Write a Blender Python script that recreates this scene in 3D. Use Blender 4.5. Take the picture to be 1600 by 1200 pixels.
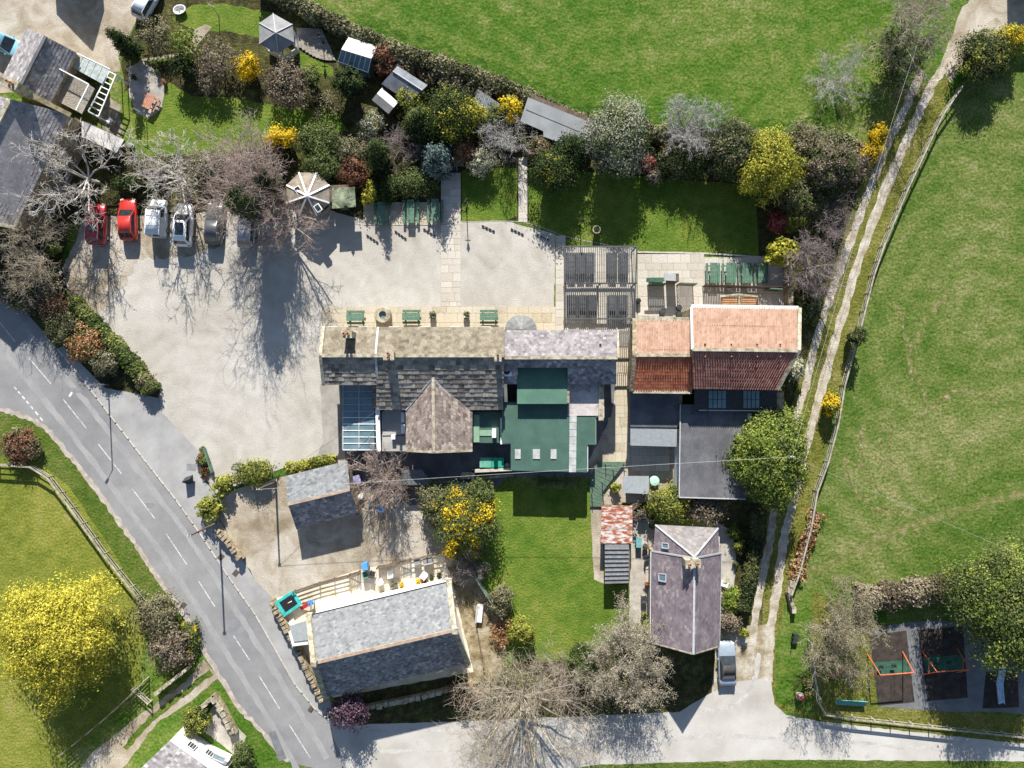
import bpy, math, random
import numpy as np
from mathutils import Vector, Matrix
random.seed(7)
scene = bpy.context.scene
for o in list(bpy.data.objects): bpy.data.objects.remove(o)
COL = scene.collection

# ---------------------------------------------------------------- camera, sky, sun, exposure
S, H = 15.0, 75.0            # photo pixels per metre on the ground, camera height in metres
cam = bpy.data.cameras.new('camera'); co = bpy.data.objects.new('camera', cam); COL.objects.link(co)
co.location = (0, 0, H); co.rotation_euler = (0, 0, 0)
cam.sensor_fit = 'HORIZONTAL'; cam.sensor_width = 36.0; cam.lens = 36.0 * S * H / 1600.0
cam.clip_start = 1.0; cam.clip_end = 3000.0
scene.camera = co
SUN_EL = math.radians(31.0)
sdir = Vector((-0.045, 1.0, 0)).normalized()
to_sun = Vector((sdir.x * math.cos(SUN_EL), sdir.y * math.cos(SUN_EL), math.sin(SUN_EL)))
world = bpy.data.worlds.new('World'); scene.world = world; world.use_nodes = True
wn = world.node_tree; wn.nodes.clear()
bg = wn.nodes.new('ShaderNodeBackground'); wo = wn.nodes.new('ShaderNodeOutputWorld'); sk = wn.nodes.new('ShaderNodeTexSky')
sk.sky_type = 'NISHITA'; sk.sun_disc = False; sk.sun_elevation = SUN_EL; sk.sun_rotation = math.atan2(to_sun.x, to_sun.y)
sk.altitude = 150; sk.air_density = 1.0; sk.dust_density = 0.6; sk.ozone_density = 1.0
bg.inputs['Strength'].default_value = 0.070
wn.links.new(sk.outputs[0], bg.inputs[0]); wn.links.new(bg.outputs[0], wo.inputs[0])
sun = bpy.data.lights.new('sun', 'SUN'); so = bpy.data.objects.new('sun', sun); COL.objects.link(so)
sun.energy = 5.0; sun.angle = math.radians(0.5); sun.color = (1.0, 0.95, 0.87)
so.location = to_sun * 150; so.rotation_euler = (-to_sun).to_track_quat('-Z', 'Y').to_euler()
scene.view_settings.view_transform = 'Standard'; scene.view_settings.look = 'None'
scene.view_settings.exposure = 0.92; scene.view_settings.gamma = 1.0; scene.view_settings.use_curve_mapping = False
scene.render.engine = 'CYCLES'

# ---------------------------------------------------------------- helpers
def W(px, py, z=0.0):
    """world point that shows at photo pixel (px,py) when it is z metres above the ground"""
    k = 1 - z / H
    return Vector(((px - 800) / S * k, (600 - py) / S * k, z))

MATS = {}
def mat(name, cols, scale=1.0, detail=6.0, rough=0.85, bump=0.0, bscale=None, big=None, fine=0.0, fscale=30.0, attr=False, spec=0.3,
        metal=0.0, transl=0.0, stretch=None, trans=0.0, distort=0.0, amix=0.5, wave=None):
    """cols: list of (pos,(r,g,b)); noise (and optional per-piece attribute v) drives the ramp"""
    if name in MATS: return MATS[name]
    m = bpy.data.materials.new(name); m.use_nodes = True; nt = m.node_tree; nt.nodes.clear()
    N = nt.nodes.new; L = nt.links.new
    out = N('ShaderNodeOutputMaterial'); bs = N('ShaderNodeBsdfPrincipled')
    bs.inputs['Roughness'].default_value = rough; bs.inputs['Metallic'].default_value = metal
    bs.inputs['Specular IOR Level'].default_value = spec; bs.inputs['Transmission Weight'].default_value = trans
    tc = N('ShaderNodeTexCoord'); mp = N('ShaderNodeMapping'); L(tc.outputs['Object'], mp.inputs[0])
    if stretch: mp.inputs['Scale'].default_value = stretch
    n1 = N('ShaderNodeTexNoise'); n1.inputs['Scale'].default_value = scale; n1.inputs['Detail'].default_value = detail
    n1.inputs['Roughness'].default_value = 0.62; n1.inputs['Distortion'].default_value = distort
    L(mp.outputs[0], n1.inputs['Vector'])
    fac = n1.outputs['Fac']
    if big:
        n2 = N('ShaderNodeTexNoise'); n2.inputs['Scale'].default_value = big[0]; n2.inputs['Detail'].default_value = 4
        L(tc.outputs['Object'], n2.inputs['Vector'])
        mx = N('ShaderNodeMix'); mx.inputs[0].default_value = big[1]; L(fac, mx.inputs[2]); L(n2.outputs['Fac'], mx.inputs[3]); fac = mx.outputs[0]
    if wave:
        m2 = N('ShaderNodeMapping'); m2.inputs['Location'].default_value = wave[2]; L(tc.outputs['Object'], m2.inputs[0])
        wv = N('ShaderNodeTexWave'); wv.wave_type = 'RINGS'; wv.rings_direction = 'Z'; wv.inputs['Scale'].default_value = wave[0]; wv.inputs['Distortion'].default_value = 14.0; wv.inputs['Detail'].default_value = 4; wv.inputs['Detail Scale'].default_value = 0.6
        L(m2.outputs[0], wv.inputs['Vector']); mx = N('ShaderNodeMix'); mx.inputs[0].default_value = wave[1]; L(fac, mx.inputs[2]); L(wv.outputs['Fac'], mx.inputs[3]); fac = mx.outputs[0]
    if attr:
        at = N('ShaderNodeAttribute'); at.attribute_name = 'v'
        mx = N('ShaderNodeMix'); mx.inputs[0].default_value = amix; L(fac, mx.inputs[2]); L(at.outputs['Fac'], mx.inputs[3]); fac = mx.outputs[0]
    ct = N('ShaderNodeMapRange'); ct.inputs[1].default_value = 0.22; ct.inputs[2].default_value = 0.78; L(fac, ct.inputs[0]); fac = ct.outputs[0]
    rp = N('ShaderNodeValToRGB'); L(fac, rp.inputs[0])
    while len(rp.color_ramp.elements) < len(cols): rp.color_ramp.elements.new(0.5)
    for e, (p, c) in zip(rp.color_ramp.elements, cols): e.position = p; e.color = (c[0], c[1], c[2], 1)
    col = rp.outputs[0]
    if fine:
        n3 = N('ShaderNodeTexNoise'); n3.inputs['Scale'].default_value = fscale; n3.inputs['Detail'].default_value = 3
        L(tc.outputs['Object'], n3.inputs['Vector'])
        mr = N('ShaderNodeMapRange'); L(n3.outputs['Fac'], mr.inputs[0]); mr.inputs[1].default_value = 0.3; mr.inputs[2].default_value = 0.7
        mr.inputs[3].default_value = 1 - fine; mr.inputs[4].default_value = 1 + fine
        vm = N('ShaderNodeVectorMath'); vm.operation = 'SCALE'; L(col, vm.inputs[0]); L(mr.outputs[0], vm.inputs['Scale']); col = vm.outputs[0]
    L(col, bs.inputs['Base Color'])
    if bump:
        nb = N('ShaderNodeTexNoise'); nb.inputs['Scale'].default_value = bscale or scale * 4; nb.inputs['Detail'].default_value = 5
        L(mp.outputs[0], nb.inputs['Vector'])
        bp = N('ShaderNodeBump'); bp.inputs['Strength'].default_value = min(1.0, bump); bp.inputs['Distance'].default_value = 0.12 * max(1, bump)
        L(nb.outputs['Fac'], bp.inputs['Height']); L(bp.outputs[0], bs.inputs['Normal'])
    sh = bs.outputs[0]
    if transl:
        tr = N('ShaderNodeBsdfTranslucent'); L(col, tr.inputs[0])
        ms = N('ShaderNodeMixShader'); ms.inputs[0].default_value = transl; L(sh, ms.inputs[1]); L(tr.outputs[0], ms.inputs[2]); sh = ms.outputs[0]
    L(sh, out.inputs[0])
    MATS[name] = m
    return m

def flat(name, c, rough=0.6, metal=0.0, spec=0.4, var=0.18, scale=3.0, fine=0.0):
    d = tuple(x * (1 - var) for x in c); l = tuple(min(1, x * (1 + var)) for x in c)
    return mat(name, [(0.3, d), (0.7, l)], scale, 5, rough, metal=metal, spec=spec, fine=fine)

def setp(o, label=None, cat=None, group=None, kind=None):
    if label: o['label'] = label
    if cat: o['category'] = cat
    if group: o['group'] = group
    if kind: o['kind'] = kind
    return o

def thing(name, label, cat, loc=(0, 0, 0), rz=0.0, group=None):
    o = bpy.data.objects.new(name, None); COL.objects.link(o); o.empty_display_size = 0.3
    o.location = loc; o.rotation_euler = (0, 0, rz)
    return setp(o, label, cat, group)

class MB:
    def __init__(s): s.v = []; s.f = []; s.a = []; s.cur = 0.5
    def add(s, vs, fs):
        b = len(s.v); s.v += [tuple(p) for p in vs]; s.f += [tuple(b + i for i in f) for f in fs]; s.a += [s.cur] * len(fs); return s
    def box(s, c, size, rz=0.0, m=None):
        hx, hy, hz = size[0] / 2, size[1] / 2, size[2] / 2; ca, sa = math.cos(rz), math.sin(rz); vs = []
        for z in (-hz, hz):
            for x, y in ((-hx, -hy), (hx, -hy), (hx, hy), (-hx, hy)):
                p = Vector((c[0] + x * ca - y * sa, c[1] + x * sa + y * ca, c[2] + z)); vs.append(m @ p if m else p)
        return s.add(vs, [(0, 3, 2, 1), (4, 5, 6, 7), (0, 1, 5, 4), (1, 2, 6, 5), (2, 3, 7, 6), (3, 0, 4, 7)])
    def beam(s, p, q, w, h):
        """rectangular bar from p to q"""
        p = Vector(p); q = Vector(q); d = (q - p)
        if d.length < 1e-6: return s
        d.normalize(); up = Vector((0, 0, 1)) if abs(d.z) < 0.95 else Vector((0, 1, 0))
        x = d.cross(up).normalized() * (w / 2); y = x.cross(d).normalized() * (h / 2); vs = []
        for e in (p, q): vs += [e - x - y, e + x - y, e + x + y, e - x + y]
        return s.add(vs, [(0, 1, 2, 3), (4, 7, 6, 5), (0, 4, 5, 1), (1, 5, 6, 2), (2, 6, 7, 3), (3, 7, 4, 0)])
    def tube(s, p, q, r0, r1=None, n=6):
        r1 = r0 if r1 is None else r1; p = Vector(p); q = Vector(q); d = (q - p).normalized()
        up = Vector((0, 0, 1)) if abs(d.z) < 0.95 else Vector((0, 1, 0)); x = d.cross(up).normalized(); y = x.cross(d); vs = []
        for e, r in ((p, r0), (q, r1)):
            for i in range(n): a = 2 * math.pi * i / n; vs.append(e + x * (r * math.cos(a)) + y * (r * math.sin(a)))
        fs = [(i, n + i, n + (i + 1) % n, (i + 1) % n) for i in range(n)] + [tuple(range(n)), tuple(range(2 * n - 1, n - 1, -1))]
        return s.add(vs, fs)
    def prism(s, poly, z0, z1):
        n = len(poly); ar = sum(poly[i][0] * poly[(i + 1) % n][1] - poly[(i + 1) % n][0] * poly[i][1] for i in range(n))
        if ar < 0: poly = poly[::-1]
        z1s = z1 if hasattr(z1, '__len__') else [z1] * n
        if ar < 0 and hasattr(z1, '__len__'): z1s = z1[::-1]
        vs = [(p[0], p[1], z0) for p in poly] + [(p[0], p[1], z) for p, z in zip(poly, z1s)]
        return s.add(vs, [tuple(range(n - 1, -1, -1)), tuple(range(n, 2 * n))] + [(i, (i + 1) % n, n + (i + 1) % n, n + i) for i in range(n)])
    def lathe(s, prof, c=(0, 0, 0), n=16):
        vs = []
        for r, z in prof:
            for i in range(n): a = 2 * math.pi * i / n; vs.append((c[0] + r * math.cos(a), c[1] + r * math.sin(a), c[2] + z))
        fs = []
        for j in range(len(prof) - 1):
            for i in range(n): a = j * n + i; b = j * n + (i + 1) % n; fs.append((a, b, b + n, a + n))
        fs.append(tuple(range(n - 1, -1, -1))); fs.append(tuple(range((len(prof) - 1) * n, len(prof) * n)))
        return s.add(vs, fs)
    def slab(s, top, t):
        """thick sheet: top polygon (3-D points, ccw from above) and thickness t downwards"""
        n = len(top); top = [Vector(p) for p in top]
        ar = sum(top[i].x * top[(i + 1) % n].y - top[(i + 1) % n].x * top[i].y for i in range(n))
        if ar < 0: top = top[::-1]
        vs = [p - Vector((0, 0, t)) for p in top] + top
        return s.add(vs, [tuple(range(n - 1, -1, -1)), tuple(range(n, 2 * n))] + [(i, (i + 1) % n, n + (i + 1) % n, n + i) for i in range(n)])
    def build(s, name, m, parent=None, world=False, smooth=False):
        me = bpy.data.meshes.new(name)
        off = Vector(parent.location) if (parent is not None and world) else Vector((0, 0, 0))
        if parent is not None and world and parent.parent is not None: off += Vector(parent.parent.location)
        me.from_pydata([(p[0] - off.x, p[1] - off.y, p[2] - off.z) for p in s.v], [], s.f)
        at = me.attributes.new('v', 'FLOAT', 'FACE'); at.data.foreach_set('value', s.a)
        if smooth: me.polygons.foreach_set('use_smooth', [True] * len(me.polygons))
        me.materials.append(m)
        o = bpy.data.objects.new(name, me); COL.objects.link(o)
        if parent is not None: o.parent = parent
        return o

def npmesh(name, V, F, A, m, parent=None):
    """V (n,3), F (f,k) numpy faces, A (f,) attribute"""
    me = bpy.data.meshes.new(name); n, k = F.shape
    me.vertices.add(len(V)); me.vertices.foreach_set('co', V.astype(np.float32).ravel())
    me.loops.add(n * k); me.loops.foreach_set('vertex_index', F.astype(np.int32).ravel())
    me.polygons.add(n); me.polygons.foreach_set('loop_start', np.arange(0, n * k, k, dtype=np.int32))
    me.polygons.foreach_set('loop_total', np.full(n, k, dtype=np.int32))
    me.update(calc_edges=True)
    at = me.attributes.new('v', 'FLOAT', 'FACE'); at.data.foreach_set('value', A.astype(np.float32))
    me.materials.append(m)
    o = bpy.data.objects.new(name, me); COL.objects.link(o)
    if parent is not None: o.parent = parent
    return o

def ctree(o, parent=None, loc=None, rz=None, label=None, s=None):
    c = o.copy(); COL.objects.link(c); c.parent = parent
    if loc is not None: c.location = loc
    if rz is not None: c.rotation_euler = (0, 0, rz)
    if s is not None: c.scale = s if hasattr(s, '__len__') else (s, s, s)
    if label: c['label'] = label
    for ch in list(o.children): ctree(ch, c)
    return c

def smooth_poly(pts, closed=True, sub=6, jit=0.0, rng=random):
    n = len(pts); out = []
    P = [Vector((p[0], p[1])) for p in pts]
    for i in range(n if closed else n - 1):
        a = P[i]; b = P[(i + 1) % n]; L = (b - a).length; m = max(1, int(L / sub))
        for j in range(m):
            q = a.lerp(b, j / m)
            if j and jit: q = q + Vector((rng.uniform(-jit, jit), rng.uniform(-jit, jit)))
            out.append(q)
    if not closed: out.append(P[-1])
    return out

def curve(pts, n=6):
    """Catmull-Rom through pixel points"""
    P = [Vector(p) for p in pts]; P = [P[0] * 2 - P[1]] + P + [P[-1] * 2 - P[-2]]; out = []
    for i in range(1, len(P) - 2):
        for j in range(n):
            t = j / n; a, b, c, d = P[i - 1:i + 3]
            out.append(0.5 * ((2 * b) + (c - a) * t + (2 * a - 5 * b + 4 * c - d) * t * t + (3 * b - a - 3 * c + d) * t ** 3))
    out.append(P[-2]); return out

def sheet(name, pts, z, m, jit=1.2, sub=9, parent=None, kind='structure'):
    """flat piece of ground from photo pixels, with slightly ragged edge"""
    rr = random.Random(len(name) * 31 + int(pts[0][0])); q = smooth_poly(pts, True, sub, jit, rr)
    mb = MB(); vs = [W(p[0], p[1]) for p in q]; ar = sum(vs[i].x * vs[(i + 1) % len(vs)].y - vs[(i + 1) % len(vs)].x * vs[i].y for i in range(len(vs)))
    if ar < 0: vs = vs[::-1]
    mb.add([(p.x, p.y, z) for p in vs], [tuple(range(len(vs)))])
    o = mb.build(name, m, parent)
    if kind and parent is None: o['kind'] = kind
    return o

def strip(name, pts, w, z, m, jit=0.5, kind='structure', parent=None):
    """ribbon of width w px along a pixel polyline"""
    rr = random.Random(int(pts[0][0])); q = curve(pts, 8); mb = MB(); vs = []
    for i, p in enumerate(q):
        d = (q[min(i + 1, len(q) - 1)] - q[max(i - 1, 0)]).normalized(); nrm = Vector((-d.y, d.x)); ww = w / 2
        for s_ in (-1, 1): a = p + nrm * (s_ * (ww + rr.uniform(-jit, jit))); vs.append(W(a.x, a.y, 0) + Vector((0, 0, z)))
    mb.add(vs, [(2 * i, 2 * i + 1, 2 * i + 3, 2 * i + 2) for i in range(len(q) - 1)])
    o = mb.build(name, m, parent)
    if kind and parent is None: o['kind'] = kind
    return o
# ---------------------------------------------------------------- ground materials
GF = mat('field_grass', [(0.18, (0.029, 0.090, 0.008)), (0.40, (0.063, 0.127, 0.014)), (0.58, (0.115, 0.161, 0.032)), (0.80, (0.221, 0.223, 0.090))],
         0.8, 12, 0.95, bump=1.0, bscale=2.6, big=(0.06, 0.5), fine=0.4, fscale=4.0, spec=0.1, distort=0.6, wave=(0.09, 0.055, (-18, -75, 0)))
GL = mat('lawn_grass', [(0.18, (0.053, 0.107, 0.012)), (0.45, (0.095, 0.155, 0.021)), (0.65, (0.150, 0.191, 0.032)), (0.88, (0.209, 0.210, 0.062))],
         0.8, 9, 0.95, bump=0.8, bscale=4.5, big=(0.16, 0.45), fine=0.3, fscale=7.0, spec=0.1)
GG = mat('green_grass', [(0.22, (0.081, 0.110, 0.014)), (0.45, (0.141, 0.166, 0.026)), (0.62, (0.195, 0.205, 0.038)), (0.80, (0.247, 0.231, 0.070))],
         0.7, 9, 0.95, bump=0.8, bscale=3.5, big=(0.10, 0.5), fine=0.3, fscale=6.0, spec=0.1)
GV = mat('verge_grass', [(0.22, (0.040, 0.080, 0.011)), (0.5, (0.080, 0.122, 0.019)), (0.8, (0.15, 0.16, 0.045))], 1.2, 9, 0.95, bump=1.0, bscale=4, big=(0.2, 0.4), fine=0.35, fscale=6, spec=0.1)
SOIL = mat('leaf_litter', [(0.3, (0.022, 0.026, 0.010)), (0.5, (0.060, 0.052, 0.024)), (0.62, (0.075, 0.085, 0.022)), (0.78, (0.17, 0.13, 0.075))], 1.5, 9, 0.95, bump=1.0, bscale=5, big=(0.3, 0.4), fine=0.4, fscale=8, spec=0.1)
GRAV = mat('pale_gravel', [(0.12, (0.288, 0.258, 0.212)), (0.36, (0.393, 0.368, 0.323)), (0.60, (0.475, 0.451, 0.408)), (0.85, (0.556, 0.536, 0.497))], 0.55, 9, 0.95, bump=0.5, bscale=14, big=(0.09, 0.6), fine=0.16, fscale=14, spec=0.15, distort=0.8, wave=(0.16, 0.05, (32, 8, 0)))
GRAVT = mat('tan_gravel', [(0.3, (0.23, 0.185, 0.125)), (0.5, (0.38, 0.33, 0.26)), (0.7, (0.50, 0.46, 0.40))], 0.5, 9, 0.95, bump=0.6, bscale=12, big=(0.12, 0.5), fine=0.22, fscale=12, spec=0.15, distort=0.8)
ROAD = mat('worn_asphalt', [(0.2, (0.179, 0.179, 0.184)), (0.5, (0.241, 0.241, 0.244)), (0.8, (0.308, 0.306, 0.304))], 0.35, 9, 0.9, bump=0.25, bscale=25, big=(0.12, 0.5), fine=0.12, fscale=20, spec=0.25)
PAVE = mat('footway_asphalt', [(0.3, (0.276, 0.271, 0.267)), (0.5, (0.340, 0.336, 0.331)), (0.72, (0.405, 0.400, 0.396))], 0.5, 9, 0.92, bump=0.25, bscale=22, big=(0.15, 0.5), fine=0.1, fscale=18, spec=0.2)
LANE = mat('bleached_lane', [(0.3, (0.376, 0.353, 0.318)), (0.5, (0.458, 0.438, 0.402)), (0.72, (0.524, 0.506, 0.473))], 0.35, 9, 0.92, bump=0.25, bscale=18, big=(0.1, 0.5), fine=0.1, fscale=16, spec=0.2)
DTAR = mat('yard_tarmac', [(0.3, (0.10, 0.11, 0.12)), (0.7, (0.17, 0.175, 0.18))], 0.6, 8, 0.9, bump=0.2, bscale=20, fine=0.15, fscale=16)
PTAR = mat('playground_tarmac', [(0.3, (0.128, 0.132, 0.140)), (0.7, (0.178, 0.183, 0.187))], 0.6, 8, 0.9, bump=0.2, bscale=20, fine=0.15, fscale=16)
RUBB = mat('rubber_brown', [(0.3, (0.039, 0.032, 0.028)), (0.7, (0.064, 0.051, 0.045))], 1.5, 8, 0.95, fine=0.2, fscale=10, spec=0.1)
RUBG = mat('rubber_green', [(0.3, (0.03, 0.085, 0.055)), (0.7, (0.05, 0.13, 0.085))], 1.5, 8, 0.95, fine=0.15, fscale=10, spec=0.1)
RUT = mat('rut_stone', [(0.3, (0.30, 0.25, 0.18)), (0.5, (0.43, 0.385, 0.31)), (0.75, (0.55, 0.51, 0.45))], 0.8, 8, 0.95, bump=0.5, bscale=10, fine=0.2, fscale=10, spec=0.1)
DIRT = mat('worn_path_earth', [(0.3, (0.085, 0.135, 0.022)), (0.5, (0.14, 0.155, 0.045)), (0.75, (0.25, 0.21, 0.12))], 1.6, 8, 0.95, bump=0.6, bscale=6, fine=0.3, fscale=8, spec=0.1)
CREAM = mat('cream_terrace', [(0.3, (0.50, 0.42, 0.29)), (0.5, (0.62, 0.54, 0.40)), (0.7, (0.70, 0.63, 0.51))], 0.6, 8, 0.9, fine=0.12, fscale=10)
BED = mat('joint_sand', [(0.3, (0.19, 0.165, 0.12)), (0.7, (0.33, 0.29, 0.225))], 2.0, 8, 0.95, fine=0.2)
PAINT = mat('road_paint', [(0.35, (0.33, 0.33, 0.335)), (0.45, (0.54, 0.54, 0.54)), (0.7, (0.64, 0.64, 0.63))], 2.5, 9, 0.8, fine=0.12, fscale=12)
IRON = flat('cast_iron', (0.11, 0.085, 0.07), 0.7, 0.3)
def flagmat(name, cols):
    m = mat(name, cols, 1.4, 7, 0.9, bump=0.3, bscale=9, fine=0.12, fscale=10)
    nt = m.node_tree; oi = nt.nodes.new('ShaderNodeObjectInfo'); rp = [n for n in nt.nodes if n.type == 'VALTORGB'][0]
    src = rp.inputs[0].links[0].from_socket; mx = nt.nodes.new('ShaderNodeMix'); mx.inputs[0].default_value = 0.45
    nt.links.new(src, mx.inputs[2]); nt.links.new(oi.outputs['Random'], mx.inputs[3]); nt.links.new(mx.outputs[0], rp.inputs[0]); return m
FLAG = flagmat('york_stone', [(0.08, (0.30, 0.265, 0.215)), (0.22, (0.44, 0.40, 0.34)), (0.6, (0.52, 0.485, 0.425)), (0.9, (0.57, 0.535, 0.475))])
FLAGY = flagmat('york_stone_yellow', [(0.1, (0.33, 0.275, 0.19)), (0.35, (0.46, 0.405, 0.305)), (0.85, (0.54, 0.485, 0.385))])

# ---------------------------------------------------------------- ground sheets
def ground():
    mb = MB(); n = 16; R = 400.0
    vs = [(-R + 2 * R * i / n, -R + 2 * R * j / n, 0.0) for j in range(n + 1) for i in range(n + 1)]
    mb.add(vs, [(j * (n + 1) + i, j * (n + 1) + i + 1, (j + 1) * (n + 1) + i + 1, (j + 1) * (n + 1) + i) for j in range(n) for i in range(n)])
    return setp(mb.build('ground', GF), kind='structure')
ground()
sheet('planting_bed', [(0, 300), (60, 235), (200, 225), (190, 80), (235, 0), (420, -30), (520, 20), (640, 85), (740, 118), (820, 150), (930, 196), (1020, 212), (1200, 222), (1335, 222), (1372, 240), (1330, 350),
      (1290, 470), (1262, 560), (1235, 640), (1215, 600), (1240, 480), (1225, 400), (1180, 398), (1000, 398), (850, 348), (690, 340), (500, 345), (330, 345), (110, 345), (95, 420), (110, 475), (170, 525), (250, 600), (250, 625), (165, 605), (90, 545), (0, 450)], 0.004, SOIL, 2.0)
sheet('stable_yard', [(-60, -60), (238, -60), (215, 30), (188, 75), (187, 112), (165, 110), (100, 140), (-60, 150)], 0.008, GRAVT, 1.5)
sheet('garden_lawn', [(188, 150), (215, 128), (262, 128), (300, 150), (360, 152), (430, 165), (520, 170), (545, 205), (480, 210), (400, 235), (300, 240), (214, 246), (192, 215)], 0.008, GL, 1.5)
sheet('back_lawn', [(268, 30), (300, 8), (350, 5), (430, 22), (412, 60), (350, 48), (310, 50)], 0.008, GL, 1.5)
sheet('lawn', [(218, 95), (262, 85), (275, 92), (240, 98)], 0.008, GL, 1.0)
sheet('gravel_path', [(215, 97), (300, 86), (320, 55), (332, 42), (322, 38), (304, 46), (296, 80), (222, 92)], 0.012, GRAVT, 1.0)
sheet('garden_patio', [(200, 105), (222, 95), (250, 115), (258, 140), (252, 172), (232, 184), (214, 178), (202, 150)], 0.016, mat('concrete', [(0.3, (0.27, 0.245, 0.215)), (0.7, (0.42, 0.39, 0.35))], 0.8, 8, 0.9, fine=0.12), 0.5)
sheet('side_patio', [(165, 150), (190, 165), (186, 180), (193, 200), (186, 214), (168, 205), (150, 180)], 0.012, BED, 0.7)
sheet('greenhouse_lawn', [(462, 78), (520, 105), (522, 120), (470, 108)], 0.008, GL, 1)
sheet('car_park', [(97, 420), (118, 380), (128, 340), (500, 325), (585, 348), (690, 346), (790, 346), (868, 366), (866, 486), (520, 490), (505, 515), (505, 600), (540, 720), (440, 732), (338, 772), (317, 745), (318, 715), (247, 648), (250, 600), (172, 520), (112, 470)], 0.012, GRAV, 1.2)
sheet('pub_forecourt', [(500, 600), (536, 600), (562, 705), (540, 722), (490, 726), (505, 690)], 0.016, mat('old_concrete', [(0.3, (0.27, 0.255, 0.225)), (0.7, (0.36, 0.34, 0.31))], 0.8, 8, 0.9, fine=0.1), 0.8)
sheet('front_lawn', [(722, 266), (808, 262), (808, 338), (790, 345), (722, 346)], 0.016, GL, 0.8)
sheet('side_lawn', [(826, 262), (1000, 275), (1180, 290), (1186, 399), (995, 395), (945, 381), (885, 369), (826, 348)], 0.016, GL, 0.8)
strip('lawn_edging', [(722, 347), (790, 345.5), (830, 350), (885, 369.5), (945, 382), (995, 393)], 1.6, 0.02, flat('edging_stone', (0.30, 0.27, 0.22)), 0.2)
strip('lawn_kerb', [(996, 394), (1100, 396), (1190, 402)], 2.5, 0.06, flat('kerb_stone', (0.45, 0.42, 0.37)), 0.2)
sheet('central_lawn', [(768, 760), (922, 766), (924, 800), (941, 912), (983, 914), (981, 985), (940, 1012), (850, 1035), (800, 1010), (775, 950), (745, 905), (765, 850)], 0.016, GL, 1.2)
sheet('shed_path', [(922, 788), (941, 788), (944, 912), (928, 905)], 0.02, GRAVT, 0.8)
sheet('cottage_path', [(985, 812), (1022, 812), (1020, 985), (1000, 985), (983, 978)], 0.012, mat('path_slab', [(0.3, (0.33, 0.30, 0.26)), (0.7, (0.47, 0.44, 0.39))], 1, 8, 0.9, fine=0.1), 0.6)
sheet('cottage_terrace', [(1118, 815), (1146, 830), (1150, 870), (1145, 960), (1120, 985)], 0.012, mat('path_slab', []), 0.6)
sheet('cottage_bed', [(985, 770), (1200, 780), (1190, 980), (1160, 990), (1120, 985), (1120, 812), (985, 812)], 0.008, SOIL, 1.0)
sheet('yard', [(345, 772), (440, 745), (560, 735), (700, 790), (700, 868), (560, 892), (425, 938), (395, 900), (345, 815)], 0.0130, GRAVT, 1.5)
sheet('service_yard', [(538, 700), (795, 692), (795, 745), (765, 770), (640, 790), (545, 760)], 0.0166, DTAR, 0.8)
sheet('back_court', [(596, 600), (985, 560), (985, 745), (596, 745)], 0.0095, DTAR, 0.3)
sheet('barn_yard', [(968, 560), (1062, 600), (1066, 780), (930, 790), (920, 720), (955, 650)], 0.012, GRAVT, 1.0)
sheet('chapel_terrace', [(428, 936), (560, 890), (692, 866), (706, 905), (740, 1050), (520, 1090), (470, 1010)], 0.016, CREAM, 0.8)
sheet('chapel_garden', [(690, 868), (735, 880), (800, 985), (780, 1060), (735, 1070), (706, 905)], 0.012, mat('dry_garden', [(0.3, (0.15, 0.115, 0.055)), (0.55, (0.30, 0.245, 0.15)), (0.75, (0.42, 0.37, 0.29))], 0.8, 8, 0.95, bump=0.6, bscale=8, fine=0.25), 1.5)
sheet('wood_bank', [(520, 1085), (735, 1045), (790, 1040), (860, 1020), (985, 980), (1020, 990), (1120, 1010), (1118, 1085), (1062, 1112), (950, 1117), (700, 1128), (560, 1132), (525, 1120)], 0.008, SOIL, 2.0)
sheet('green', [(-60, 700), (60, 718), (110, 760), (170, 850), (235, 950), (215, 1080), (110, 1180), (60, 1260), (-80, 1260)], 0.008, GG, 1.5)
sheet('verge', [(-60, 640), (0, 643), (37, 652), (75, 674), (107, 712), (145, 759), (190, 822), (222, 867), (247, 905), (295, 972), (320, 1020), (300, 1045), (240, 965), (170, 852), (110, 762), (60, 722), (-60, 704)], 0.012, GV, 0.8)
sheet('driveway', [(318, 1030), (340, 1060), (300, 1095), (245, 1130), (180, 1215), (100, 1230), (140, 1180), (215, 1120), (290, 1065)], 0.014, GRAVT, 1.5)
strip('driveway_grass', [(330, 1050), (285, 1085), (235, 1125), (195, 1170)], 9, 0.016, GV, 1.5)
sheet('cottage_yard', [(335, 1100), (385, 1150), (372, 1185), (330, 1150), (310, 1140)], 0.016, mat('path_slab', []), 0.6)
sheet('lane', [(545, 1215), (520, 1150), (512, 1122), (560, 1132), (700, 1128), (950, 1117), (1062, 1112), (1112, 1082), (1150, 1065), (1205, 1060), (1210, 1100), (1228, 1117), (1280, 1127), (1420, 1143), (1700, 1172), (1700, 1190), (1200, 1187), (930, 1195), (800, 1215)], 0.016, LANE, 0.8)
sheet('track_end', [(1120, 985), (1200, 975), (1207, 1062), (1150, 1070), (1112, 1085)], 0.012, mat('track_earth', [(0.3, (0.25, 0.2, 0.12)), (0.5, (0.36, 0.31, 0.22)), (0.7, (0.48, 0.44, 0.37))], 0.8, 8, 0.95, bump=0.5, bscale=9, fine=0.2), 2.0)
sheet('track_junction', [(1470, 100), (1500, 20), (1560, -60), (1700, -60), (1700, 30), (1590, 45), (1520, 75), (1485, 130)], 0.008, GRAVT, 2.5)
TV = mat('track_grass', [(0.25, (0.075, 0.092, 0.014)), (0.5, (0.135, 0.140, 0.028)), (0.8, (0.23, 0.205, 0.075))], 1.2, 9, 0.95, bump=1.0, bscale=4, big=(0.25, 0.4), fine=0.35, fscale=6, spec=0.1)
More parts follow.
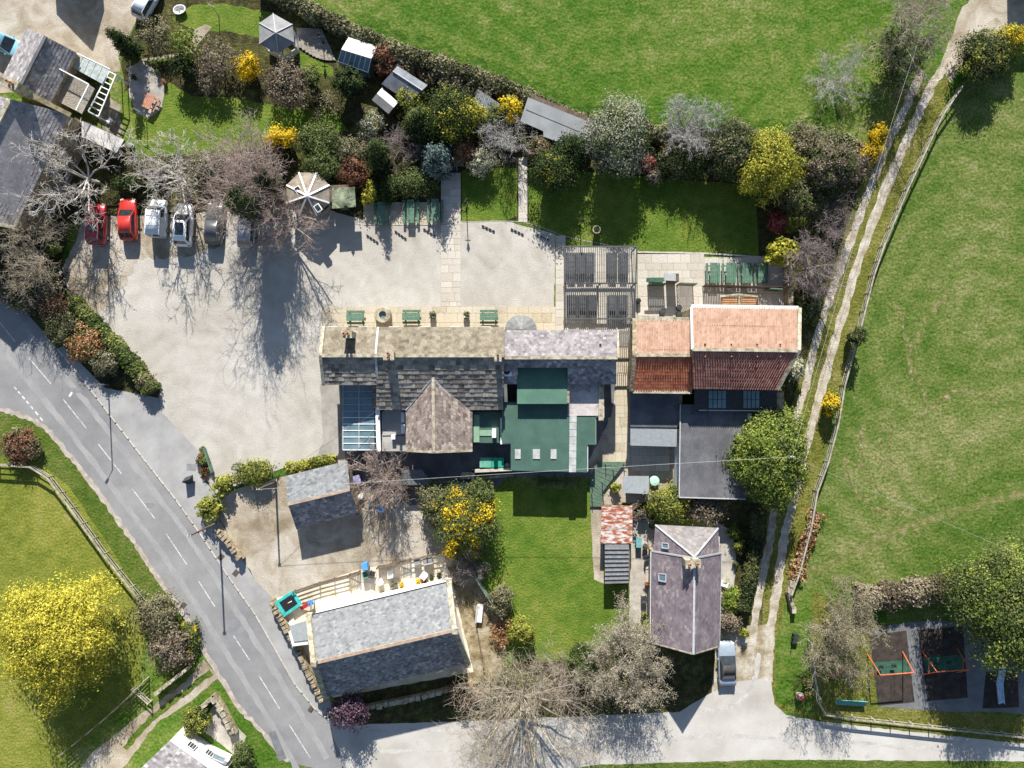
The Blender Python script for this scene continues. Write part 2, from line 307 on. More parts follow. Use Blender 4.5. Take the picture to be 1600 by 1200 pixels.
sheet('track_verge', [(1130, 990), (1192, 830), (1235, 640), (1330, 330), (1400, 140), (1490, 120), (1470, 190), (1380, 375), (1300, 650), (1262, 830), (1232, 920), (1212, 1000), (1212, 1095), (1270, 1120), (1270, 920), (1360, 980), (1370, 1105), (1600, 1120), (1600, 1165), (1280, 1125), (1210, 1105), (1150, 1000)], 0.0062, TV, 1.5)
LR = [(1168, 1060), (1177, 987), (1190, 905), (1202, 850), (1210, 795), (1228, 720), (1247, 642), (1260, 600), (1275, 535), (1307, 435), (1335, 360), (1357, 300), (1387, 225), (1412, 175), (1440, 110)]
RR = [(1201, 1065), (1204, 987), (1215, 912), (1225, 845), (1237, 790), (1266, 675), (1286, 600), (1317, 490), (1340, 412), (1385, 292), (1417, 217), (1442, 162), (1470, 112), (1512, 70), (1560, 30)]
strip('wheel_rut', LR, 12, 0.020, RUT, 1.8); strip('wheel_rut', RR, 13.5, 0.020, RUT, 1.8)
RF = mat('pasture_grass', [(0.15, (0.035, 0.083, 0.009)), (0.38, (0.069, 0.119, 0.019)), (0.56, (0.122, 0.156, 0.040)), (0.80, (0.226, 0.222, 0.096))], 0.8, 12, 0.95, bump=1.0, bscale=2.6, big=(0.07, 0.55), fine=0.4, fscale=4.0, spec=0.1, distort=0.8, wave=(0.10, 0.06, (-50, -5, 0)))
sheet('right_field', [(1500, 130), (1462, 190), (1409, 302), (1357, 434), (1318, 582), (1302, 664), (1270, 767), (1242, 894), (1250, 915), (1330, 925), (1500, 905), (1620, 880), (2600, 900), (2600, -300), (1700, 60)], 0.002, RF, 1.5, sub=14)
STRAW = mat('straw_grass', [(0.25, (0.072, 0.113, 0.022)), (0.5, (0.144, 0.153, 0.050)), (0.75, (0.252, 0.221, 0.117))], 1.8, 11, 0.95, bump=1.0, bscale=3, fine=0.4, fscale=5, spec=0.1)
DGR = mat('lush_grass', [(0.25, (0.028, 0.078, 0.008)), (0.5, (0.055, 0.115, 0.013)), (0.8, (0.11, 0.15, 0.03))], 1.2, 11, 0.95, bump=1.0, bscale=3, fine=0.4, fscale=5, spec=0.1)
for ai, (pts, w) in enumerate((([(1398, 470), (1420, 540), (1425, 600)], 7), ([(1378, 655), (1376, 700), (1385, 745)], 4), ([(1392, 650), (1390, 700), (1400, 748)], 4), ([(1320, 715), (1332, 760), (1370, 795), (1420, 800)], 9), ([(1350, 660), (1345, 720), (1375, 770)], 7), ([(1450, 640), (1500, 610), (1560, 625)], 8), ([(1420, 560), (1445, 620), (1440, 690)], 5))): strip('tyre_arc', pts, w, 0.0024 + ai * .0002, STRAW, 3.5)
strip('field_margin', [(560, 36), (640, 66), (720, 96), (800, 124), (905, 172), (1010, 190), (1150, 200), (1250, 200), (1310, 175)], 26, 0.0025, DGR, 7)
strip('field_path', [(1240, 910), (1290, 885), (1360, 850), (1450, 815), (1540, 785), (1650, 755)], 13, 0.0046, DIRT, 5.0)
strip('tractor_mark', [(1428, 545), (1440, 515), (1462, 480), (1490, 455)], 8, 0.0050, DIRT, 4)
sheet('far_verge', [(930, 1196), (1200, 1189), (1700, 1192), (1700, 1260), (800, 1260)], 0.012, GV, 1.0)
# playground
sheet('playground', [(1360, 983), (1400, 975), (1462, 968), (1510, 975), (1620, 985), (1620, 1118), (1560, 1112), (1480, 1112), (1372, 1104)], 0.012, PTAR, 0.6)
for nm, pts, m, z in (('safety_mat', [(1358, 993), (1416, 985), (1429, 1097), (1372, 1103)], RUBB, 0.016), ('safety_mat', [(1434, 984), (1505, 978), (1512, 1090), (1449, 1095)], RUBB, 0.016),
                      ('swing_mat', [(1366, 1035), (1421, 1031), (1423, 1050), (1369, 1055)], RUBG, 0.020), ('swing_mat', [(1443, 1027), (1503, 1023), (1506, 1045), (1447, 1050)], RUBG, 0.020),
                      ('landing_mat', [(1540, 1050), (1590, 1045), (1592, 1105), (1535, 1107)], RUBB, 0.016)):
    sheet(nm, pts, z, m, 0.15)
# road, markings, footway with kerb stones
KERB = [(-60, 385), (0, 445), (45, 492), (90, 545), (132, 596), (172, 648), (212, 700), (275, 780), (312, 832), (357, 900), (400, 961), (462, 1070), (495, 1110), (512, 1122)]
KL = [(545, 1215), (450, 1190), (400, 1132), (375, 1106), (322, 1022), (295, 970), (245, 902), (222, 865), (190, 820), (145, 757), (107, 710), (75, 672), (37, 650), (0, 641), (-60, 636)]
sheet('road', KERB + [(520, 1150), (548, 1215)] + KL[1:], 0.020, ROAD, 0.5)
strip('road_edge', KL[1:], 7, 0.024, mat('dusty_edge', [(0.3, (0.30, 0.26, 0.22)), (0.7, (0.46, 0.41, 0.36))], 1.5, 8, 0.95, fine=0.2), 2.0)
sheet('footway', [(90, 545), (132, 596), (172, 648), (212, 700), (275, 780), (312, 832), (357, 900), (400, 961), (462, 1070), (495, 1110), (512, 1122), (520, 1100), (470, 1010), (428, 936), (397, 903), (345, 815), (338, 772), (316, 745), (318, 712), (250, 640), (250, 622), (165, 606), (100, 540)], 0.10, PAVE, 0.3)
def kerbs():
    t = strip('kerb', KERB[3:], 1.5, 0.03, BED, 0.1)
    mb = MB(); mb.box((0, 0, 0), (0.86, 0.14, 0.13)); st = mb.build('kerb_stone', FLAG, t); first = True
    q = smooth_poly(KERB[3:], False, 13.6)
    for a, b in zip(q[:-1], q[1:]):
        o = st if first else st.copy()
        if not first: COL.objects.link(o)
        first = False
        p = (W(a.x, a.y) + W(b.x, b.y)) / 2; o.location = (p.x, p.y, 0.05); d = W(b.x, b.y) - W(a.x, a.y); o.rotation_euler = (0, 0, math.atan2(d.y, d.x))
        o.scale = (min(1.05, d.length / 0.88), 1, 1)
kerbs()
def mark(name, a, b, w):
    p, q = W(*a), W(*b); d = (q - p).normalized(); n = Vector((-d.y, d.x, 0)) * w / 2; z = Vector((0, 0, 0.028))
    setp(MB().add([p - n + z, q - n + z, q + n + z, p + n + z], [(0, 1, 2, 3)]).build(name, PAINT), kind='structure')
for a, b in (((0, 504), (24, 534)), ((46, 560), (80, 600)), ((99, 624), (135, 669)), ((154, 694), (190, 740)), ((207, 764), (242, 810)), ((260, 834), (292, 882)), ((310, 907), (336, 948)), ((365, 993), (390, 1031)), ((405, 1056), (437, 1107)), ((452, 1132), (485, 1184))):
    mark('centre_line', a, b, 0.09)
q = smooth_poly([(22, 604), (48, 634), (70, 661)], False, 9)
for a, b in zip(q[:-1:1], q[1::1]): mark('give_way_line', (a.x, a.y), (a.lerp(b, 0.62).x, a.lerp(b, 0.62).y), 0.16)
PATCH = mat('road_patch', [(0.3, (0.135, 0.14, 0.15)), (0.7, (0.19, 0.195, 0.20))], 1, 8, 0.9, fine=0.15)
sheet('road_patch', [(420, 1145), (430, 1141), (448, 1185), (436, 1190)], 0.0275, PATCH, 0.2)
sheet('road_patch', [(345, 975), (372, 966), (385, 985), (358, 997)], 0.0232, mat('road_patch_pale', [(0.3, (0.19, 0.195, 0.205)), (0.7, (0.24, 0.245, 0.25))], 1, 8, 0.9, fine=0.15), 0.4)
for x, y, s in ((369, 895, 5), (287, 946, 4.5), (346, 870, 5), (486, 1107, 4)):
    setp(MB().box((*W(x, y).xy, 0.106 if x > 300 else 0.022), (s * 2 / S, s * 1.6 / S, 0.016), 0.9).build('drain_cover', IRON), kind='structure')
# ---------------------------------------------------------------- stone flags, one object each
FB = None
def flags(name, rects, m, zb=0.014, rs=0, size=(13, 10)):
    global FB
    rr = random.Random(rs); mb = MB()
    for x0, y0, x1, y1 in rects: mb.add([W(x0, y1) + Vector((0, 0, zb)), W(x1, y1) + Vector((0, 0, zb)), W(x1, y0) + Vector((0, 0, zb)), W(x0, y0) + Vector((0, 0, zb))], [(0, 1, 2, 3)])
    t = setp(mb.build(name, BED), kind='structure')
    me = None
    for x0, y0, x1, y1 in rects:
        y = y0
        while y < y1 - 2:
            h = min(rr.uniform(0.8, 1.25) * size[1], y1 - y)
            if y1 - y - h < 4: h = y1 - y
            x = x0 - 0
            while x < x1 - 1:
                w = min(rr.uniform(0.7, 1.5) * size[0], x1 - x)
                if x1 - x - w < 4: w = x1 - x
                if me is None:
                    b = MB(); b.box((0, 0, 0), (1, 1, 1)); o = b.build('flagstone', m, t); me = o
                else:
                    o = me.copy(); COL.objects.link(o)
                p = W(x + w / 2, y + h / 2); o.location = (p.x, p.y, zb + 0.012 + rr.uniform(0, 0.012)); o.scale = ((w - 0.35) / S, (h - 0.35) / S, 0.04)
                o.rotation_euler = (rr.uniform(-.006, .006), rr.uniform(-.006, .006), 0)
                x += w
            y += h
    return t
flags('pub_terrace', [(503, 479, 868, 517)], FLAGY, rs=1, size=(16, 12))
flags('garden_path', [(689, 270, 720, 479)], FLAG, rs=2, size=(15, 11))
flags('lawn_path', [(810, 246, 824, 347)], FLAG, rs=3, size=(14, 12))
flags('beer_patio', [(868, 368, 884, 520), (884, 386, 995, 545)], FLAG, rs=4, size=(17, 13))
flags('rear_patio', [(996, 397, 1100, 500), (1100, 402, 1232, 500)], FLAG, rs=5, size=(17, 13))
flags('table_terrace', [(568, 316, 688, 352)], FLAGY, rs=6, size=(15, 11))
flags('alley', [(962, 545, 984, 652), (950, 652, 984, 722)], FLAGY, zb=0.018, rs=7, size=(12, 14))
flags('barn_slabs', [(986, 690, 1046, 736)], FLAG, zb=0.018, rs=8, size=(13, 12))
flags('sun_terrace', [(560, 896, 585, 925), (630, 888, 655, 915)], FLAG, zb=0.02, rs=9, size=(13, 14))

# wear on the road and the gravel
TRK = mat('road_wear', [(0.3, (0.262, 0.262, 0.264)), (0.7, (0.313, 0.313, 0.313))], 0.5, 8, 0.9, fine=0.12, fscale=16, stretch=(1, 1, 1))
ctr = [(0, 504), (46, 560), (99, 624), (154, 694), (207, 764), (260, 834), (310, 907), (365, 993), (405, 1056), (452, 1132), (490, 1200)]
for off in (-24, 25): strip('wheel_track', [(x + off * .8, y - off * .58) for x, y in ctr], 9, 0.0225, TRK, 1.6)
sheet('earth_margin', [(99, 420), (120, 378), (130, 342), (320, 335), (345, 385), (300, 400), (215, 405), (200, 440), (165, 480), (150, 505), (113, 470)], 0.0135, GRAVT, 4.0, sub=6)

STAIN = mat('lane_stain', [(0.2, (0.36, 0.345, 0.32)), (0.5, (0.45, 0.435, 0.41)), (0.8, (0.50, 0.485, 0.46))], 0.9, 9, 0.95, fine=0.2, fscale=10)
for pts, w in (([(560, 1175), (760, 1172), (980, 1160), (1150, 1150), (1400, 1166), (1600, 1180)], 5), ([(540, 1140), (700, 1140), (960, 1130), (1080, 1122)], 4), ([(1090, 1112), (1150, 1100), (1180, 1060), (1185, 1020)], 7)): strip('lane_wear', pts, w, 0.0205, STAIN, 2.2)
for x, y, r in ((655, 1160, 9), (1010, 1140, 7), (1320, 1150, 10), (880, 1180, 6), (1355, 1182, 5)): sheet('lane_patch', [(x + r * math.cos(a) * random.uniform(.6, 1.5), y + r * .6 * math.sin(a) * random.uniform(.6, 1.4)) for a in [i * .7 for i in range(9)]], 0.0215, STAIN, 1.2, sub=3)
for x, y, w, h in ((300, 730, 16, 12), (120, 610, 18, 9), (235, 790, 14, 10), (80, 580, 20, 8)): sheet('road_patch', [(x - w / 2, y - h / 2), (x + w / 2, y - h / 3), (x + w / 2.4, y + h / 2), (x - w / 2.2, y + h / 2.5)], 0.0237 if x < 290 else 0.104, mat('road_patch_pale', []), 0.5)
# ---------------------------------------------------------------- building materials
STONE = mat('sandstone_wall', [(0.3, (0.17, 0.135, 0.085)), (0.5, (0.29, 0.235, 0.155)), (0.7, (0.40, 0.34, 0.24))], 2.2, 8, 0.9, bump=0.8, bscale=4, fine=0.2, fscale=6)
COPE = mat('coping_stone', [(0.3, (0.212, 0.187, 0.128)), (0.5, (0.357, 0.323, 0.238)), (0.7, (0.468, 0.433, 0.348))], 2.0, 8, 0.9, bump=0.4, bscale=8, fine=0.15)
RENDER = flat('white_render', (0.78, 0.76, 0.72), 0.85, var=0.06)
WHITE = flat('white_paint', (0.80, 0.80, 0.80), 0.5, var=0.04)
BRICK = mat('red_brick', [(0.3, (0.19, 0.075, 0.045)), (0.7, (0.34, 0.16, 0.10))], 4, 8, 0.9, fine=0.2)
SS_T = mat('stone_slate_buff', [(0.2, (0.120, 0.102, 0.078)), (0.42, (0.192, 0.165, 0.123)), (0.6, (0.246, 0.219, 0.171)), (0.85, (0.312, 0.276, 0.210))], 1.1, 9, 0.92, attr=True, amix=0.3, fine=0.2, fscale=6, spec=0.1)  # pub slates, colour cut to offset direct sun on the front slope
SS_SHADE = mat('stone_slate_shade_side', [(0.2, (0.131, 0.115, 0.098)), (0.45, (0.250, 0.222, 0.188)), (0.65, (0.344, 0.306, 0.256)), (0.85, (0.475, 0.419, 0.325))], 1.1, 9, 0.92, attr=True, amix=0.45, fine=0.2, fscale=6, spec=0.1)  # same pub slates, colour lifted to offset shade on the rear slope
SS_W = mat('stone_slate_brown', [(0.2, (0.138, 0.106, 0.095)), (0.42, (0.223, 0.180, 0.162)), (0.62, (0.294, 0.247, 0.218)), (0.85, (0.408, 0.351, 0.294))], 1.1, 9, 0.92, attr=True, amix=0.5, fine=0.2, fscale=6, spec=0.1)
SL_L = mat('slate_lilac', [(0.2, (0.145, 0.132, 0.145)), (0.45, (0.224, 0.205, 0.215)), (0.65, (0.277, 0.257, 0.264)), (0.85, (0.343, 0.323, 0.317))], 1.3, 9, 0.8, attr=True, amix=0.55, fine=0.15, fscale=6)
SL_G = mat('slate_grey', [(0.2, (0.116, 0.125, 0.136)), (0.45, (0.168, 0.177, 0.189)), (0.65, (0.203, 0.212, 0.220)), (0.85, (0.255, 0.261, 0.264))], 1.3, 9, 0.75, attr=True, amix=0.45, fine=0.12, fscale=6)
SL_P = mat('slate_purple', [(0.2, (0.136, 0.108, 0.127)), (0.45, (0.192, 0.157, 0.178)), (0.62, (0.230, 0.192, 0.207)), (0.85, (0.337, 0.299, 0.290))], 0.7, 9, 0.85, attr=True, amix=0.35, fine=0.12, fscale=6)
SL_H = mat('slate_weathered', [(0.2, (0.131, 0.122, 0.131)), (0.45, (0.213, 0.200, 0.213)), (0.62, (0.281, 0.269, 0.275)), (0.85, (0.450, 0.431, 0.413))], 1.0, 9, 0.85, attr=True, amix=0.5, fine=0.2, fscale=6)
SL_F = mat('slate_farm', [(0.2, (0.17, 0.16, 0.168)), (0.45, (0.255, 0.24, 0.25)), (0.62, (0.32, 0.305, 0.31)), (0.85, (0.47, 0.45, 0.43))], 1.0, 9, 0.85, attr=True, amix=0.5, fine=0.2, fscale=6)
SL_T = mat('slate_pale_hip', [(0.2, (0.140, 0.130, 0.135)), (0.5, (0.195, 0.182, 0.182)), (0.8, (0.26, 0.24, 0.225))], 1.0, 9, 0.85, attr=True, amix=0.4, fine=0.12)
PAN_N = mat('pantile_salmon', [(0.2, (0.30, 0.185, 0.130)), (0.5, (0.375, 0.245, 0.180)), (0.8, (0.43, 0.30, 0.232))], 0.9, 8, 0.85, attr=True, amix=0.4, fine=0.12, fscale=6)
PAN_O = mat('pantile_orange', [(0.2, (0.345, 0.098, 0.052)), (0.5, (0.506, 0.167, 0.086)), (0.8, (0.621, 0.241, 0.127))], 0.9, 8, 0.85, attr=True, amix=0.4, fine=0.15, fscale=6)
PAN_R = mat('pantile_maroon', [(0.2, (0.240, 0.102, 0.078)), (0.5, (0.348, 0.156, 0.120)), (0.8, (0.444, 0.228, 0.174))], 0.9, 8, 0.85, attr=True, amix=0.4, fine=0.15, fscale=6)
GREEN1 = flat('green_sheet_light', (0.088, 0.185, 0.135), 0.7, var=0.10, scale=0.8)
GREEN2 = flat('green_sheet', (0.056, 0.118, 0.092), 0.7, var=0.12, scale=0.7)
GREENL = flat('green_sheet_pale', (0.22, 0.36, 0.24), 0.5, var=0.08)
FELT = mat('grey_felt', [(0.3, (0.083, 0.085, 0.094)), (0.5, (0.108, 0.109, 0.119)), (0.7, (0.144, 0.144, 0.151))], 0.5, 8, 0.8, fine=0.12, fscale=8)
FELTP = mat('pale_felt', [(0.25, (0.27, 0.24, 0.235)), (0.45, (0.44, 0.40, 0.39)), (0.7, (0.52, 0.48, 0.465))], 0.9, 9, 0.85, fine=0.1, distort=1.2)
FELTG = mat('roof_felt_mid', [(0.3, (0.29, 0.285, 0.265)), (0.7, (0.39, 0.38, 0.36))], 0.8, 8, 0.9, fine=0.1)
METAL = flat('grey_sheet_metal', (0.42, 0.45, 0.45), 0.4, 0.2, var=0.08)
DARK = flat('dark_timber', (0.035, 0.037, 0.042), 0.7, var=0.2)
GLASSB = mat('roof_glass', [(0.3, (0.10, 0.17, 0.20)), (0.7, (0.16, 0.24, 0.27))], 0.7, 4, 0.06, spec=0.7)
GLASSD = mat('window_glass', [(0.3, (0.02, 0.028, 0.035)), (0.7, (0.05, 0.06, 0.07))], 0.9, 3, 0.05, spec=0.8)
LEAD = flat('lead_flashing', (0.42, 0.43, 0.45), 0.6, var=0.1)
WOOD = mat('weathered_timber', [(0.3, (0.20, 0.175, 0.145)), (0.7, (0.36, 0.325, 0.28))], 2, 7, 0.9, stretch=(1, 8, 1), fine=0.2)
BROWNW = mat('brown_timber', [(0.3, (0.085, 0.060, 0.045)), (0.7, (0.16, 0.12, 0.09))], 2, 7, 0.9, fine=0.2)
FENCE = mat('fence_timber', [(0.3, (0.23, 0.21, 0.165)), (0.7, (0.42, 0.39, 0.32))], 2, 7, 0.9, fine=0.2)
POT = flat('terracotta', (0.36, 0.17, 0.10), 0.8)
STEELG = flat('galvanised', (0.45, 0.46, 0.47), 0.35, 0.6)

def tiles(mb, A, B, C, D, tw, ch, lift=0.03, kind='slate', rr=random, jit=0.25):
    A, B, C, D = map(Vector, (A, B, C, D)); n = (B - A).cross((D - A) if (D - A).length > 0.01 else (C - A)).normalized()
    if n.z < 0: n = -n
    rows = max(2, round(((A + B) / 2 - (C + D) / 2).length / ch))
    up = ((C + D) / 2 - (A + B) / 2).normalized()
    for j in range(rows):
        t0 = j / rows; t1 = min(1.0, (j + 1.25) / rows); L0, R0 = A.lerp(D, t0), B.lerp(C, t0); L1, R1 = A.lerp(D, t1), B.lerp(C, t1)
        w = (R0 - L0).length; m = max(1, round(w / tw)); us = [0.0]
        off = 0.5 if (j % 2 and kind == 'slate') else 0.0
        for i in range(1, m + (1 if off else 0)): us.append(min(1.0, max(0.0, (i - off + (rr.uniform(-jit, jit) * 0.5 if kind == 'slate' else 0)) / m)))
        us.append(1.0)
        for u0, u1 in zip(us[:-1], us[1:]):
            if u1 - u0 < 1e-4: continue
            mb.cur = min(1, max(0, rr.gauss(0.5, 0.17)))
            g = 0.012 / max(w, 0.1); l = lift * rr.uniform(0.6, 1.4); dn = up * (rr.uniform(-0.2, 0.2) * ch * 0.25 if kind == 'slate' and j else 0)
            a, b = L0.lerp(R0, u0 + g) + dn, L0.lerp(R0, u1 - g) + dn; d, c = L1.lerp(R1, u0 + g), L1.lerp(R1, u1 - g)
            if kind == 'slate':
                mb.add([a + n * l, b + n * l, c + n * 0.006, d + n * 0.006, a - n * 0.005, b - n * 0.005], [(0, 1, 2, 3), (4, 5, 1, 0)])
            else:
                pr = [(0.0, 0.0), (0.25, 0.085), (0.5, 0.08), (0.75, 0.0), (1.0, 0.0)]; vs = []
                for s_, h_ in pr: vs.append(a.lerp(b, s_) + n * (h_ + l))
                for s_, h_ in pr: vs.append(d.lerp(c, s_) + n * (h_ + 0.004))
                for s_, h_ in pr: vs.append(a.lerp(b, s_))
                k = len(pr); fs = [(i, i + 1, k + i + 1, k + i) for i in range(k - 1)] + [(2 * k + i, 2 * k + i + 1, i + 1, i) for i in range(k - 1)]
                mb.add(vs, fs)

def slope(T, A, B, C, D, m, tw=0.34, ch=0.28, kind='slate', lift=0.03, seed=1, thick=0.12, covering='slates', under=None):
    """roof slope A,B eave (left,right) C,D ridge (right,left), world points; tiles are joined as a sub-part"""
    mb = MB(); mb.slab([A, B, C, D], thick); o = mb.build('roof_slope', under or m, T, True)
    t = MB(); tiles(t, A, B, C, D, tw, ch, lift, kind, random.Random(seed)); c = t.build(covering, m, None)
    c.parent = o; off = Vector(T.location); c.data.transform(Matrix.Translation(-off)); c['kind'] = 'stuff'
    return o

def bar(T, name, p, q, w, h, m, lift=0.0):
    z = Vector((0, 0, lift)); return MB().beam(Vector(p) + z, Vector(q) + z, w, h).build(name, m, T, True)

def inset(pts, d):
    c = sum((Vector((p[0], p[1], 0)) for p in pts), Vector()) / len(pts); out = []
    for p in pts:
        v = Vector((p[0] - c.x, p[1] - c.y, 0)); L = v.length; out.append(Vector((p[0], p[1], p[2])) - v * min(0.9, d * 1.4 / max(L, .1)))
    return out

def gwalls(T, A, B, C, D, E, F, m, d=0.22, name='wall'):
    """gabled walls: eave A-B, ridge D-C, eave E-F (each left-right)"""
    a, b, f, e = inset([A, B, F, E], d); c = Vector(C).lerp(D, 0.03); dd = Vector(D).lerp(C, 0.03); z = 0.10
    top = [Vector((p.x, p.y, p.z - z)) for p in (a, b, c, f, e, dd)]; low = [Vector((p.x, p.y, -0.3)) for p in (a, b, f, e)]
    mb = MB(); mb.add(top + low, [(6, 7, 1, 0), (7, 8, 3, 2, 1), (8, 9, 4, 3), (9, 6, 0, 5, 4)]); return mb.build(name, m, T, True)

def window(T, c, w, h, nrm, m=None, panes=2):
    """sash window on a wall at world centre c, facing nrm"""
    n = Vector(nrm).normalized(); t = Vector((-n.y, n.x, 0)); c = Vector(c) + n * 0.03; mb = MB()
    def q(u0, u1, v0, v1, o0, o1):
        vs = []
        for o_ in (o0, o1):
            for u, v in ((u0, v0), (u1, v0), (u1, v1), (u0, v1)): vs.append(c + t * u + Vector((0, 0, v)) + n * o_)
        mb.add(vs, [(0, 3, 2, 1), (4, 5, 6, 7), (0, 1, 5, 4), (1, 2, 6, 5), (2, 3, 7, 6), (3, 0, 4, 7)])
    b = 0.06; q(-w / 2, -w / 2 + b, -h / 2, h / 2, 0, .05); q(w / 2 - b, w / 2, -h / 2, h / 2, 0, .05); q(-w / 2 + b, w / 2 - b, h / 2 - b, h / 2, 0, .05); q(-w / 2 + b, w / 2 - b, -h / 2, -h / 2 + b, 0, .05)
    for i in range(1, panes): u = -w / 2 + w * i / panes; q(u - .02, u + .02, -h / 2 + b, h / 2 - b, 0, .04)
    fr = mb.build('window', m or WHITE, T, True); mb = MB(); q(-w / 2 + b, w / 2 - b, -h / 2 + b, h / 2 - b, -.02, .012); p = mb.build('pane', GLASSD, None); p.parent = fr
    p.data.transform(Matrix.Translation(-Vector(T.location))); return fr

def wrow(T, P, Q, n, z, w=0.9, h=1.1):
    """n windows evenly along the wall P->Q (outside on the right-hand side)"""
    P = Vector((P[0], P[1], 0)); Q = Vector((Q[0], Q[1], 0)); d = (Q - P).normalized(); nr = Vector((d.y, -d.x, 0))
    for i in range(n): c = P.lerp(Q, (i + 0.5) / n); window(T, (c.x, c.y, z), w, h, nr)

def chimney(T, x, y, z, w, d, zb, pots=2, rz=0.0, m=None):
    p = W(x, y, z); mb = MB(); mb.box((p.x, p.y, (z + zb) / 2 - 0.1), (w, d, z - zb - 0.2), rz); mb.box((p.x, p.y, z - 0.1), (w + 0.12, d + 0.12, 0.16), rz)
    o = mb.build('chimney', m or COPE, T, True)
    for i in range(pots):
        u = (i - (pots - 1) / 2) * 0.38; b = MB(); b.lathe([(0.13, 0), (0.115, 0.3), (0.15, 0.34), (0.15, 0.4), (0.1, 0.4), (0.1, 0.3)], (p.x + u * math.cos(rz), p.y + u * math.sin(rz), z - 0.02), 10)
        k = b.build('chimney_pot', POT, None); k.parent = o; k.data.transform(Matrix.Translation(-Vector(T.location)))
    return o

def rooflight(T, a, b, c, d, m=None):
    """roof window from four world corner points lying on the slope"""
    pts = [Vector(p) + Vector((0, 0, 0.07)) for p in (a, b, c, d)]; fr = MB()
    for i in range(4): fr.beam(pts[i], pts[(i + 1) % 4], 0.09, 0.09)
    f = fr.build('rooflight', m or LEAD, T, True); g = MB().slab([p - Vector((0, 0, 0.01)) for p in pts], 0.05).build('pane', GLASSB, None); g.parent = f
    g.data.transform(Matrix.Translation(-Vector(T.location))); return f

# ================================================================= the pub
zE, zR = 4.65, 6.0
T = thing('pub', 'long stone pub with buff stone-slate roof, brown cross gable and three chimneys', 'pub', W(650, 560))
def P3(l): return [W(*p) for p in l]
A, B, C, D = P3([(788, 511, zE), (588, 511, zE), (588, 555.5, zR), (788, 555.5, zR)])
slope(T, A, B, C, D, SS_T, 0.55, 0.36, seed=1, covering='stone_slates')
A2, B2 = W(588, 640, 3.5), W(786, 640, 3.5); slope(T, A2, B2, D, C, SS_SHADE, 0.58, 0.48, lift=0.065, seed=2, covering='stone_slates')
a, b, c, d = P3([(590, 511.5, zE - .05), (508, 511.5, zE - .05), (503, 555.5, zR - .05), (590, 555.5, zR - .05)])
slope(T, a, b, c, d, SS_T, 0.5, 0.34, seed=3, covering='stone_slates')
a2, b2 = W(507, 601, zE + .02), W(589, 601, zE + .02); slope(T, a2, b2, d, c, SS_SHADE, 0.55, 0.45, lift=0.065, seed=4, covering='stone_slates')
gwalls(T, W(508, 511, zE), W(787, 511, zE), W(787, 555.5, zR), W(503, 555.5, zR), W(507, 601, zE), W(786, 601, zE), STONE)
MB().prism([W(592, 560, 0), W(784, 560, 0), W(784, 636, 0), W(592, 636, 0)], -0.3, 3.3).build('wall', STONE, T, True)
bar(T, 'ridge_tiles', W(503, 555.5, zR), W(788, 555.5, zR), 0.34, 0.16, COPE, 0.05)
bar(T, 'gable_coping', W(506, 510, zE), W(501, 555.5, zR), 0.32, 0.16, COPE, 0.06); bar(T, 'gable_coping', W(501, 555.5, zR), W(506, 602, zE - .1), 0.32, 0.16, COPE, 0.06)
bar(T, 'party_flashing', W(591, 511, zE), W(587, 555, zR), 0.2, 0.06, LEAD, 0.08); bar(T, 'party_flashing', W(587, 556, zR), W(591, 601, zE - .1), 0.22, 0.06, LEAD, 0.1)
# cross gable
zw = 4.95; r0, r1 = W(677, 588, zw), W(678, 706, zw); e0, e1 = W(634, 640, 3.4), W(635, 704, 3.4); f0, f1 = W(738, 643, 3.4), W(738, 704, 3.4)
k0 = W(677, 589, zw)
slope(T, e0, e1, r1, k0, SS_W, 0.36, 0.27, seed=5, covering='stone_slates'); slope(T, f1, f0, k0, r1, SS_W, 0.36, 0.27, seed=6, covering='stone_slates')
gwalls(T, e1, e0, W(677, 640, zw), r1, f1, f0, STONE, 0.15)
bar(T, 'ridge_tiles', k0, r1, 0.28, 0.14, COPE, 0.05)
bar(T, 'valley_lead', W(674, 592, zw - .05), W(634, 641, 3.45), 0.14, 0.05, LEAD, 0.07); bar(T, 'valley_lead', W(679, 592, zw - .05), W(724, 645, 3.6), 0.14, 0.05, LEAD, 0.07)
bar(T, 'gable_coping', W(635, 704, 3.4), W(678, 706.5, zw), 0.2, 0.12, COPE, 0.05); bar(T, 'gable_coping', W(678, 706.5, zw), W(738, 704, 3.4), 0.2, 0.12, COPE, 0.05)
chimney(T, 541, 522, 7.0, 0.95, 0.6, 4.6, 2); chimney(T, 607, 556, 7.3, 0.7, 0.9, 5, 2, math.pi / 2); chimney(T, 778, 556, 7.2, 0.55, 0.95, 5, 1)
chimney(T, 619, 634, 3.9, 0.7, 0.55, 2.0, 0)
wrow(T, W(784, 516), W(512, 516), 6, 1.5, 1.2, 1.2); wrow(T, W(784, 516), W(512, 516), 6, 3.5, 1.0, 0.9)
MB().box((*W(744, 517).xy, 1.05), (1.0, 0.12, 2.1)).build('door', flat('green_door', (0.03, 0.09, 0.06)), T, True)
for x, y, z, sx, sy, h in ((630, 652, 2.5, .35, 1.0, .5), (630, 670, 2.5, .35, 0.9, .5), (615, 683, 2.5, .4, .4, .6)):
    p = W(x, y, z); MB().box((p.x, p.y, z), (sx, sy, h)).build('roof_vent', WHITE, T, True)
MB().slab(P3([(600, 640, 2.2), (637, 640, 2.2), (637, 705, 2.2), (596, 705, 2.2)]), 0.2).build('flat_roof', FELTG, T, True)
MB().prism([W(602, 642), W(635, 642), W(635, 700), W(602, 700)], -.2, 2.0).build('wall', RENDER, T, True)
bar(T, 'felt_seam', W(597, 681, 2.23), W(632, 680, 2.23), 0.07, 0.03, DARK)
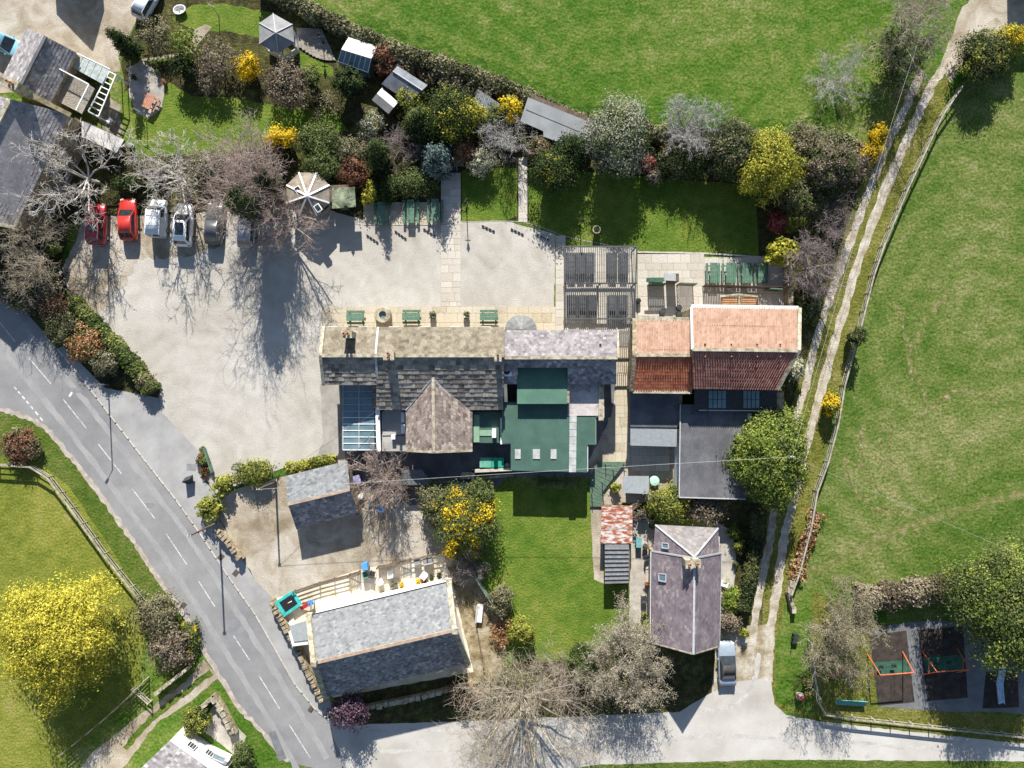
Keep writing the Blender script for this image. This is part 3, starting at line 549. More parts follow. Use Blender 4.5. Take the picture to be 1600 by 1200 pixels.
# conservatory
T = thing('conservatory', 'lean-to conservatory with blue glass roof at the side of the stone pub', 'conservatory', W(562, 655))
g = MB(); cols_ = [(537, 603), (561, 603), (585, 603)]; n = 10
for i in range(n):
    y0 = 602 + 101 * i / n; y1 = 602 + 101 * (i + 1) / n
    for x0, x1, z0, z1 in ((536, 561, 2.15, 2.4), (561, 586, 2.4, 2.65)):
        MB().slab([W(x0 + 1, y0 + 1, z0), W(x1 - 1, y0 + 1, z1), W(x1 - 1, y1 - 0.5, z1), W(x0 + 1, y1 - .5, z0)], 0.03).build('glass_pane', GLASSB, T, True)
for i in range(n + 1):
    y = 602 + 101 * i / n; bar(T, 'glazing_bar', W(536, y, 2.17), W(587, y, 2.68), 0.07, 0.09, LEAD if i < 5 else WHITE)  # bars in the pub's shadow coloured grey, the sunlit ones white
bar(T, 'glazing_bar', W(561, 602, 2.42), W(561, 703, 2.42), 0.05, 0.07, WHITE); bar(T, 'gutter', W(536, 602, 2.15), W(536, 703, 2.15), 0.1, 0.1, LEAD); bar(T, 'parapet', W(589, 602, 2.75), W(592, 705, 2.75), 0.42, 0.3, WHITE)
MB().prism([W(541, 603), W(589, 603), W(589, 700), W(541, 700)], -.2, 1.95).build('wall', mat('conservatory_wall', [(0.3, (.10, .11, .12)), (0.7, (.16, .17, .18))], 1), T, True)
# slate wing
T = thing('pub_wing', 'lower lilac slate roofed wing at the east end of the stone pub', 'building', W(876, 556))
zE, zR = 4.5, 5.75; A, B, C, D = P3([(965, 516, zE), (787, 516, zE), (787, 559, zR), (965, 559, zR)])
slope(T, A, B, C, D, SL_L, 0.33, 0.25, seed=7); E_, F_ = W(787, 600, 4.0), W(963, 600, 4.0); hh = lambda x, u: W(x, 559, zR).lerp(W(x, 600, 4.0), u)
for x0, x1, u, sd in ((787, 808, 1, 8), (808, 887, .36, 81), (887, 963, 1, 82)): slope(T, hh(x0, u), hh(x1, u), hh(x1, 0), hh(x0, 0), SL_H, 0.36, 0.3, lift=0.045, seed=sd)
gwalls(T, B, A, D, C, E_, F_, STONE); bar(T, 'ridge_tiles', C, D, 0.3, 0.14, COPE, 0.05); bar(T, 'gable_coping', W(965, 515, zE), W(966, 559, zR), 0.2, 0.12, COPE, .05)
wrow(T, W(960, 521), W(845, 521), 3, 1.5, 1.1, 1.2)
mb = MB(); n = 14; pts = [W(787, 516, 2.7)] + [W(814 - 25 * math.cos(math.pi * i / n), 516 - 24 * math.sin(math.pi * i / n), 2.3) for i in range(n + 1)]
apex = W(814, 515, 2.9)
for i in range(1, n + 1):
    MB().slab([pts[i], pts[i + 1], apex], 0.05).build('bay_lead', flat('bay_lead_dark', (0.16, 0.165, 0.165)) if i % 2 else flat('bay_lead_grey', (0.19, 0.195, 0.20)), T, True)
b_ = MB(); b_.prism([W(814 - 23 * math.cos(math.pi * i / n), 517 - 21 * math.sin(math.pi * i / n)) for i in range(n + 1)], -.1, 2.2); b_.build('bay_wall', STONE, T, True)
p = W(938, 538, 5.3); MB().lathe([(.09, 0), (.09, .5)], (p.x, p.y, 4.9), 8).build('flue', DARK, T, True)
# kitchen block with green sheet roofs
T = thing('kitchen_block', 'flat kitchen extension with dark green sheet roofs and white rooflights behind the pub', 'building', W(860, 660))
def ribbed(T, name, pts, m, pitch=0.22, h=0.035, thick=0.1, along='y'):
    o = MB().slab(pts, thick).build(name, m, T, True); rb = MB()
    A, B, C, D = [Vector(p) for p in pts]; L = (B - A).length; k = int(L / pitch)
    for i in range(1, k): rb.beam(A.lerp(B, i / k) + Vector((0, 0, h / 2 - .005)), D.lerp(C, i / k) + Vector((0, 0, h / 2 - .005)), 0.05, h)
    r = rb.build('ribs', m, None); r.parent = o; r.data.transform(Matrix.Translation(-Vector(T.location))); r['kind'] = 'stuff'; return o
z1, z2 = 4.1, 3.15
ribbed(T, 'upper_roof', P3([(808, 573, z1 + .08), (887, 574, z1 + .08), (886, 631, z1), (808, 631, z1)]), GREEN1, 0.35)
MB().prism([W(812, 576), W(885, 576), W(885, 628), W(812, 628)], 0, z1 - .08).build('wall', STONE, T, True)
ribbed(T, 'lower_roof', P3([(784, 628, z2 + .02), (931, 628, z2 + .02), (931, 695, z2), (784, 692, z2)]), GREEN2, 0.35)
ribbed(T, 'lower_roof', P3([(798, 690, z2 + .005), (918, 690, z2 + .005), (918, 738, z2 - .03), (798, 735, z2 - .03)]), GREEN2, 0.35)
MB().prism([W(788, 632), W(926, 632), W(926, 690), W(914, 690), W(914, 731), W(803, 729), (W(803, 690)), W(788, 690)], 0, z2 - .13).build('wall', RENDER, T, True)
GRP = mat('grp_sheet', [(0.3, (.33, .345, .335)), (0.7, (.50, .51, .50))], 1.5, 6, .6)
for i in range(8): y0, y1 = 649 + 89 * i / 8 + .3, 649 + 89 * (i + 1) / 8 - .3; MB().slab(P3([(890 - i / 8, y0, z2 + .14), (901 - i / 8, y0, z2 + .14), (901 - i / 8, y1, z2 + .13), (890 - i / 8, y1, z2 + .13)]), .16).build('skylight_panel', GRP, T, True)
for x, w_ in ((809, 9), (838, 11), (865, 9)):
    MB().slab(P3([(x - w_ / 2, 702, z2 + .08), (x + w_ / 2, 702, z2 + .08), (x + w_ / 2, 717, z2 + .08), (x - w_ / 2, 717, z2 + .08)]), .06).build('rooflight', mat('grp_sheet', []), T, True)
MB().slab(P3([(888, 593, 3.25), (936, 593, 3.25), (936, 649.5, 3.25), (887, 649.5, 3.25)]), .15).build('felt_roof', FELTP, T, True)
bar(T, 'coping', W(940, 592, 3.4), W(939, 657, 3.4), .5, .25, COPE)
MB().prism([W(890, 596), W(938, 596), W(938, 650), W(890, 650)], 0, 3.1).build('wall', RENDER, T, True)
ribbed(T, 'side_roof', P3([(738, 643, 2.5), (783, 643, 2.5), (783, 692, 2.45), (738, 692, 2.45)]), GREEN2, 0.3)
MB().slab(P3([(740, 648, 2.57), (749, 648, 2.57), (749, 691, 2.52), (740, 691, 2.52)]), .06).build('roof_panel', GREENL, T, True); MB().slab(P3([(749.3, 672, 2.57), (770, 672, 2.57), (770, 681, 2.55), (749.3, 681, 2.55)]), .06).build('roof_panel', GREENL, T, True)
MB().prism([W(741, 646), W(783, 646), W(783, 688), W(741, 688)], 0, 2.38).build('wall', RENDER, T, True); bar(T, 'gutter', W(783, 653, 2.6), W(783, 694, 2.6), .14, .12, WHITE); bar(T, 'gutter', W(783, 693, 2.6), W(799, 693, 2.6), .12, .1, WHITE)
p = W(772, 677, 3.3); MB().box((p.x, p.y, 3.0), (.4, .85, .9)).build('flue', WHITE, T, True)
T2 = thing('fan_unit', 'white roof extractor fan box with silver duct beside the upper green roof', 'fan', W(795, 580, 4.4))
p = W(792, 580, 4.4); MB().box((p.x, p.y, 4.45), (.95, 1.0, .8)).build('casing', WHITE, T2, True); MB().lathe([(.33, 0), (.33, .06), (.26, .06), (.26, .02)], (p.x, p.y, 4.855), 16).build('fan_grille', DARK, T2, True)
MB().tube(W(797, 580, 4.45), W(809, 580, 4.45), .38, .38, 12).build('duct', STEELG, T2, True); [MB().box((p.x + u_, p.y, 3.9), (.1, .8, .4)).build('stand', STEELG, T2, True) for u_ in (-.3, .3)]
p = W(858, 566, 5.2); T2 = thing('extract_cowl', 'small square steel roof cowl on the dark slate slope above the green roof', 'cowl', (p.x, p.y, 4.6)); MB().box((0, 0, .3), (.7, .7, .6)).build('base', STEELG, T2); MB().lathe([(.25, 0), (.25, .2), (.3, .22), (.1, .35)], (0, 0, .6), 12).build('cap', LEAD, T2)

# ================================================================= the barn and its outbuildings
T = thing('pantile_barn', 'long stone barn with salmon and red pantile roof in two heights', 'barn', W(1110, 552))
zE, zR = 4.75, 6.3
A, B, C, D = P3([(1082, 499, zE), (994, 499, zE), (994, 555, zR), (1082, 555, zR)]); slope(T, A, B, C, D, PAN_N, 0.24, 0.33, 'pantile', .02, 11, covering='pantiles')
E_, F_ = W(989, 610, zE), W(1082, 610, zE); slope(T, E_, F_, D, C, PAN_O, 0.24, 0.33, 'pantile', .02, 12, covering='pantiles')
gwalls(T, B, A, D, C, E_, F_, STONE, .15); bar(T, 'ridge_tiles', C, D, .3, .16, COPE, .05); bar(T, 'wall_head', W(993, 498, zE), W(1081, 500, zE), .5, .2, COPE, .02); bar(T, 'wall_head', W(988, 612, zE), W(1081, 613, zE), .3, .16, COPE, -.05)
bar(T, 'gable_coping', W(991, 498, zE), W(991, 555, zR), .4, .18, STONE, .05); bar(T, 'gable_coping', W(991, 555, zR), W(986, 611, zE), .4, .18, STONE, .05)
zE, zR = 5.0, 7.0
A, B, C, D = P3([(1246, 481, zE), (1080, 479, zE), (1081, 546, zR), (1246, 548, zR)]); slope(T, A, B, C, D, PAN_N, 0.24, 0.34, 'pantile', .02, 13, covering='pantiles')
E_, F_ = W(1083, 607, 5.25), W(1213, 609, 5.25); slope(T, E_, F_, D, C, PAN_R, 0.24, 0.34, 'pantile', .02, 14, covering='pantiles')
gwalls(T, B, A, D, C, E_, F_, STONE, .15); bar(T, 'ridge_tiles', C, D, .3, .16, COPE, .05); bar(T, 'wall_head', W(1080, 478.5, zE), W(1247, 481, zE), .35, .16, RENDER, .02)
bar(T, 'gable_coping', W(1249, 481, zE), W(1248, 548, zR), .36, .16, COPE, .04); bar(T, 'gable_coping', W(1248, 548, zR), W(1214, 609, 5.25), .36, .16, COPE, .04); bar(T, 'verge_tiles', W(1080, 480, zE), W(1081, 546, zR), .2, .1, WHITE, .08)
for i, x in enumerate((1101, 1142, 1182, 1218)):
    for dy, z in ((-9, zR - .28), (10, zR - .3)):
        p = W(x, 547 + dy, z); MB().tube((p.x, p.y, z - .25), (p.x, p.y, z + .28), .07, .07, 6).build('roof_vent', POT if dy > 0 else DARK, T, True)
wrow(T, W(1070, 507), W(1000, 507), 2, 2.0); wrow(T, W(1220, 488), W(1090, 488), 3, 2.0)
T = thing('glazed_leanto', 'dark lean-to with two blue glazed roof panels along the back of the red pantile barn', 'lean-to', W(1150, 624))
MB().slab(P3([(1085, 608, 4.1), (1214, 608, 4.1), (1214, 641, 3.5), (1085, 641, 3.5)]), .12).build('roof_slope', DARK, T, True)
MB().prism([W(1088, 612), W(1206, 612), W(1206, 637), W(1088, 637)], 0, 3.35).build('wall', STONE, T, True)
bar(T, 'gutter', W(1092, 641, 3.5), W(1216, 642, 3.5), .1, .1, LEAD)
for x0, x1 in ((1107, 1135), (1161, 1187)):
    f = bar(T, 'rooflight_frame', W(x0, 609, 4.16), W(x1, 609, 4.16), .08, .08, DARK)
    for i in range(4):
        for j in range(2):
            u0, u1 = x0 + (x1 - x0) * i / 4 + .6, x0 + (x1 - x0) * (i + 1) / 4 - .6; v0, v1 = 610 + 14 * j + .4, 610 + 14 * (j + 1) - .4; zz = lambda v: 4.17 - (v - 608) / 33 * .6
            MB().slab([W(u0, v0, zz(v0)), W(u1, v0, zz(v0)), W(u1, v1, zz(v1)), W(u0, v1, zz(v1))], .04).build('glass_pane', GLASSB, T, True)
T = thing('flat_store', 'flat roofed store with wide grey felt roof below the big green conifer', 'building', W(1115, 705))
MB().slab(P3([(1064, 632, 3.0), (1085, 632, 3.0), (1085, 641, 3.0), (1168, 641, 3.0), (1165, 779, 3.0), (1061, 776, 3.0)]), .2).build('flat_roof', FELT, T, True)
MB().prism([W(1068, 636), W(1160, 644), W(1160, 767), W(1066, 766)], 0, 2.8).build('wall', RENDER, T, True); bar(T, 'roof_edge', W(1061, 777, 3.02), W(1165, 780, 3.02), .1, .14, LEAD); bar(T, 'roof_edge', W(1063, 632, 3.02), W(1061, 777, 3.02), .1, .14, LEAD)
for x, y in ((1080, 646), (1104, 641), (1149, 647)): p = W(x, y, 3.2); MB().tube((p.x, p.y, 3.0), (p.x, p.y, 3.6), .05, .05, 6).build('vent_pipe', DARK, T, True)
for x in (1082, 1102, 1122, 1142): bar(T, 'felt_seam', W(x, 643, 3.01), W(x - 1, 776, 3.01), .07, .03, flat('seam_felt', (.13, .13, .14)))
T = thing('back_kitchen', 'flat dark roof behind the orange pantile barn with pale metal awning', 'building', W(1022, 645))
MB().slab(P3([(985, 613, 2.9), (1061, 613, 2.9), (1058, 668, 2.85), (985, 667, 2.85)]), .18).build('flat_roof', FELT, T, True); MB().prism([W(988, 616), W(1057, 616), W(1054, 662), W(988, 662)], 0, 2.7).build('wall', STONE, T, True)
ribbed(T, 'awning', P3([(985, 669, 2.75), (1058, 670, 2.75), (1057, 698, 2.45), (985, 696, 2.45)]), METAL, .5)
for x in (988, 1054): p = W(x, 695, 2.3); MB().tube((p.x, p.y, 0), (p.x, p.y, 2.38), .05, .05, 8).build('post', STEELG, T, True)
bar(T, 'yard_wall', W(1060, 670, .9), W(1056, 775, .9), .25, 1.8, RENDER)
T = thing('tool_store', 'small grey boarded shed roof beside a round pale green lid', 'shed', W(992, 757))
ribbed(T, 'roof', P3([(974, 744, 1.9), (1014, 744, 1.9), (1014, 772, 1.75), (973, 770, 1.75)]), METAL, .4); MB().prism([W(977, 747), W(1011, 747), W(1011, 767), W(977, 767)], 0, 1.7).build('wall', BROWNW, T, True); bar(T, 'door', W(985, 767.6, .8), W(1000, 767.6, .8), .05, 1.5, DARK)
p = W(1021, 750); T = thing('water_tank', 'round pale green tank lid beside the small grey shed', 'tank', p); MB().lathe([(.46, 0), (.5, .1), (.5, .55), (.44, .6)], (0, 0, 0), 18).build('body', flat('mint_plastic', (.36, .62, .48), .5), T); MB().lathe([(.5, 0), (.5, .04), (.2, .1)], (0, 0, .6), 18).build('lid', flat('mint_lid', (.42, .70, .55), .5), T)

# ================================================================= purple-slate cottage
T = thing('slate_cottage', 'cottage with purple slate gable roof, pale hipped end and twin chimney', 'house', W(1065, 900))
zr, ze = 6.3, 2.9; R0, R1 = W(1085, 872, zr), W(1083, 1022, zr); a0, a1 = W(1019, 862, ze), W(1018, 1004, ze); b0, b1 = W(1127, 865, ze), W(1124, 1010, ze)
slope(T, a0, a1, R1, R0, SL_P, .36, .24, seed=21, lift=.02); slope(T, b1, b0, R0, R1, SL_P, .36, .24, seed=22, lift=.02); gwalls(T, a0, a1, R1, R0, b0, b1, STONE)
h0, h1 = W(1024, 820, ze), W(1122, 825, ze); HR = W(1085, 870, zr - .25)
slope(T, h1, h0, HR, HR, SL_T, .36, .24, seed=23, lift=.02); slope(T, h0, W(1021, 861, ze), W(1085, 870.5, zr - .26), HR, SL_P, .36, .24, seed=24, lift=.02); slope(T, W(1124, 864, ze), h1, HR, W(1085, 870.5, zr - .26), SL_P, .36, .24, seed=25, lift=.02)
MB().prism([W(1030, 826), W(1112, 830), W(1112, 860), W(1030, 858)], -.2, 2.8).build('wall', RENDER, T, True)
for p, q in ((h0, HR), (h1, HR), (W(1019, 861, ze), R0), (W(1127, 864, ze), R0)): bar(T, 'hip_lead', p, q, .16, .08, LEAD, .05)
bar(T, 'ridge_tiles', R0, R1, .2, .1, LEAD, .05); bar(T, 'gutter', W(1017, 862, ze), W(1016, 1004, ze), .12, .1, LEAD, -.05); bar(T, 'gutter', b0, b1, .12, .1, LEAD, -.05)
bar(T, 'verge', a1, R1, .12, .1, COPE, .02); bar(T, 'verge', R1, b1, .12, .1, COPE, .02)
chimney(T, 1077, 882, 7.0, .6, .7, 5.4, 1); chimney(T, 1089, 881, 7.0, .6, .7, 5.4, 1)
def onsl(x, y, z): return W(x, y, z)
rooflight(T, W(1034, 848, 3.7), W(1044, 849, 4.2), W(1044, 857, 4.2), W(1034, 856, 3.7)); rooflight(T, W(1029, 896, 3.6), W(1040, 897, 4.15), W(1040, 909, 4.15), W(1029, 907, 3.6))
wrow(T, W(1024, 985), W(1022, 850), 4, 1.4); wrow(T, W(1108, 985), W(1022, 985), 2, 1.4); wrow(T, W(1114, 850), W(1111, 985), 3, 1.4)

# ================================================================= chapel
T = thing('chapel', 'stone chapel with steep grey slate roof and pale copings beside the road', 'chapel', W(605, 985))
zE, zR = 3.0, 6.8; A, B, C, D = P3([(698, 911, zE), (486, 962, zE), (493, 1035, zR), (707, 985, zR)]); slope(T, A, B, C, D, SL_G, .32, .24, seed=31, lift=.02)
E_, F_ = W(512, 1089, 3.5), W(728, 1037, 3.5); slope(T, E_, F_, D, C, SL_H, .32, .24, seed=32, lift=.02); gwalls(T, B, A, D, C, E_, F_, RENDER, .12)
bar(T, 'ridge_tiles', C, D, .3, .16, mat('ridge_buff', [(0.3, (.30, .22, .16)), (0.7, (.45, .35, .27))], 2), .05)
for p, q in ((W(483, 962, zE), W(491, 1036, zR)), (W(491, 1036, zR), W(510, 1090, 3.5)), (W(702, 908, zE), W(711, 985, zR)), (W(711, 985, zR), W(732, 1037, 3.5))):
    bar(T, 'gable_coping', p, q, .48, .34, COPE, .12)
for x, y in ((491, 1036), (711, 985)): p = W(x, y, zR + .3); MB().box((p.x, p.y, zR + .4), (.55, .5, .5)).build('apex_stone', COPE, T, True)
for x, y, z in ((484, 962, zE), (702, 908, zE), (511, 1090, 3.5), (731, 1037, 3.5)): p = W(x, y, z); MB().box((p.x, p.y, z + .1), (.6, .6, .5)).build('kneeler', COPE, T, True)
bar(T, 'gutter', W(486, 961, zE), W(697, 910, zE), .12, .1, DARK, -.05)
q0, q1 = W(512, 1058), W(708, 1012); wrow(T, q0, q1, 4, 1.7, .9, 1.7)
T = thing('porch', 'small grey flat porch roof at the road end of the chapel', 'porch', W(470, 983)); ribbed(T, 'roof', P3([(452, 978, 2.2), (481, 969, 2.2), (483, 1000, 2.1), (459, 1003, 2.1)]), METAL, .6)
MB().prism([W(460, 978), W(486, 972), W(490, 996), W(466, 999)], 0, 2.0).build('wall', RENDER, T, True); bar(T, 'door', W(463, 999.8, 1), W(474, 998.3, 1), .05, 1.9, DARK)

# ================================================================= garage
T = thing('garage', 'detached garage with pale grey slate roof and dark rear slope in the yard', 'garage', W(505, 775))
zE, zR = 2.2, 3.7; A, B, C, D = P3([(543, 720, zE), (446, 744, zE), (450, 788, zR), (547, 765, zR)]); slope(T, A, B, C, D, SL_G, .32, .24, seed=41, lift=.02); E_, F_ = W(463, 827, 2.0), W(560, 801, 2.0)
slope(T, E_, F_, D, C, SL_H, .34, .26, seed=42, lift=.025); gwalls(T, B, A, D, C, E_, F_, STONE, .12); bar(T, 'ridge_tiles', C, D, .26, .14, mat('ridge_buff', []), .04)
bar(T, 'garage_door', W(473, 813, 1.05), W(497, 806.5, 1.05), .06, 1.9, DARK)
# rusty shed and corrugated shed by the lawn
T = thing('rusty_shed', 'shed with rusty red and white corrugated iron roof beside the lawn', 'shed', W(963, 818))
RUST = mat('rusty_iron', [(0.3, (.30, .085, .04)), (0.46, (.40, .15, .085)), (0.54, (.52, .42, .38)), (0.7, (.66, .62, .60))], 1.6, 9, .8, stretch=(1, 2.6, 1), fine=.15)
ribbed(T, 'roof', P3([(940, 790, 2.3), (988, 790, 2.3), (988, 849, 2.0), (939, 849, 2.0)]), RUST, .15, .03, .06); MB().prism([W(944, 794), W(984, 794), W(984, 842), W(944, 842)], 0, 1.9).build('wall', BROWNW, T, True); bar(T, 'door', W(943.5, 812, .95), W(943.5, 826, .95), .05, 1.8, DARK)
T = thing('corrugated_shed', 'grey corrugated shed roof with broad ribs next to the rusty shed', 'shed', W(964, 880))
ribbed(T, 'roof', P3([(945, 912, 1.95), (945, 851, 2.1), (983, 851, 2.1), (982, 911, 1.95)]), flat('grey_cement_sheet', (.20, .205, .21), .8), .42, .12, .06); MB().prism([W(948, 854), W(980, 854), W(980, 900), W(948, 900)], 0, 1.85).build('wall', BROWNW, T, True); bar(T, 'door', W(955, 900.6, .9), W(968, 900.6, .9), .05, 1.7, DARK)

# ================================================================= farmhouse at the left edge
T = thing('farmhouse', 'large weathered slate farmhouse at the left edge with roof windows', 'house', W(40, 230))
zE, zR = 4.6, 7.4
R0, R1 = W(17, 155, zR), W(-75, 335, zR); e0, e1 = W(107, 178, zE), W(24, 355, zE); f0, f1 = W(-75, 130, zE), W(-165, 310, zE)
slope(T, e1, e0, R0, R1, SL_F, .42, .3, seed=51, lift=.03); slope(T, f0, f1, R1, R0, SL_F, .42, .3, seed=52, lift=.03); gwalls(T, e1, e0, R0, R1, f1, f0, STONE, .1)
bar(T, 'ridge_tiles', R0, R1, .34, .18, COPE, .05); bar(T, 'gable_coping', W(24, 356, zE), R1, .34, .18, COPE, .06)
bar(T, 'gable_coping', W(-2, 122, zR), W(112, 181, zE), .42, .3, mat('mossy_coping', [(0.3, (.22, .19, .10)), (0.7, (.42, .37, .22))], 2), .15)
chimney(T, 17, 130, 8.4, 1.1, .8, 6.2, 2, -.48)
rooflight(T, W(11, 179, 6.6), W(27, 187, 6.15), W(24, 194, 6.15), W(8, 186, 6.6)); rooflight(T, W(-4, 238, 6.2), W(6, 241, 5.9), W(3, 249, 5.9), W(-7, 246, 6.2))
d = (W(107, 178) - W(24, 355)).normalized(); nr = Vector((d.y, -d.x, 0))
for y in (318, 262): 
    q = W(24 + (355 - y) * 83 / 177, y, zE); q = Vector((q.x, q.y, 0)) - nr * 0.03
    for z in (3.4, 1.3): window(T, (q.x, q.y, z), 1.0, 1.1, nr)
T = thing('farmhouse_wing', 'lower slate roofed wing of the farmhouse beside its timber roof deck', 'house', W(65, 105)); zE, zR = 3.2, 5.0
R0, R1 = W(72, 57, zR), W(28, 144, zR); e0, e1 = W(119, 82, zE), W(76, 167, zE); f0, f1 = W(42, 44, zE), W(-2, 132, zE)
slope(T, e1, e0, R0, R1, SL_F, .4, .3, seed=53); slope(T, f0, f1, R1, R0, SL_F, .4, .3, seed=54); gwalls(T, e1, e0, R0, R1, f1, f0, STONE, .1); bar(T, 'ridge_tiles', R0, R1, .3, .16, FELT, .04)
T = thing('roof_deck', 'grey timber roof deck with white railings above a glazed store', 'deck', W(112, 140))
a, b, c, d = P3([(98, 112, 2.6), (148, 138, 2.6), (128, 178, 2.6), (84, 155, 2.6)]); n = 16
for i in range(n): MB().slab([a.lerp(d, (i + .04) / n), b.lerp(c, (i + .04) / n), b.lerp(c, (i + .96) / n), a.lerp(d, (i + .96) / n)], .06).build('deck_board', WOOD, T, True)
MB().prism([W(104, 118), W(150, 140), W(134, 175), W(92, 156)], 0, 2.5).build('wall', STONE, T, True)
for p, q in ((a, b), (b, c)):
    z = Vector((0, 0, 1.0)); MB().beam(p + z, q + z, .1, .07).build('handrail', WHITE, T, True)
    k = int((q - p).length / .16)
    for i in range(k + 1): s_ = p.lerp(q, i / k); MB().beam(s_, s_ + z, .035, .035).build('baluster', WHITE, T, True)
T = thing('glass_store_roof', 'narrow lean-to roof of five grey glass panels beside the roof deck', 'lean-to', W(145, 105)); a, b, c, d = P3([(120, 83, 2.3), (172, 108, 2.3), (160, 131, 2.5), (111, 104, 2.5)])
for i in range(5): MB().slab([a.lerp(b, (i + .03) / 5), a.lerp(b, (i + .97) / 5), d.lerp(c, (i + .97) / 5), d.lerp(c, (i + .03) / 5)], .05).build('glass_panel', flat('dusty_glass', (.33, .37, .36), .3), T, True)
bar(T, 'gutter', a, b, .1, .1, WHITE); MB().prism([W(124, 90), W(170, 112), W(160, 130), W(115, 106)], 0, 2.1).build('wall', STONE, T, True)
T = thing('ladder_pergola', 'white timber pergola like a ladder along the farmhouse deck', 'pergola', W(160, 145)); a, b, c, d = P3([(171, 112, 2.3), (181, 117, 2.3), (154, 182, 2.3), (138, 174, 2.3)])
bar(T, 'rail', a, d, .1, .1, WHITE); bar(T, 'rail', b, c, .1, .1, WHITE)
for i in range(9): bar(T, 'rung', a.lerp(d, i / 8), b.lerp(c, i / 8), .1, .08, WHITE)
for q in (a, b, c, d): MB().beam((q.x, q.y, 0), (q.x, q.y, 2.25), .1, .1).build('post', WHITE, T, True)
T = thing('pale_shed', 'long pale flat roofed shed on the lawn edge by the farmhouse', 'shed', W(162, 214)); MB().slab(P3([(128, 189, 2.3), (194, 218, 2.3), (182, 239, 2.3), (127, 213, 2.3)]), .12).build('roof', mat('pale_sheet', [(0.3, (.38, .37, .36)), (0.7, (.55, .54, .53))], 1, 8, .8), T, True)
MB().prism([W(136, 194), W(196, 220), W(186, 237), W(134, 213)], 0, 2.15).build('wall', BROWNW, T, True); bar(T, 'door', W(147, 220, 1), W(157, 224.5, 1), .06, 1.8, DARK)
T = thing('white_cottage', 'white walled cottage with grey slate roof at the bottom left', 'house', W(285, 1190)); zE, zR = 3.4, 6.0
R0, R1 = W(205, 1215, zR), W(290, 1270, zR); e0, e1 = W(264, 1158, zE), W(345, 1215, zE); f0, f1 = W(150, 1290, zE), W(240, 1350, zE)
slope(T, e1, e0, R0, R1, SL_H, .36, .26, seed=61); slope(T, f0, f1, R1, R0, SL_H, .36, .26, seed=62); gwalls(T, e1, e0, R0, R1, f1, f0, RENDER, .05)
d_ = (e1 - e0).normalized(); nn = Vector((-d_.y, d_.x, 0)); 
for u, z in ((.32, 2.1), (.62, 1.5)): q = e0.lerp(e1, u); window(T, (q.x + nn.x * .05, q.y + nn.y * .05, z), .9, 1.0, nn, panes=3)
MB().prism([W(286, 1149), W(291, 1145), W(364, 1180), W(357, 1189)], 0, 1.5).build('extension', RENDER, T, True); rooflight(T, W(335, 1176, 1.75), W(353, 1184, 1.75), W(350, 1192, 1.75), W(332, 1184, 1.75))
# houses just outside the frame whose shadows fall into it
T = thing('stone_barn', 'stone barn just beyond the top edge casting a gable shadow on the yard', 'barn', W(85, -75)); zE, zR = 2.8, 4.6
R0, R1 = W(85, -200, zR), W(97, -75, zR); e0, e1 = W(50, -200, zE), W(58, -72, zE); f0, f1 = W(125, -200, zE), W(135, -78, zE)
slope(T, e0, e1, R1, R0, SL_H, .5, .4, seed=71); slope(T, f1, f0, R0, R1, SL_H, .5, .4, seed=72); gwalls(T, e0, e1, R1, R0, f0, f1, STONE)
T = thing('stone_house', 'stone house just beyond the top right corner casting shade on the track', 'house', W(1640, -70)); zE, zR = 4, 6.5
R0, R1 = W(1640, -110, zR), W(1850, -110, zR); e0, e1 = W(1612, -60, zE), W(1850, -60, zE); f0, f1 = W(1612, -170, zE), W(1850, -170, zE)
slope(T, e0, e1, R1, R0, SL_H, .5, .4, seed=73); slope(T, f1, f0, R0, R1, SL_H, .5, .4, seed=74); gwalls(T, f0, f1, R1, R0, e0, e1, STONE)
# ---------------------------------------------------------------- vegetation
SPC = {
 'ever': [(0.012, 0.026, 0.007), (0.030, 0.055, 0.013), (0.075, 0.10, 0.022)],
 'bright': [(0.065, 0.115, 0.015), (0.16, 0.215, 0.032), (0.30, 0.33, 0.065)],
 'mid': [(0.042, 0.070, 0.017), (0.095, 0.125, 0.034), (0.17, 0.19, 0.065)],
 'olive': [(0.095, 0.090, 0.048), (0.175, 0.165, 0.088), (0.275, 0.255, 0.15)],
 'grey': [(0.10, 0.115, 0.075), (0.235, 0.25, 0.17), (0.42, 0.42, 0.32)],
 'blue': [(0.035, 0.06, 0.055), (0.095, 0.145, 0.135), (0.20, 0.265, 0.245)],
 'yellow': [(0.33, 0.21, 0.008), (0.66, 0.46, 0.01), (0.80, 0.61, 0.03)],
 'russet': [(0.085, 0.034, 0.022), (0.19, 0.085, 0.05), (0.32, 0.17, 0.095)],
 'brown': [(0.10, 0.078, 0.052), (0.20, 0.16, 0.112), (0.32, 0.27, 0.20)],
 'orange': [(0.17, 0.085, 0.03), (0.37, 0.19, 0.085), (0.50, 0.31, 0.16)],
 'willow': [(0.26, 0.24, 0.022), (0.49, 0.44, 0.04), (0.66, 0.59, 0.10)],
 'gold': [(0.16, 0.17, 0.016), (0.33, 0.32, 0.03), (0.50, 0.46, 0.06)],
 'lime': [(0.10, 0.12, 0.016), (0.23, 0.25, 0.035), (0.38, 0.37, 0.08)],
 'purple': [(0.035, 0.016, 0.028), (0.09, 0.045, 0.07), (0.26, 0.18, 0.24)],
 'red': [(0.16, 0.025, 0.025), (0.30, 0.06, 0.055), (0.42, 0.14, 0.11)],
 'cream': [(0.20, 0.21, 0.13), (0.42, 0.42, 0.29), (0.62, 0.60, 0.45)],
 'blossom': [(0.20, 0.18, 0.12), (0.33, 0.30, 0.22), (0.50, 0.46, 0.39)],
 'ivy': [(0.020, 0.036, 0.012), (0.055, 0.075, 0.022), (0.13, 0.14, 0.05)],
}
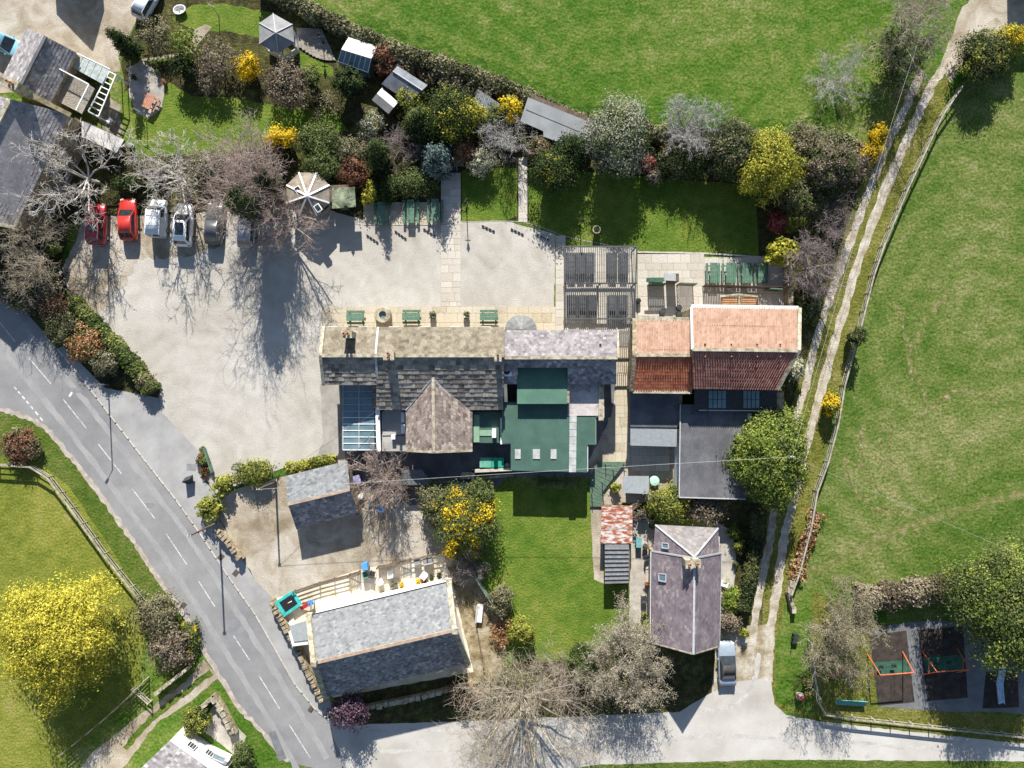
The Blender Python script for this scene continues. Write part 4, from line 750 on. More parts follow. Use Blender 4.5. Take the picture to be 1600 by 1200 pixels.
def leafmat(sp):
    c = SPC[sp]; return mat('leaf_' + sp, [(0.25, c[0]), (0.5, c[1]), (0.75, c[2])], 0.9, 4, 0.75, attr=True, amix=0.72, transl=0.22, spec=0.25)
BARK = {'birch': mat('bark_birch', [(0.3, (0.33, 0.30, 0.26)), (0.7, (0.60, 0.57, 0.53))], 2, 6, 0.8), 'ash': mat('bark_ash', [(0.3, (0.25, 0.21, 0.155)), (0.7, (0.43, 0.375, 0.29))], 2, 6, 0.85),
        'brown': mat('bark_brown', [(0.3, (0.12, 0.085, 0.065)), (0.7, (0.24, 0.18, 0.145))], 2, 6, 0.85), 'pink': mat('bark_pink', [(0.3, (0.23, 0.17, 0.145)), (0.7, (0.43, 0.35, 0.315))], 2, 6, 0.85),
        'mauve': mat('bark_mauve', [(0.3, (0.17, 0.135, 0.13)), (0.7, (0.32, 0.27, 0.265))], 2, 6, 0.85), 'dark': mat('bark_dark', [(0.3, (0.045, 0.035, 0.026)), (0.7, (0.10, 0.08, 0.06))], 2, 6, 0.9),
        'silver': mat('bark_silver', [(0.3, (0.28, 0.27, 0.255)), (0.7, (0.50, 0.485, 0.465))], 2, 6, 0.85)}

def unit(v): return v / (np.linalg.norm(v, axis=-1, keepdims=True) + 1e-9)
def leaves(rng, P, N, size, asp=1.7):
    """rhombic leaves at P with normals N"""
    n = len(P); s = size * rng.uniform(0.6, 1.35, n)[:, None]; t = unit(np.cross(N, rng.normal(size=(n, 3)))); b = np.cross(N, t)
    V = np.stack([P - t * s * asp / 2, P - b * s / 2 + N * s * 0.08, P + t * s * asp / 2, P + b * s / 2 + N * s * 0.08], 1).reshape(-1, 3)
    return V, np.arange(4 * n).reshape(n, 4)
def crown(rng, R, h0, h1, leaf, cover, shape, clump=0.2, ry=1.0, up=0.35, lump=0.16, droop=0.0, asp=1.7):
    hh = (h1 - h0) / 2; area = 2 * math.pi * R * R * ry * (0.5 + 0.5 * hh / max(R, .1)) + 0.3; n = int(cover * area / (leaf * leaf * 0.85)); n = max(60, min(n, 42000))
    nc = max(8, int(n / 34)); ph = rng.uniform(0, 6.28, 6)
    if shape == 'cone':
        t = 1 - np.sqrt(rng.uniform(0.0, 1, nc)); a = rng.uniform(0, 2 * np.pi, nc); lob = 1 + lump * np.sin(5 * a + ph[0]) * 0.6 + lump * np.sin(9 * a + ph[1] + 9 * t)
        r = R * (1 - t) ** 0.85 * np.sqrt(rng.uniform(0.45, 1.0, nc)) * lob; C = np.stack([r * np.cos(a), r * np.sin(a) * ry, h0 + (h1 - h0) * t], 1); O = unit(np.stack([np.cos(a), np.sin(a), np.full(nc, 0.6)], 1))
    else:
        D = unit(rng.normal(size=(nc, 3))); D[:, 2] = np.where(D[:, 2] < -0.35, -D[:, 2], D[:, 2]); a = np.arctan2(D[:, 1], D[:, 0])
        lob = 1 + lump * (np.sin(3 * a + ph[0] + 2 * D[:, 2]) + 0.8 * np.sin(5 * a + ph[1] - 3 * D[:, 2]) + 0.6 * np.sin(8 * a + ph[2])) * np.clip(1.2 - D[:, 2] ** 2, .2, 1)
        rr = lob * rng.uniform(0.70, 1.03, nc) * np.where(rng.uniform(0, 1, nc) < .1, rng.uniform(1.04, 1.16, nc), 1); C = np.stack([D[:, 0] * R * rr, D[:, 1] * R * ry * rr, h0 + hh + D[:, 2] * hh * np.clip(rr, .6, 1.06)], 1); O = D
    ci = rng.integers(0, nc, n); off = rng.normal(size=(n, 3)) * (clump * R * 0.5 + 0.06) * np.array([1, 1, 0.8]); P = C[ci] + off
    if droop: P[:, 2] -= droop * rng.uniform(0, 1, n) ** 2
    P[:, 2] = np.maximum(P[:, 2], 0.05)
    N = unit(unit(off) * 0.55 + O[ci] * 0.6 + rng.normal(size=(n, 3)) * 0.45 + np.array([0, 0, up]))
    V, F = leaves(rng, P, N, leaf, asp); A = np.clip(0.55 * rng.normal(0.5, 0.2, n) + 0.45 * rng.uniform(0.1, 0.9, nc)[ci], 0, 1); return V, F, A
def tubes(P0, P1, R0, R1, k=3):
    d = unit(P1 - P0); up = np.where(np.abs(d[:, 2:3]) < 0.9, np.array([[0, 0, 1.0]]), np.array([[0, 1.0, 0]])); x = unit(np.cross(d, up)); y = np.cross(x, d); vs = []
    for P, R in ((P0, R0), (P1, R1)):
        for i in range(k): a = 2 * math.pi * i / k; vs.append(P + x * (R * math.cos(a))[:, None] + y * (R * math.sin(a))[:, None])
    V = np.stack(vs, 1).reshape(-1, 3); n = len(P0); b = (np.arange(n) * 2 * k)[:, None]
    F = np.concatenate([b + np.array([[i, (i + 1) % k, k + (i + 1) % k, k + i]]) for i in range(k)], 0); return V, F
def bare(rng, R, h, limbs=7, kids=(6, 6, 4), trunk=0.25, r0=0.16, ry=1.0, spread=1.0, twig=0.014):
    """branch skeleton; returns (big segments, twig segments) as arrays p0,p1,r0,r1"""
    big = []; small = []
    def grow(p, d, L, r, lev):
        ns = 4 if lev < 2 else 3; pts = [p]; cur = d.copy()
        for i in range(ns):
            cur = unit(cur + rng.normal(size=3) * (0.16 + 0.05 * lev) + np.array([0, 0, 0.10 if lev < 2 else 0.04])); p = p + cur * L / ns; ra = r * (1 - 0.6 * i / ns); rb = r * (1 - 0.6 * (i + 1) / ns)
            (big if lev < 1 else small).append((pts[-1], p, ra, rb)); pts.append(p)
            if lev < 3:
                c = kids[lev]; m = int(c / ns) + (1 if rng.uniform() < (c / ns) % 1 else 0)
                for _ in range(m if i or lev else 0):
                    side = unit(np.cross(cur, rng.normal(size=3))); nd = unit(cur * rng.uniform(0.45, 0.9) + side * rng.uniform(0.5, 0.9)); q = pts[-2] + (p - pts[-2]) * rng.uniform(0.2, 1)
                    grow(q, nd, L * rng.uniform(0.38, 0.62), max(twig, rb * 0.55), lev + 1)
    th = h * trunk; top = np.array([rng.normal() * .1, rng.normal() * .1, th]); big.append((np.zeros(3), top, r0, r0 * .8))
    for i in range(limbs):
        a = 2 * math.pi * (i + rng.uniform(-.3, .3)) / limbs; el = rng.uniform(0.15, 1.0) if i else 1.45; d = np.array([math.cos(a) * math.cos(el) * spread, math.sin(a) * math.cos(el) * ry * spread, math.sin(el) * 1.0])
        Lr = R * 0.72 * math.cos(el) + (h - th) * 0.72 * math.sin(el); grow(top * rng.uniform(0.75, 1), unit(d), Lr * rng.uniform(.85, 1.1), r0 * .55, 0)
    f = lambda S_: tuple(np.array([s[i] for s in S_]) for i in range(4)); return f(big), f(small)

def core(rng, R, z0, z1, shape, ry, sp, T):
    """solid hull added inside the crown to block light and make its shadow solid"""
    mb = MB(); n = 14; prof = []
    for j in range(8):
        t = j / 7; prof.append((R * ((1 - t) ** .85 if shape == 'cone' else math.sin(math.pi * (.12 + .86 * t)) ** .7) + .02, z0 + (z1 - z0) * t))
    vs = [(r * math.cos(2 * math.pi * i / n) * rng.uniform(.82, 1.1), r * math.sin(2 * math.pi * i / n) * ry * rng.uniform(.82, 1.1), z * rng.uniform(.97, 1.03)) for r, z in prof for i in range(n)]
    mb.add(vs, [(j * n + i, j * n + (i + 1) % n, (j + 1) * n + (i + 1) % n, (j + 1) * n + i) for j in range(7) for i in range(n)] + [tuple(range(7 * n, 8 * n)), tuple(range(n - 1, -1, -1))]); mb.a = list(rng.uniform(.1, .6, len(mb.f))); mb.build('shadow_core', leafmat(sp), T)['kind'] = 'stuff'
PN = [0]
def plant(name, label, px, py, r, h, sp=None, shape='round', cat=None, leaf=0.115, cover=2.6, ry=1.0, h0=None, bark='dark', clump=0.2, bare_=None, up=0.35, lump=0.13, group=None, droop=0.0, mix=None, zf=0.5, asp=1.7):
    """plant whose crown shows centred on photo pixel (px,py) with radius r px and height h metres"""
    PN[0] += 1; rng = np.random.default_rng(PN[0] * 17 + 5); b = W(px, py, zf * h); R = r / S * (1 - zf * h / H)
    T = thing(name, label, cat or ('tree' if h > 3.4 else 'shrub'), (b.x, b.y, 0), 0, group)
    tree = h > 3.4; cname = 'crown' if tree else 'foliage'; tname = 'trunk' if tree else 'stem'
    if bare_:
        kw = dict(bare_); bd = kw.pop('budsp', None); bc = kw.pop('buds', 0); bg_, sm = bare(rng, R, h, ry=ry, **kw)
        V, F = tubes(*bg_, k=6); npmesh(tname, V, F, np.full(len(F), .5), BARK[bark], T); V, F = tubes(*sm, k=3); npmesh(cname if not sp else 'twigs', V, F, np.full(len(F), .5), BARK[bark], T)['kind'] = 'stuff'
        if bd:
            ends = sm[1]; k = min(len(ends) * bc, 16000); ii = rng.integers(0, len(ends), int(k)); P = ends[ii] + rng.normal(size=(len(ii), 3)) * 0.12; V, F = leaves(rng, P, unit(rng.normal(size=P.shape) + np.array([0, 0, .5])), leaf * 0.6)
            npmesh('buds', V, F, np.clip(rng.normal(.5, .22, len(F)), 0, 1), leafmat(bd), T)['kind'] = 'stuff'
    else:
        mb = MB(); hs = h * (0.55 if shape != 'cone' else 0.9); rt = max(0.03, 0.035 * R + 0.012 * h); mb.tube((0, 0, -0.05), (0, 0, hs), rt, rt * .35, 7)
        for i in range(5):
            a = i * 1.26 + PN[0]; q = Vector((math.cos(a) * R * .55, math.sin(a) * R * .55 * ry, min(h * .72, hs * 1.2))); mb.tube((0, 0, hs * (.25 + .1 * i)), q if shape != 'cone' else q * .6 + Vector((0, 0, .1)), rt * .5, rt * .15, 5)
        mb.build(tname, BARK[bark], T)
    if sp:
        if cover >= 1.5 and not bare_: core(rng, R * .74, (h0 if h0 is not None else .12 * h), h * .84, shape, ry, sp, T)  # added hull keeps sunlight from leaking through leafy crowns
        z0 = h0 if h0 is not None else (0.12 * h if not bare_ else 0.3 * h)
        V, F, A = crown(rng, R, z0, h, leaf, cover, shape, clump, ry, up, lump, droop, asp); npmesh(cname, V, F, A, leafmat(sp), T)['kind'] = 'stuff'
        if mix:
            V, F, A = crown(rng, R * mix[2] if len(mix) > 2 else R, z0, h * 1.02, leaf, cover * mix[1], shape, clump * .6, ry, up, lump); npmesh('blossom' if mix[0] == 'yellow' else 'tips', V, F, A, leafmat(mix[0]), T)['kind'] = 'stuff'
    return T
def hedge(name, label, pts, w, h, sp, cover=2.2, leaf=0.15, cat='hedge', mix=None, rough=0.12):
    PN[0] += 1; rng = np.random.default_rng(PN[0] * 13); q = [W(p.x, p.y, h * .6) for p in curve(pts, 5)]; o = q[0].copy(); T = thing(name, label, cat, (o.x, o.y, 0))
    Q = np.array([[p.x - o.x, p.y - o.y] for p in q]); seg = np.linalg.norm(Q[1:] - Q[:-1], axis=1); cum = np.concatenate([[0], np.cumsum(seg)]); Lt = cum[-1]; wm = w / S
    mb = MB(); vs = []; k = len(Q)
    for i in range(k):
        d = unit(Q[min(i + 1, k - 1)] - Q[max(i - 1, 0)]); nn = np.array([-d[1], d[0]])
        for sx, z in ((-.36, 0), (-.36, h * .8), (.36, h * .8), (.36, 0)): p = Q[i] + nn * sx * wm; vs.append((p[0], p[1], z))
    mb.add(vs, [(4 * i + a, 4 * i + b, 4 * i + 4 + b, 4 * i + 4 + a) for i in range(k - 1) for a, b in ((0, 1), (1, 2), (2, 3))] + [(0, 1, 2, 3), (4 * k - 4, 4 * k - 3, 4 * k - 2, 4 * k - 1)]); mb.build('branches', BARK['dark'], T)
    def lay(sp, cover, nm):
        n = int(cover * Lt * (wm + 1.4 * h) / (leaf * leaf * .85)); n = min(n, 24000); s = rng.uniform(0, Lt, n); i = np.clip(np.searchsorted(cum, s) - 1, 0, k - 2); f = ((s - cum[i]) / seg[i])[:, None]; c = Q[i] * (1 - f) + Q[i + 1] * f; d = unit(Q[i + 1] - Q[i]); nn = np.stack([-d[:, 1], d[:, 0]], 1)
        g = 1 + rough * (np.sin(s * 2.1 + 1) + np.sin(s * 4.7) + .7 * np.sin(s * 9.3 + 2)); u = rng.uniform(-1, 1, n); top = rng.uniform(0, 1, n) < .6; a = np.where(top, u, np.sign(u)) * .5 * wm * g; z = np.where(top, h * (1 - .18 * u ** 2) * (.85 + .15 * g), h * rng.uniform(.1, .95, n))
        P = np.concatenate([c + nn * a[:, None], z[:, None]], 1) + rng.normal(size=(n, 3)) * .07; N = unit(np.stack([nn[:, 0] * u, nn[:, 1] * u, np.full(n, .8)], 1) + rng.normal(size=(n, 3)) * .5); V, F = leaves(rng, P, N, leaf); npmesh(nm, V, F, np.clip(rng.normal(.5, .2, n) + .25 * np.sin(s * 1.3), 0, 1), leafmat(sp), T)['kind'] = 'stuff'
    lay(sp, cover, 'foliage')
    if mix: lay(mix[0], mix[1], 'tips')
    return T
TB = dict(limbs=9, kids=(8, 6, 5)); TS = dict(limbs=7, kids=(7, 6, 4), r0=.1); TW = dict(limbs=16, kids=(6, 6, 4), trunk=.08, r0=.06, twig=.011)
def tb(**k): d = dict(TB); d.update(k); return d
def tw(**k): d = dict(TW); d.update(k); return d
# --- trees round the car park
plant('birch_tree', 'white stemmed bare birch at the farmhouse end above the red cars', 118, 268, 62, 8, bark='birch', bare_=tb(r0=.2, twig=.024))
plant('birch_tree', 'white stemmed bare birch spreading above the white car', 270, 272, 52, 7, bark='birch', bare_=tb(limbs=8, r0=.18, twig=.024))
plant('bare_tree', 'broad bare brown tree over the parked grey cars', 396, 296, 72, 9, bark='pink', bare_=tb(limbs=14, kids=(11, 8, 5), r0=.24, twig=.017))
plant('bare_tree', 'pink twigged bare tree spreading in front of the white ribbed gazebo', 448, 345, 66, 7.5, bark='pink', bare_=tb(limbs=9, kids=(8, 6, 5)), ry=.8)
plant('ivy_tree', 'ivy clad evergreen trunk rising from bare branches beside the gazebo', 398, 325, 24, 9.5, 'ivy', cover=2.3, h0=2, leaf=.15)
plant('ivy_tree', 'small ivy clump among bare twigs above the car park', 425, 290, 16, 7, 'ivy', cover=2.0, h0=1.5, leaf=.15)
# --- hedge and boundary of the north field
hedge('field_hedge', 'long grey green hedge curving along the edge of the north field', [(405, -25), (470, 10), (560, 55), (640, 88), (720, 112), (800, 142), (905, 190), (1010, 207), (1150, 218), (1250, 222), (1330, 225)], 22, 1.7, 'olive', 2.0, .17, mix=('mid', .7))
hedge('bramble_bank', 'brown bramble bank inside the field hedge above the blue grey shed', [(540, 75), (600, 95), (660, 100), (720, 130), (770, 150)], 34, 1.3, 'brown', 1.7, .16, mix=('mid', .6), rough=.3)
for a in (
 ('cordyline_palm', 'spiky green cabbage palm in the top garden', 296, 72, 21, 3.6, 'bright', dict(leaf=.16, cover=1.4, clump=.5)),
 ('cypress_tree', 'dark narrow cypress at the corner of the stable yard', 190, 65, 16, 6, 'ever', dict(shape='cone', ry=1.2)),
 ('shrub', 'grey twiggy shrub bed beside the stable yard fence', 245, 55, 26, 2, 'olive', dict(cover=1.3)),
 ('shrub', 'brown twiggy shrub right of the cabbage palm', 342, 95, 30, 3, 'brown', dict(cover=1.2)),
 ('forsythia', 'yellow forsythia beside the brown shrub in the top garden', 387, 107, 18, 2.6, 'yellow', dict(cover=1.5, ry=1.2)),
 ('shrub', 'dark evergreen mound under the cabbage palm', 290, 105, 20, 2.6, 'ever', {}),
 ('shrub', 'purple brown bare shrub left of the forsythia', 330, 125, 24, 2, 'brown', dict(cover=1.1)),
 ('shrub', 'large tan twiggy shrub below the hexagonal summerhouse', 450, 135, 36, 3, 'brown', dict(cover=1.4)),
 ('shrub', 'light green shrub between tan shrub and round yew', 487, 124, 15, 2.2, 'mid', {}),
 ('shrub', 'small yellow green shrub at the foot of the tan shrub', 481, 153, 10, 1.4, 'lime', {}),
 ('yew_ball', 'round dark yew below the greenhouse', 545, 133, 22, 3.6, 'ever', dict(leaf=.14, cover=2.6)),
 ('shrub', 'brown dead shrub between greenhouse and dark blue shed', 595, 92, 22, 2.2, 'russet', dict(cover=1.3)),
 ('shrub', 'pale flowering perennial patch left of the round yew', 508, 165, 24, 1.0, 'olive', dict(cover=1.0)),
 ('forsythia', 'yellow forsythia at the foot of the garden lawn', 440, 218, 26, 2.6, 'yellow', dict(cover=1.5, ry=.65)),
 ('shrub', 'grey brown twiggy shrub left of the lawn forsythia', 428, 235, 18, 2, 'brown', {}),
 ('shrub', 'broad light olive shrub right of the lawn forsythia', 500, 225, 36, 2.6, 'mid', dict(ry=.8)),
 ('shrub', 'mid green shrub above the white ribbed gazebo', 505, 262, 30, 2.8, 'mid', dict(ry=.7)),
 ('shrub', 'pale olive shrub left of the tall dark cypress', 548, 238, 26, 2.6, 'olive', dict(ry=.7)),
 ('shrub', 'russet bare shrub behind the mossy hut', 550, 270, 23, 2.6, 'russet', dict(cover=1.6)),
 ('shrub', 'olive shrub bed below the bare birches on the left', 235, 262, 34, 1.6, 'olive', dict(ry=.5, cover=1.6)),
 ('shrub', 'green ivy shrub between the two white birches', 200, 285, 26, 1.5, 'mid', dict(ry=.6, cover=1.5)),
 ('shrub', 'tan scrub under the broad bare tree near the lawn', 330, 258, 34, 1.8, 'olive', dict(ry=.6, cover=1.5)),
 ('shrub', 'brown scrub behind the parked grey cars', 385, 262, 40, 1.6, 'brown', dict(ry=.6, cover=1.4)),
 ('shrub', 'scrubby growth under the pink twigged tree', 425, 320, 34, 1.6, 'olive', dict(ry=.7, cover=1.4)),
 ('cypress_tree', 'tall dark column cypress right of the russet shrub', 588, 240, 19, 6.5, 'ever', dict(shape='cone', ry=1.5, leaf=.15)),
 ('shrub', 'grey leaved shrub below the slate shed', 578, 195, 22, 1.8, 'grey', dict(cover=1.2)),
 ('shrub', 'blossoming tan shrub at the corner of the slate shed', 640, 155, 22, 2.6, 'lime', dict(cover=1.4)),
 ('purple_shrub', 'bare purple brown shrub among the dark conifers', 626, 225, 30, 3, None, dict(bark='mauve', bare_=tw(limbs=14))),
 ('conifer', 'dark olive conifer left of the gold tipped conifers', 655, 190, 32, 4.5, 'ever', dict(shape='cone', mix=('mid', .5))),
 ('conifer', 'dark clumped conifer with golden tips above the blue spruce', 706, 185, 38, 4.5, 'ever', dict(clump=.32, mix=('gold', .25))),
 ('conifer', 'golden tipped conifer crown beside the dark clumped conifer', 733, 180, 20, 4, 'gold', dict(clump=.3)),
 ('blue_spruce', 'blue green spruce above the flagged garden path', 684, 247, 29, 5.5, 'blue', dict(shape='cone', leaf=.15, lump=.3)),
 ('shrub', 'dark green shrub at the foot of the blue spruce', 640, 285, 36, 1.8, 'mid', dict(ry=.6)),
 ('shrub', 'low evergreen shrub behind the green garden tables', 605, 297, 26, 1.5, 'ever', dict(ry=.7)),
 ('shrub', 'yellow green shrub beside the mossy hut', 578, 303, 12, 1.6, 'gold', dict(ry=1.4)),
 ('shrub', 'rust brown shrub right of the blue spruce', 725, 236, 18, 2.4, 'russet', dict(ry=1.4)),
 ('variegated_shrub', 'round cream variegated shrub at the head of the front lawn', 751, 254, 20, 2.2, 'cream', dict(ry=1.1)),
 ('bare_tree', 'silver bare weeping tree above the front lawn', 790, 215, 34, 4, None, dict(bark='silver', bare_=tw(limbs=18, twig=.016))),
 ('gold_shrub', 'bright yellow rounded conifer beside the long grey shed', 798, 172, 18, 3, 'yellow', dict(mix=('gold', .8), cover=1.3)),
 ('shrub', 'dark green shrub left of the lawn path top', 770, 185, 20, 2.0, 'mid', {}),
 ('shrub', 'ochre shrub at the top of the narrow lawn path', 845, 233, 22, 2.2, 'olive', dict(mix=('orange', .4))),
 ('conifer', 'dark conifer with yellow green top beside the narrow lawn path', 868, 268, 33, 4.2, 'ever', dict(clump=.3, mix=('gold', .2, .75))),
 ('conifer', 'dark clumped conifer right below the long grey shed', 893, 238, 24, 4.4, 'ever', dict(clump=.3)),
 ('grey_tree', 'large pale silver green tree beside the long grey shed', 965, 216, 44, 5.5, 'grey', dict(clump=.28, ry=1.2, lump=.2, mix=('mid', .5))),
 ('shrub', 'small red stemmed shrub in shade right of the silver tree', 1010, 256, 11, 2, 'red', {}),
 ('shrub', 'small tan shrub under the red stemmed shrub', 1020, 276, 12, 1.8, 'brown', {}),
 ('bare_tree', 'silver grey bare tree overhanging the north field', 1080, 200, 52, 4.6, None, dict(bark='silver', bare_=tb(limbs=14, kids=(9, 7, 5)), ry=.85)),
 ('shrub', 'dark holly mass under the silver bare tree', 1070, 255, 46, 2.6, 'ever', dict(ry=.5, mix=('olive', .5))),
 ('conifer', 'brownish evergreen tree left of the golden cypress', 1140, 238, 40, 5, 'ever', dict(mix=('olive', .8), ry=1.1)),
 ('golden_cypress', 'golden yellow cypress above the side lawn', 1197, 262, 44, 6, 'gold', dict(clump=.18, ry=1.1, lump=.15, cover=3, mix=('lime', .5))),
 ('shrub', 'tall grey green twiggy thicket right of the golden cypress', 1262, 230, 40, 3.2, 'olive', dict(cover=1.5)),
 ('thicket_tree', 'dark thicket tree by the track right of the golden cypress', 1292, 262, 36, 4.5, 'ivy', dict(mix=('brown', .9))),
 ('shrub', 'mixed green thicket below the golden cypress', 1250, 310, 34, 2.8, 'mid', dict(mix=('olive', .7))),
 ('shrub', 'red leaved shrub at the edge of the side lawn', 1214, 348, 14, 2, 'red', dict(ry=1.2)),
 ('laurel', 'spotted yellow green laurel at the far corner of the rear patio', 1218, 397, 25, 3.2, 'gold', dict(leaf=.22, cover=1.6)),
 ('shrub', 'yellow green euonymus above the spotted laurel', 1240, 342, 18, 2, 'lime', {}),
 ('forsythia', 'bright yellow forsythia nearer the track end', 1370, 212, 13, 2.2, 'yellow', dict(ry=1.3)),
 ('forsythia', 'lower spreading yellow forsythia by the stone track', 1356, 240, 20, 2.2, 'yellow', dict(cover=1.1)),
 ('shrub', 'brown scrub behind the track forsythia', 1330, 255, 28, 2, 'brown', {}),
 ('bare_tree', 'grey bare hawthorn on the bank beside the track', 1305, 345, 34, 4, None, dict(bark='mauve', bare_=tw(limbs=14))),
 ('bare_tree', 'mauve bare thicket tree above the barn gable', 1272, 415, 48, 5.5, None, dict(bark='mauve', bare_=tb(limbs=14, kids=(9, 7, 4)), ry=1.15)),
 ('shrub', 'green undergrowth beside the barn gable', 1265, 470, 24, 1.5, 'mid', dict(ry=1.5, cover=1.3)),
 ('cream_shrub', 'cream flowering shrub at the barn gable corner', 1241, 576, 13, 2.2, 'cream', dict(ry=1.5)),
 ('ivy_stump', 'dark ivy covered stump in the field fence', 1336, 526, 12, 3.2, 'ivy', {}),
 ('forsythia', 'pale yellow shrub against the field fence', 1297, 630, 13, 2.2, 'yellow', dict(ry=1.3, mix=('lime', .5))),
 ('thicket_tree', 'ivy clad fallen limbs in the top right corner of the north field', 1400, 95, 42, 4, 'ivy', dict(cover=1.1, bark='ash', bare_=tb(limbs=10))),
 ('bare_tree', 'silver grey toppled branches lying in the north field', 1312, 118, 48, 3, None, dict(bark='silver', bare_=tw(limbs=12, kids=(8, 7, 4)), ry=.8)),
 ('bare_tree', 'tall bare tree at the top edge by the track', 1430, 35, 74, 9, None, dict(bark='ash', bare_=tb(limbs=12, kids=(9, 7, 5)))),
 ('shrub', 'dense olive holly on the track corner', 1535, 90, 38, 3.4, 'ivy', dict(mix=('lime', .35))),
 ('gold_shrub', 'yellow gorse at the end of the holly hedge', 1577, 65, 22, 3, 'gold', dict(mix=('yellow', .5))),
 ('conifer', 'broad bright green conifer beside the grey felt roof', 1201, 714, 56, 6.5, 'bright', dict(clump=.15, leaf=.12, asp=2.2, lump=.12, ry=1.3, cover=3.0, mix=('mid', .35, .9))),
 ('shrub', 'light green bush behind the purple slate cottage', 1043, 787, 32, 2.8, 'lime', dict(ry=.85, mix=('mid', .8))),
 ('shrub', 'brown twiggy bush right of the green bush behind the cottage', 1100, 797, 34, 2.4, 'brown', dict(ry=.7, cover=1.5)),
 ('shrub', 'tan twigs at the corner of the rusty shed', 992, 800, 14, 1.8, 'brown', dict(cover=1.2)),
 ('shrub', 'round clipped green bush on the cottage terrace', 1146, 832, 9, 1.1, 'bright', {}),
 ('shrub', 'round clipped yellow bush in the cottage border', 1154, 852, 8, 1.1, 'lime', {}),
 ('shrub', 'leafy green border plants beside the cottage', 1146, 935, 20, .9, 'bright', dict(ry=1.2, cover=1.5)),
 ('shrub', 'tan domed shrub behind the grey blue convertible', 1140, 972, 19, 1.3, 'brown', dict(ry=.7)),
 ('shrub', 'small round yellow bush beside the convertible', 1162, 988, 7, 1.2, 'lime', {}),
 ('climber', 'yellow green climber on the cottage wall', 1015, 985, 9, 2.4, 'lime', dict(ry=2.2)),
 ('blossom_tree', 'olive budding tree beside the playground', 1312, 985, 72, 6, None, dict(bark='ash', bare_=tb(limbs=12, kids=(9, 7, 5), buds=3, budsp='olive'), ry=1.05)),
 ('evergreen_oak', 'large dark evergreen tree at the right edge above the slide', 1572, 936, 92, 9.5, 'mid', dict(clump=.17, leaf=.13, lump=.14, cover=2.6, mix=('bright', .45))),
 ('bare_tree', 'huge bare pollard spreading over the pale lane', 815, 1105, 118, 9.5, None, dict(bark='ash', bare_=tb(limbs=17, kids=(10, 7, 4), r0=.2, twig=.014), ry=.88)),
 ('blossom_tree', 'blossoming pale tree beside the cottage on the lane', 985, 1030, 74, 6, None, dict(bark='ash', bare_=tb(limbs=12, kids=(9, 7, 5), buds=2, budsp='blossom'))),
 ('holly_tree', 'round dark holly at the lawn foot', 908, 1032, 25, 4, 'ever', dict(mix=('mid', .5))),
 ('shrub', 'pale scrub below the cottage gable', 1005, 1000, 34, 2, 'olive', dict(cover=1.3)),
 ('bare_tree', 'reddish bare tree on the bank left of the dark holly', 875, 1068, 40, 4.5, None, dict(bark='pink', bare_=tw(limbs=14))),
 ('shrub', 'olive scrub along the lane under the big bare tree', 800, 1075, 56, 1.6, 'olive', dict(ry=.5, cover=1.2)),
 ('shrub', 'brown scrub along the lane under the blossom tree', 960, 1090, 60, 1.4, 'olive', dict(ry=.4, cover=1.2)),
 ('shrub', 'red twiggy scrub at the end of the chapel bank', 725, 1085, 28, 1.8, 'russet', dict(cover=1.2, ry=.7)),
 ('purple_plum', 'dark purple plum tree at the road corner of the chapel', 547, 1108, 32, 4, 'purple', dict(ry=.8, cover=1.6)),
 ('lime_shrub', 'bright yellow green shrub at the lawn corner by the chapel garden', 815, 985, 19, 2.0, 'lime', {}),
 ('shrub', 'grey green shrub on the lawn side of the green fence', 782, 938, 18, 2, 'olive', dict(ry=1.3)),
 ('shrub', 'brown dead fern bed beside the chapel garden path', 785, 985, 20, .8, 'orange', dict(cover=1.2, ry=1.4)),
 ('bare_shrub', 'mauve bare shrub at the corner of the chapel terrace', 734, 882, 30, 3, None, dict(bark='mauve', bare_=tw(limbs=18, kids=(7, 6, 4)))),
 ('gorse_tree', 'green tree covered in yellow blossom at the lawn edge', 726, 812, 43, 4.5, 'mid', dict(clump=.24, ry=1.15, lump=.18, cover=2.2, mix=('yellow', .5))),
 ('shrub', 'fine olive evergreen left of the yellow blossom tree', 690, 785, 32, 3.2, 'olive', dict(mix=('mid', .8))),
 ('shrub', 'glossy green bush above the yellow blossom tree', 753, 772, 17, 3, 'mid', dict(ry=1.3)),
 ('bare_tree', 'reddish bare tree beside the garage in the service yard', 592, 750, 44, 5, None, dict(bark='pink', bare_=tb(limbs=12, kids=(9, 7, 4)))),
 ('shrub', 'tan lower scrub under the reddish bare tree', 612, 765, 26, 1.4, 'brown', dict(cover=1.2)),
 ('weeping_willow', 'large golden weeping willow on the green', 90, 992, 84, 7.5, 'willow', dict(leaf=.105, asp=2.6, clump=.14, lump=.2, cover=1.9, droop=1.5, ry=1.0, mix=('gold', .25))),
 ('shrub', 'dark grey brown scrub at the driveway corner', 245, 960, 36, 2, 'olive', dict(ry=1.1, cover=1.5)),
 ('shrub', 'purple brown scrub beside the driveway wall', 268, 1012, 32, 2, 'brown', dict(cover=1.6)),
 ('shrub', 'daffodil and shrub edge along the road verge', 297, 1000, 16, .8, 'mid', dict(ry=2.0, mix=('yellow', .12))),
 ('bare_tree', 'tan bare tree at the left edge below the farmhouse', 45, 392, 62, 6, None, dict(bark='ash', bare_=tb(limbs=13, kids=(9, 7, 5)))),
 ('shrub', 'brown scrub on the roadside bank at the left edge', 45, 450, 48, 2.4, 'brown', dict(ry=.7, mix=('ivy', .7))),
 ('shrub', 'dark ivy growth below the farmhouse gable', 25, 410, 40, 2.2, 'ivy', dict(cover=1.6)),
 ('shrub', 'small bright green bush at the car park corner', 86, 388, 11, 1.8, 'bright', {}),
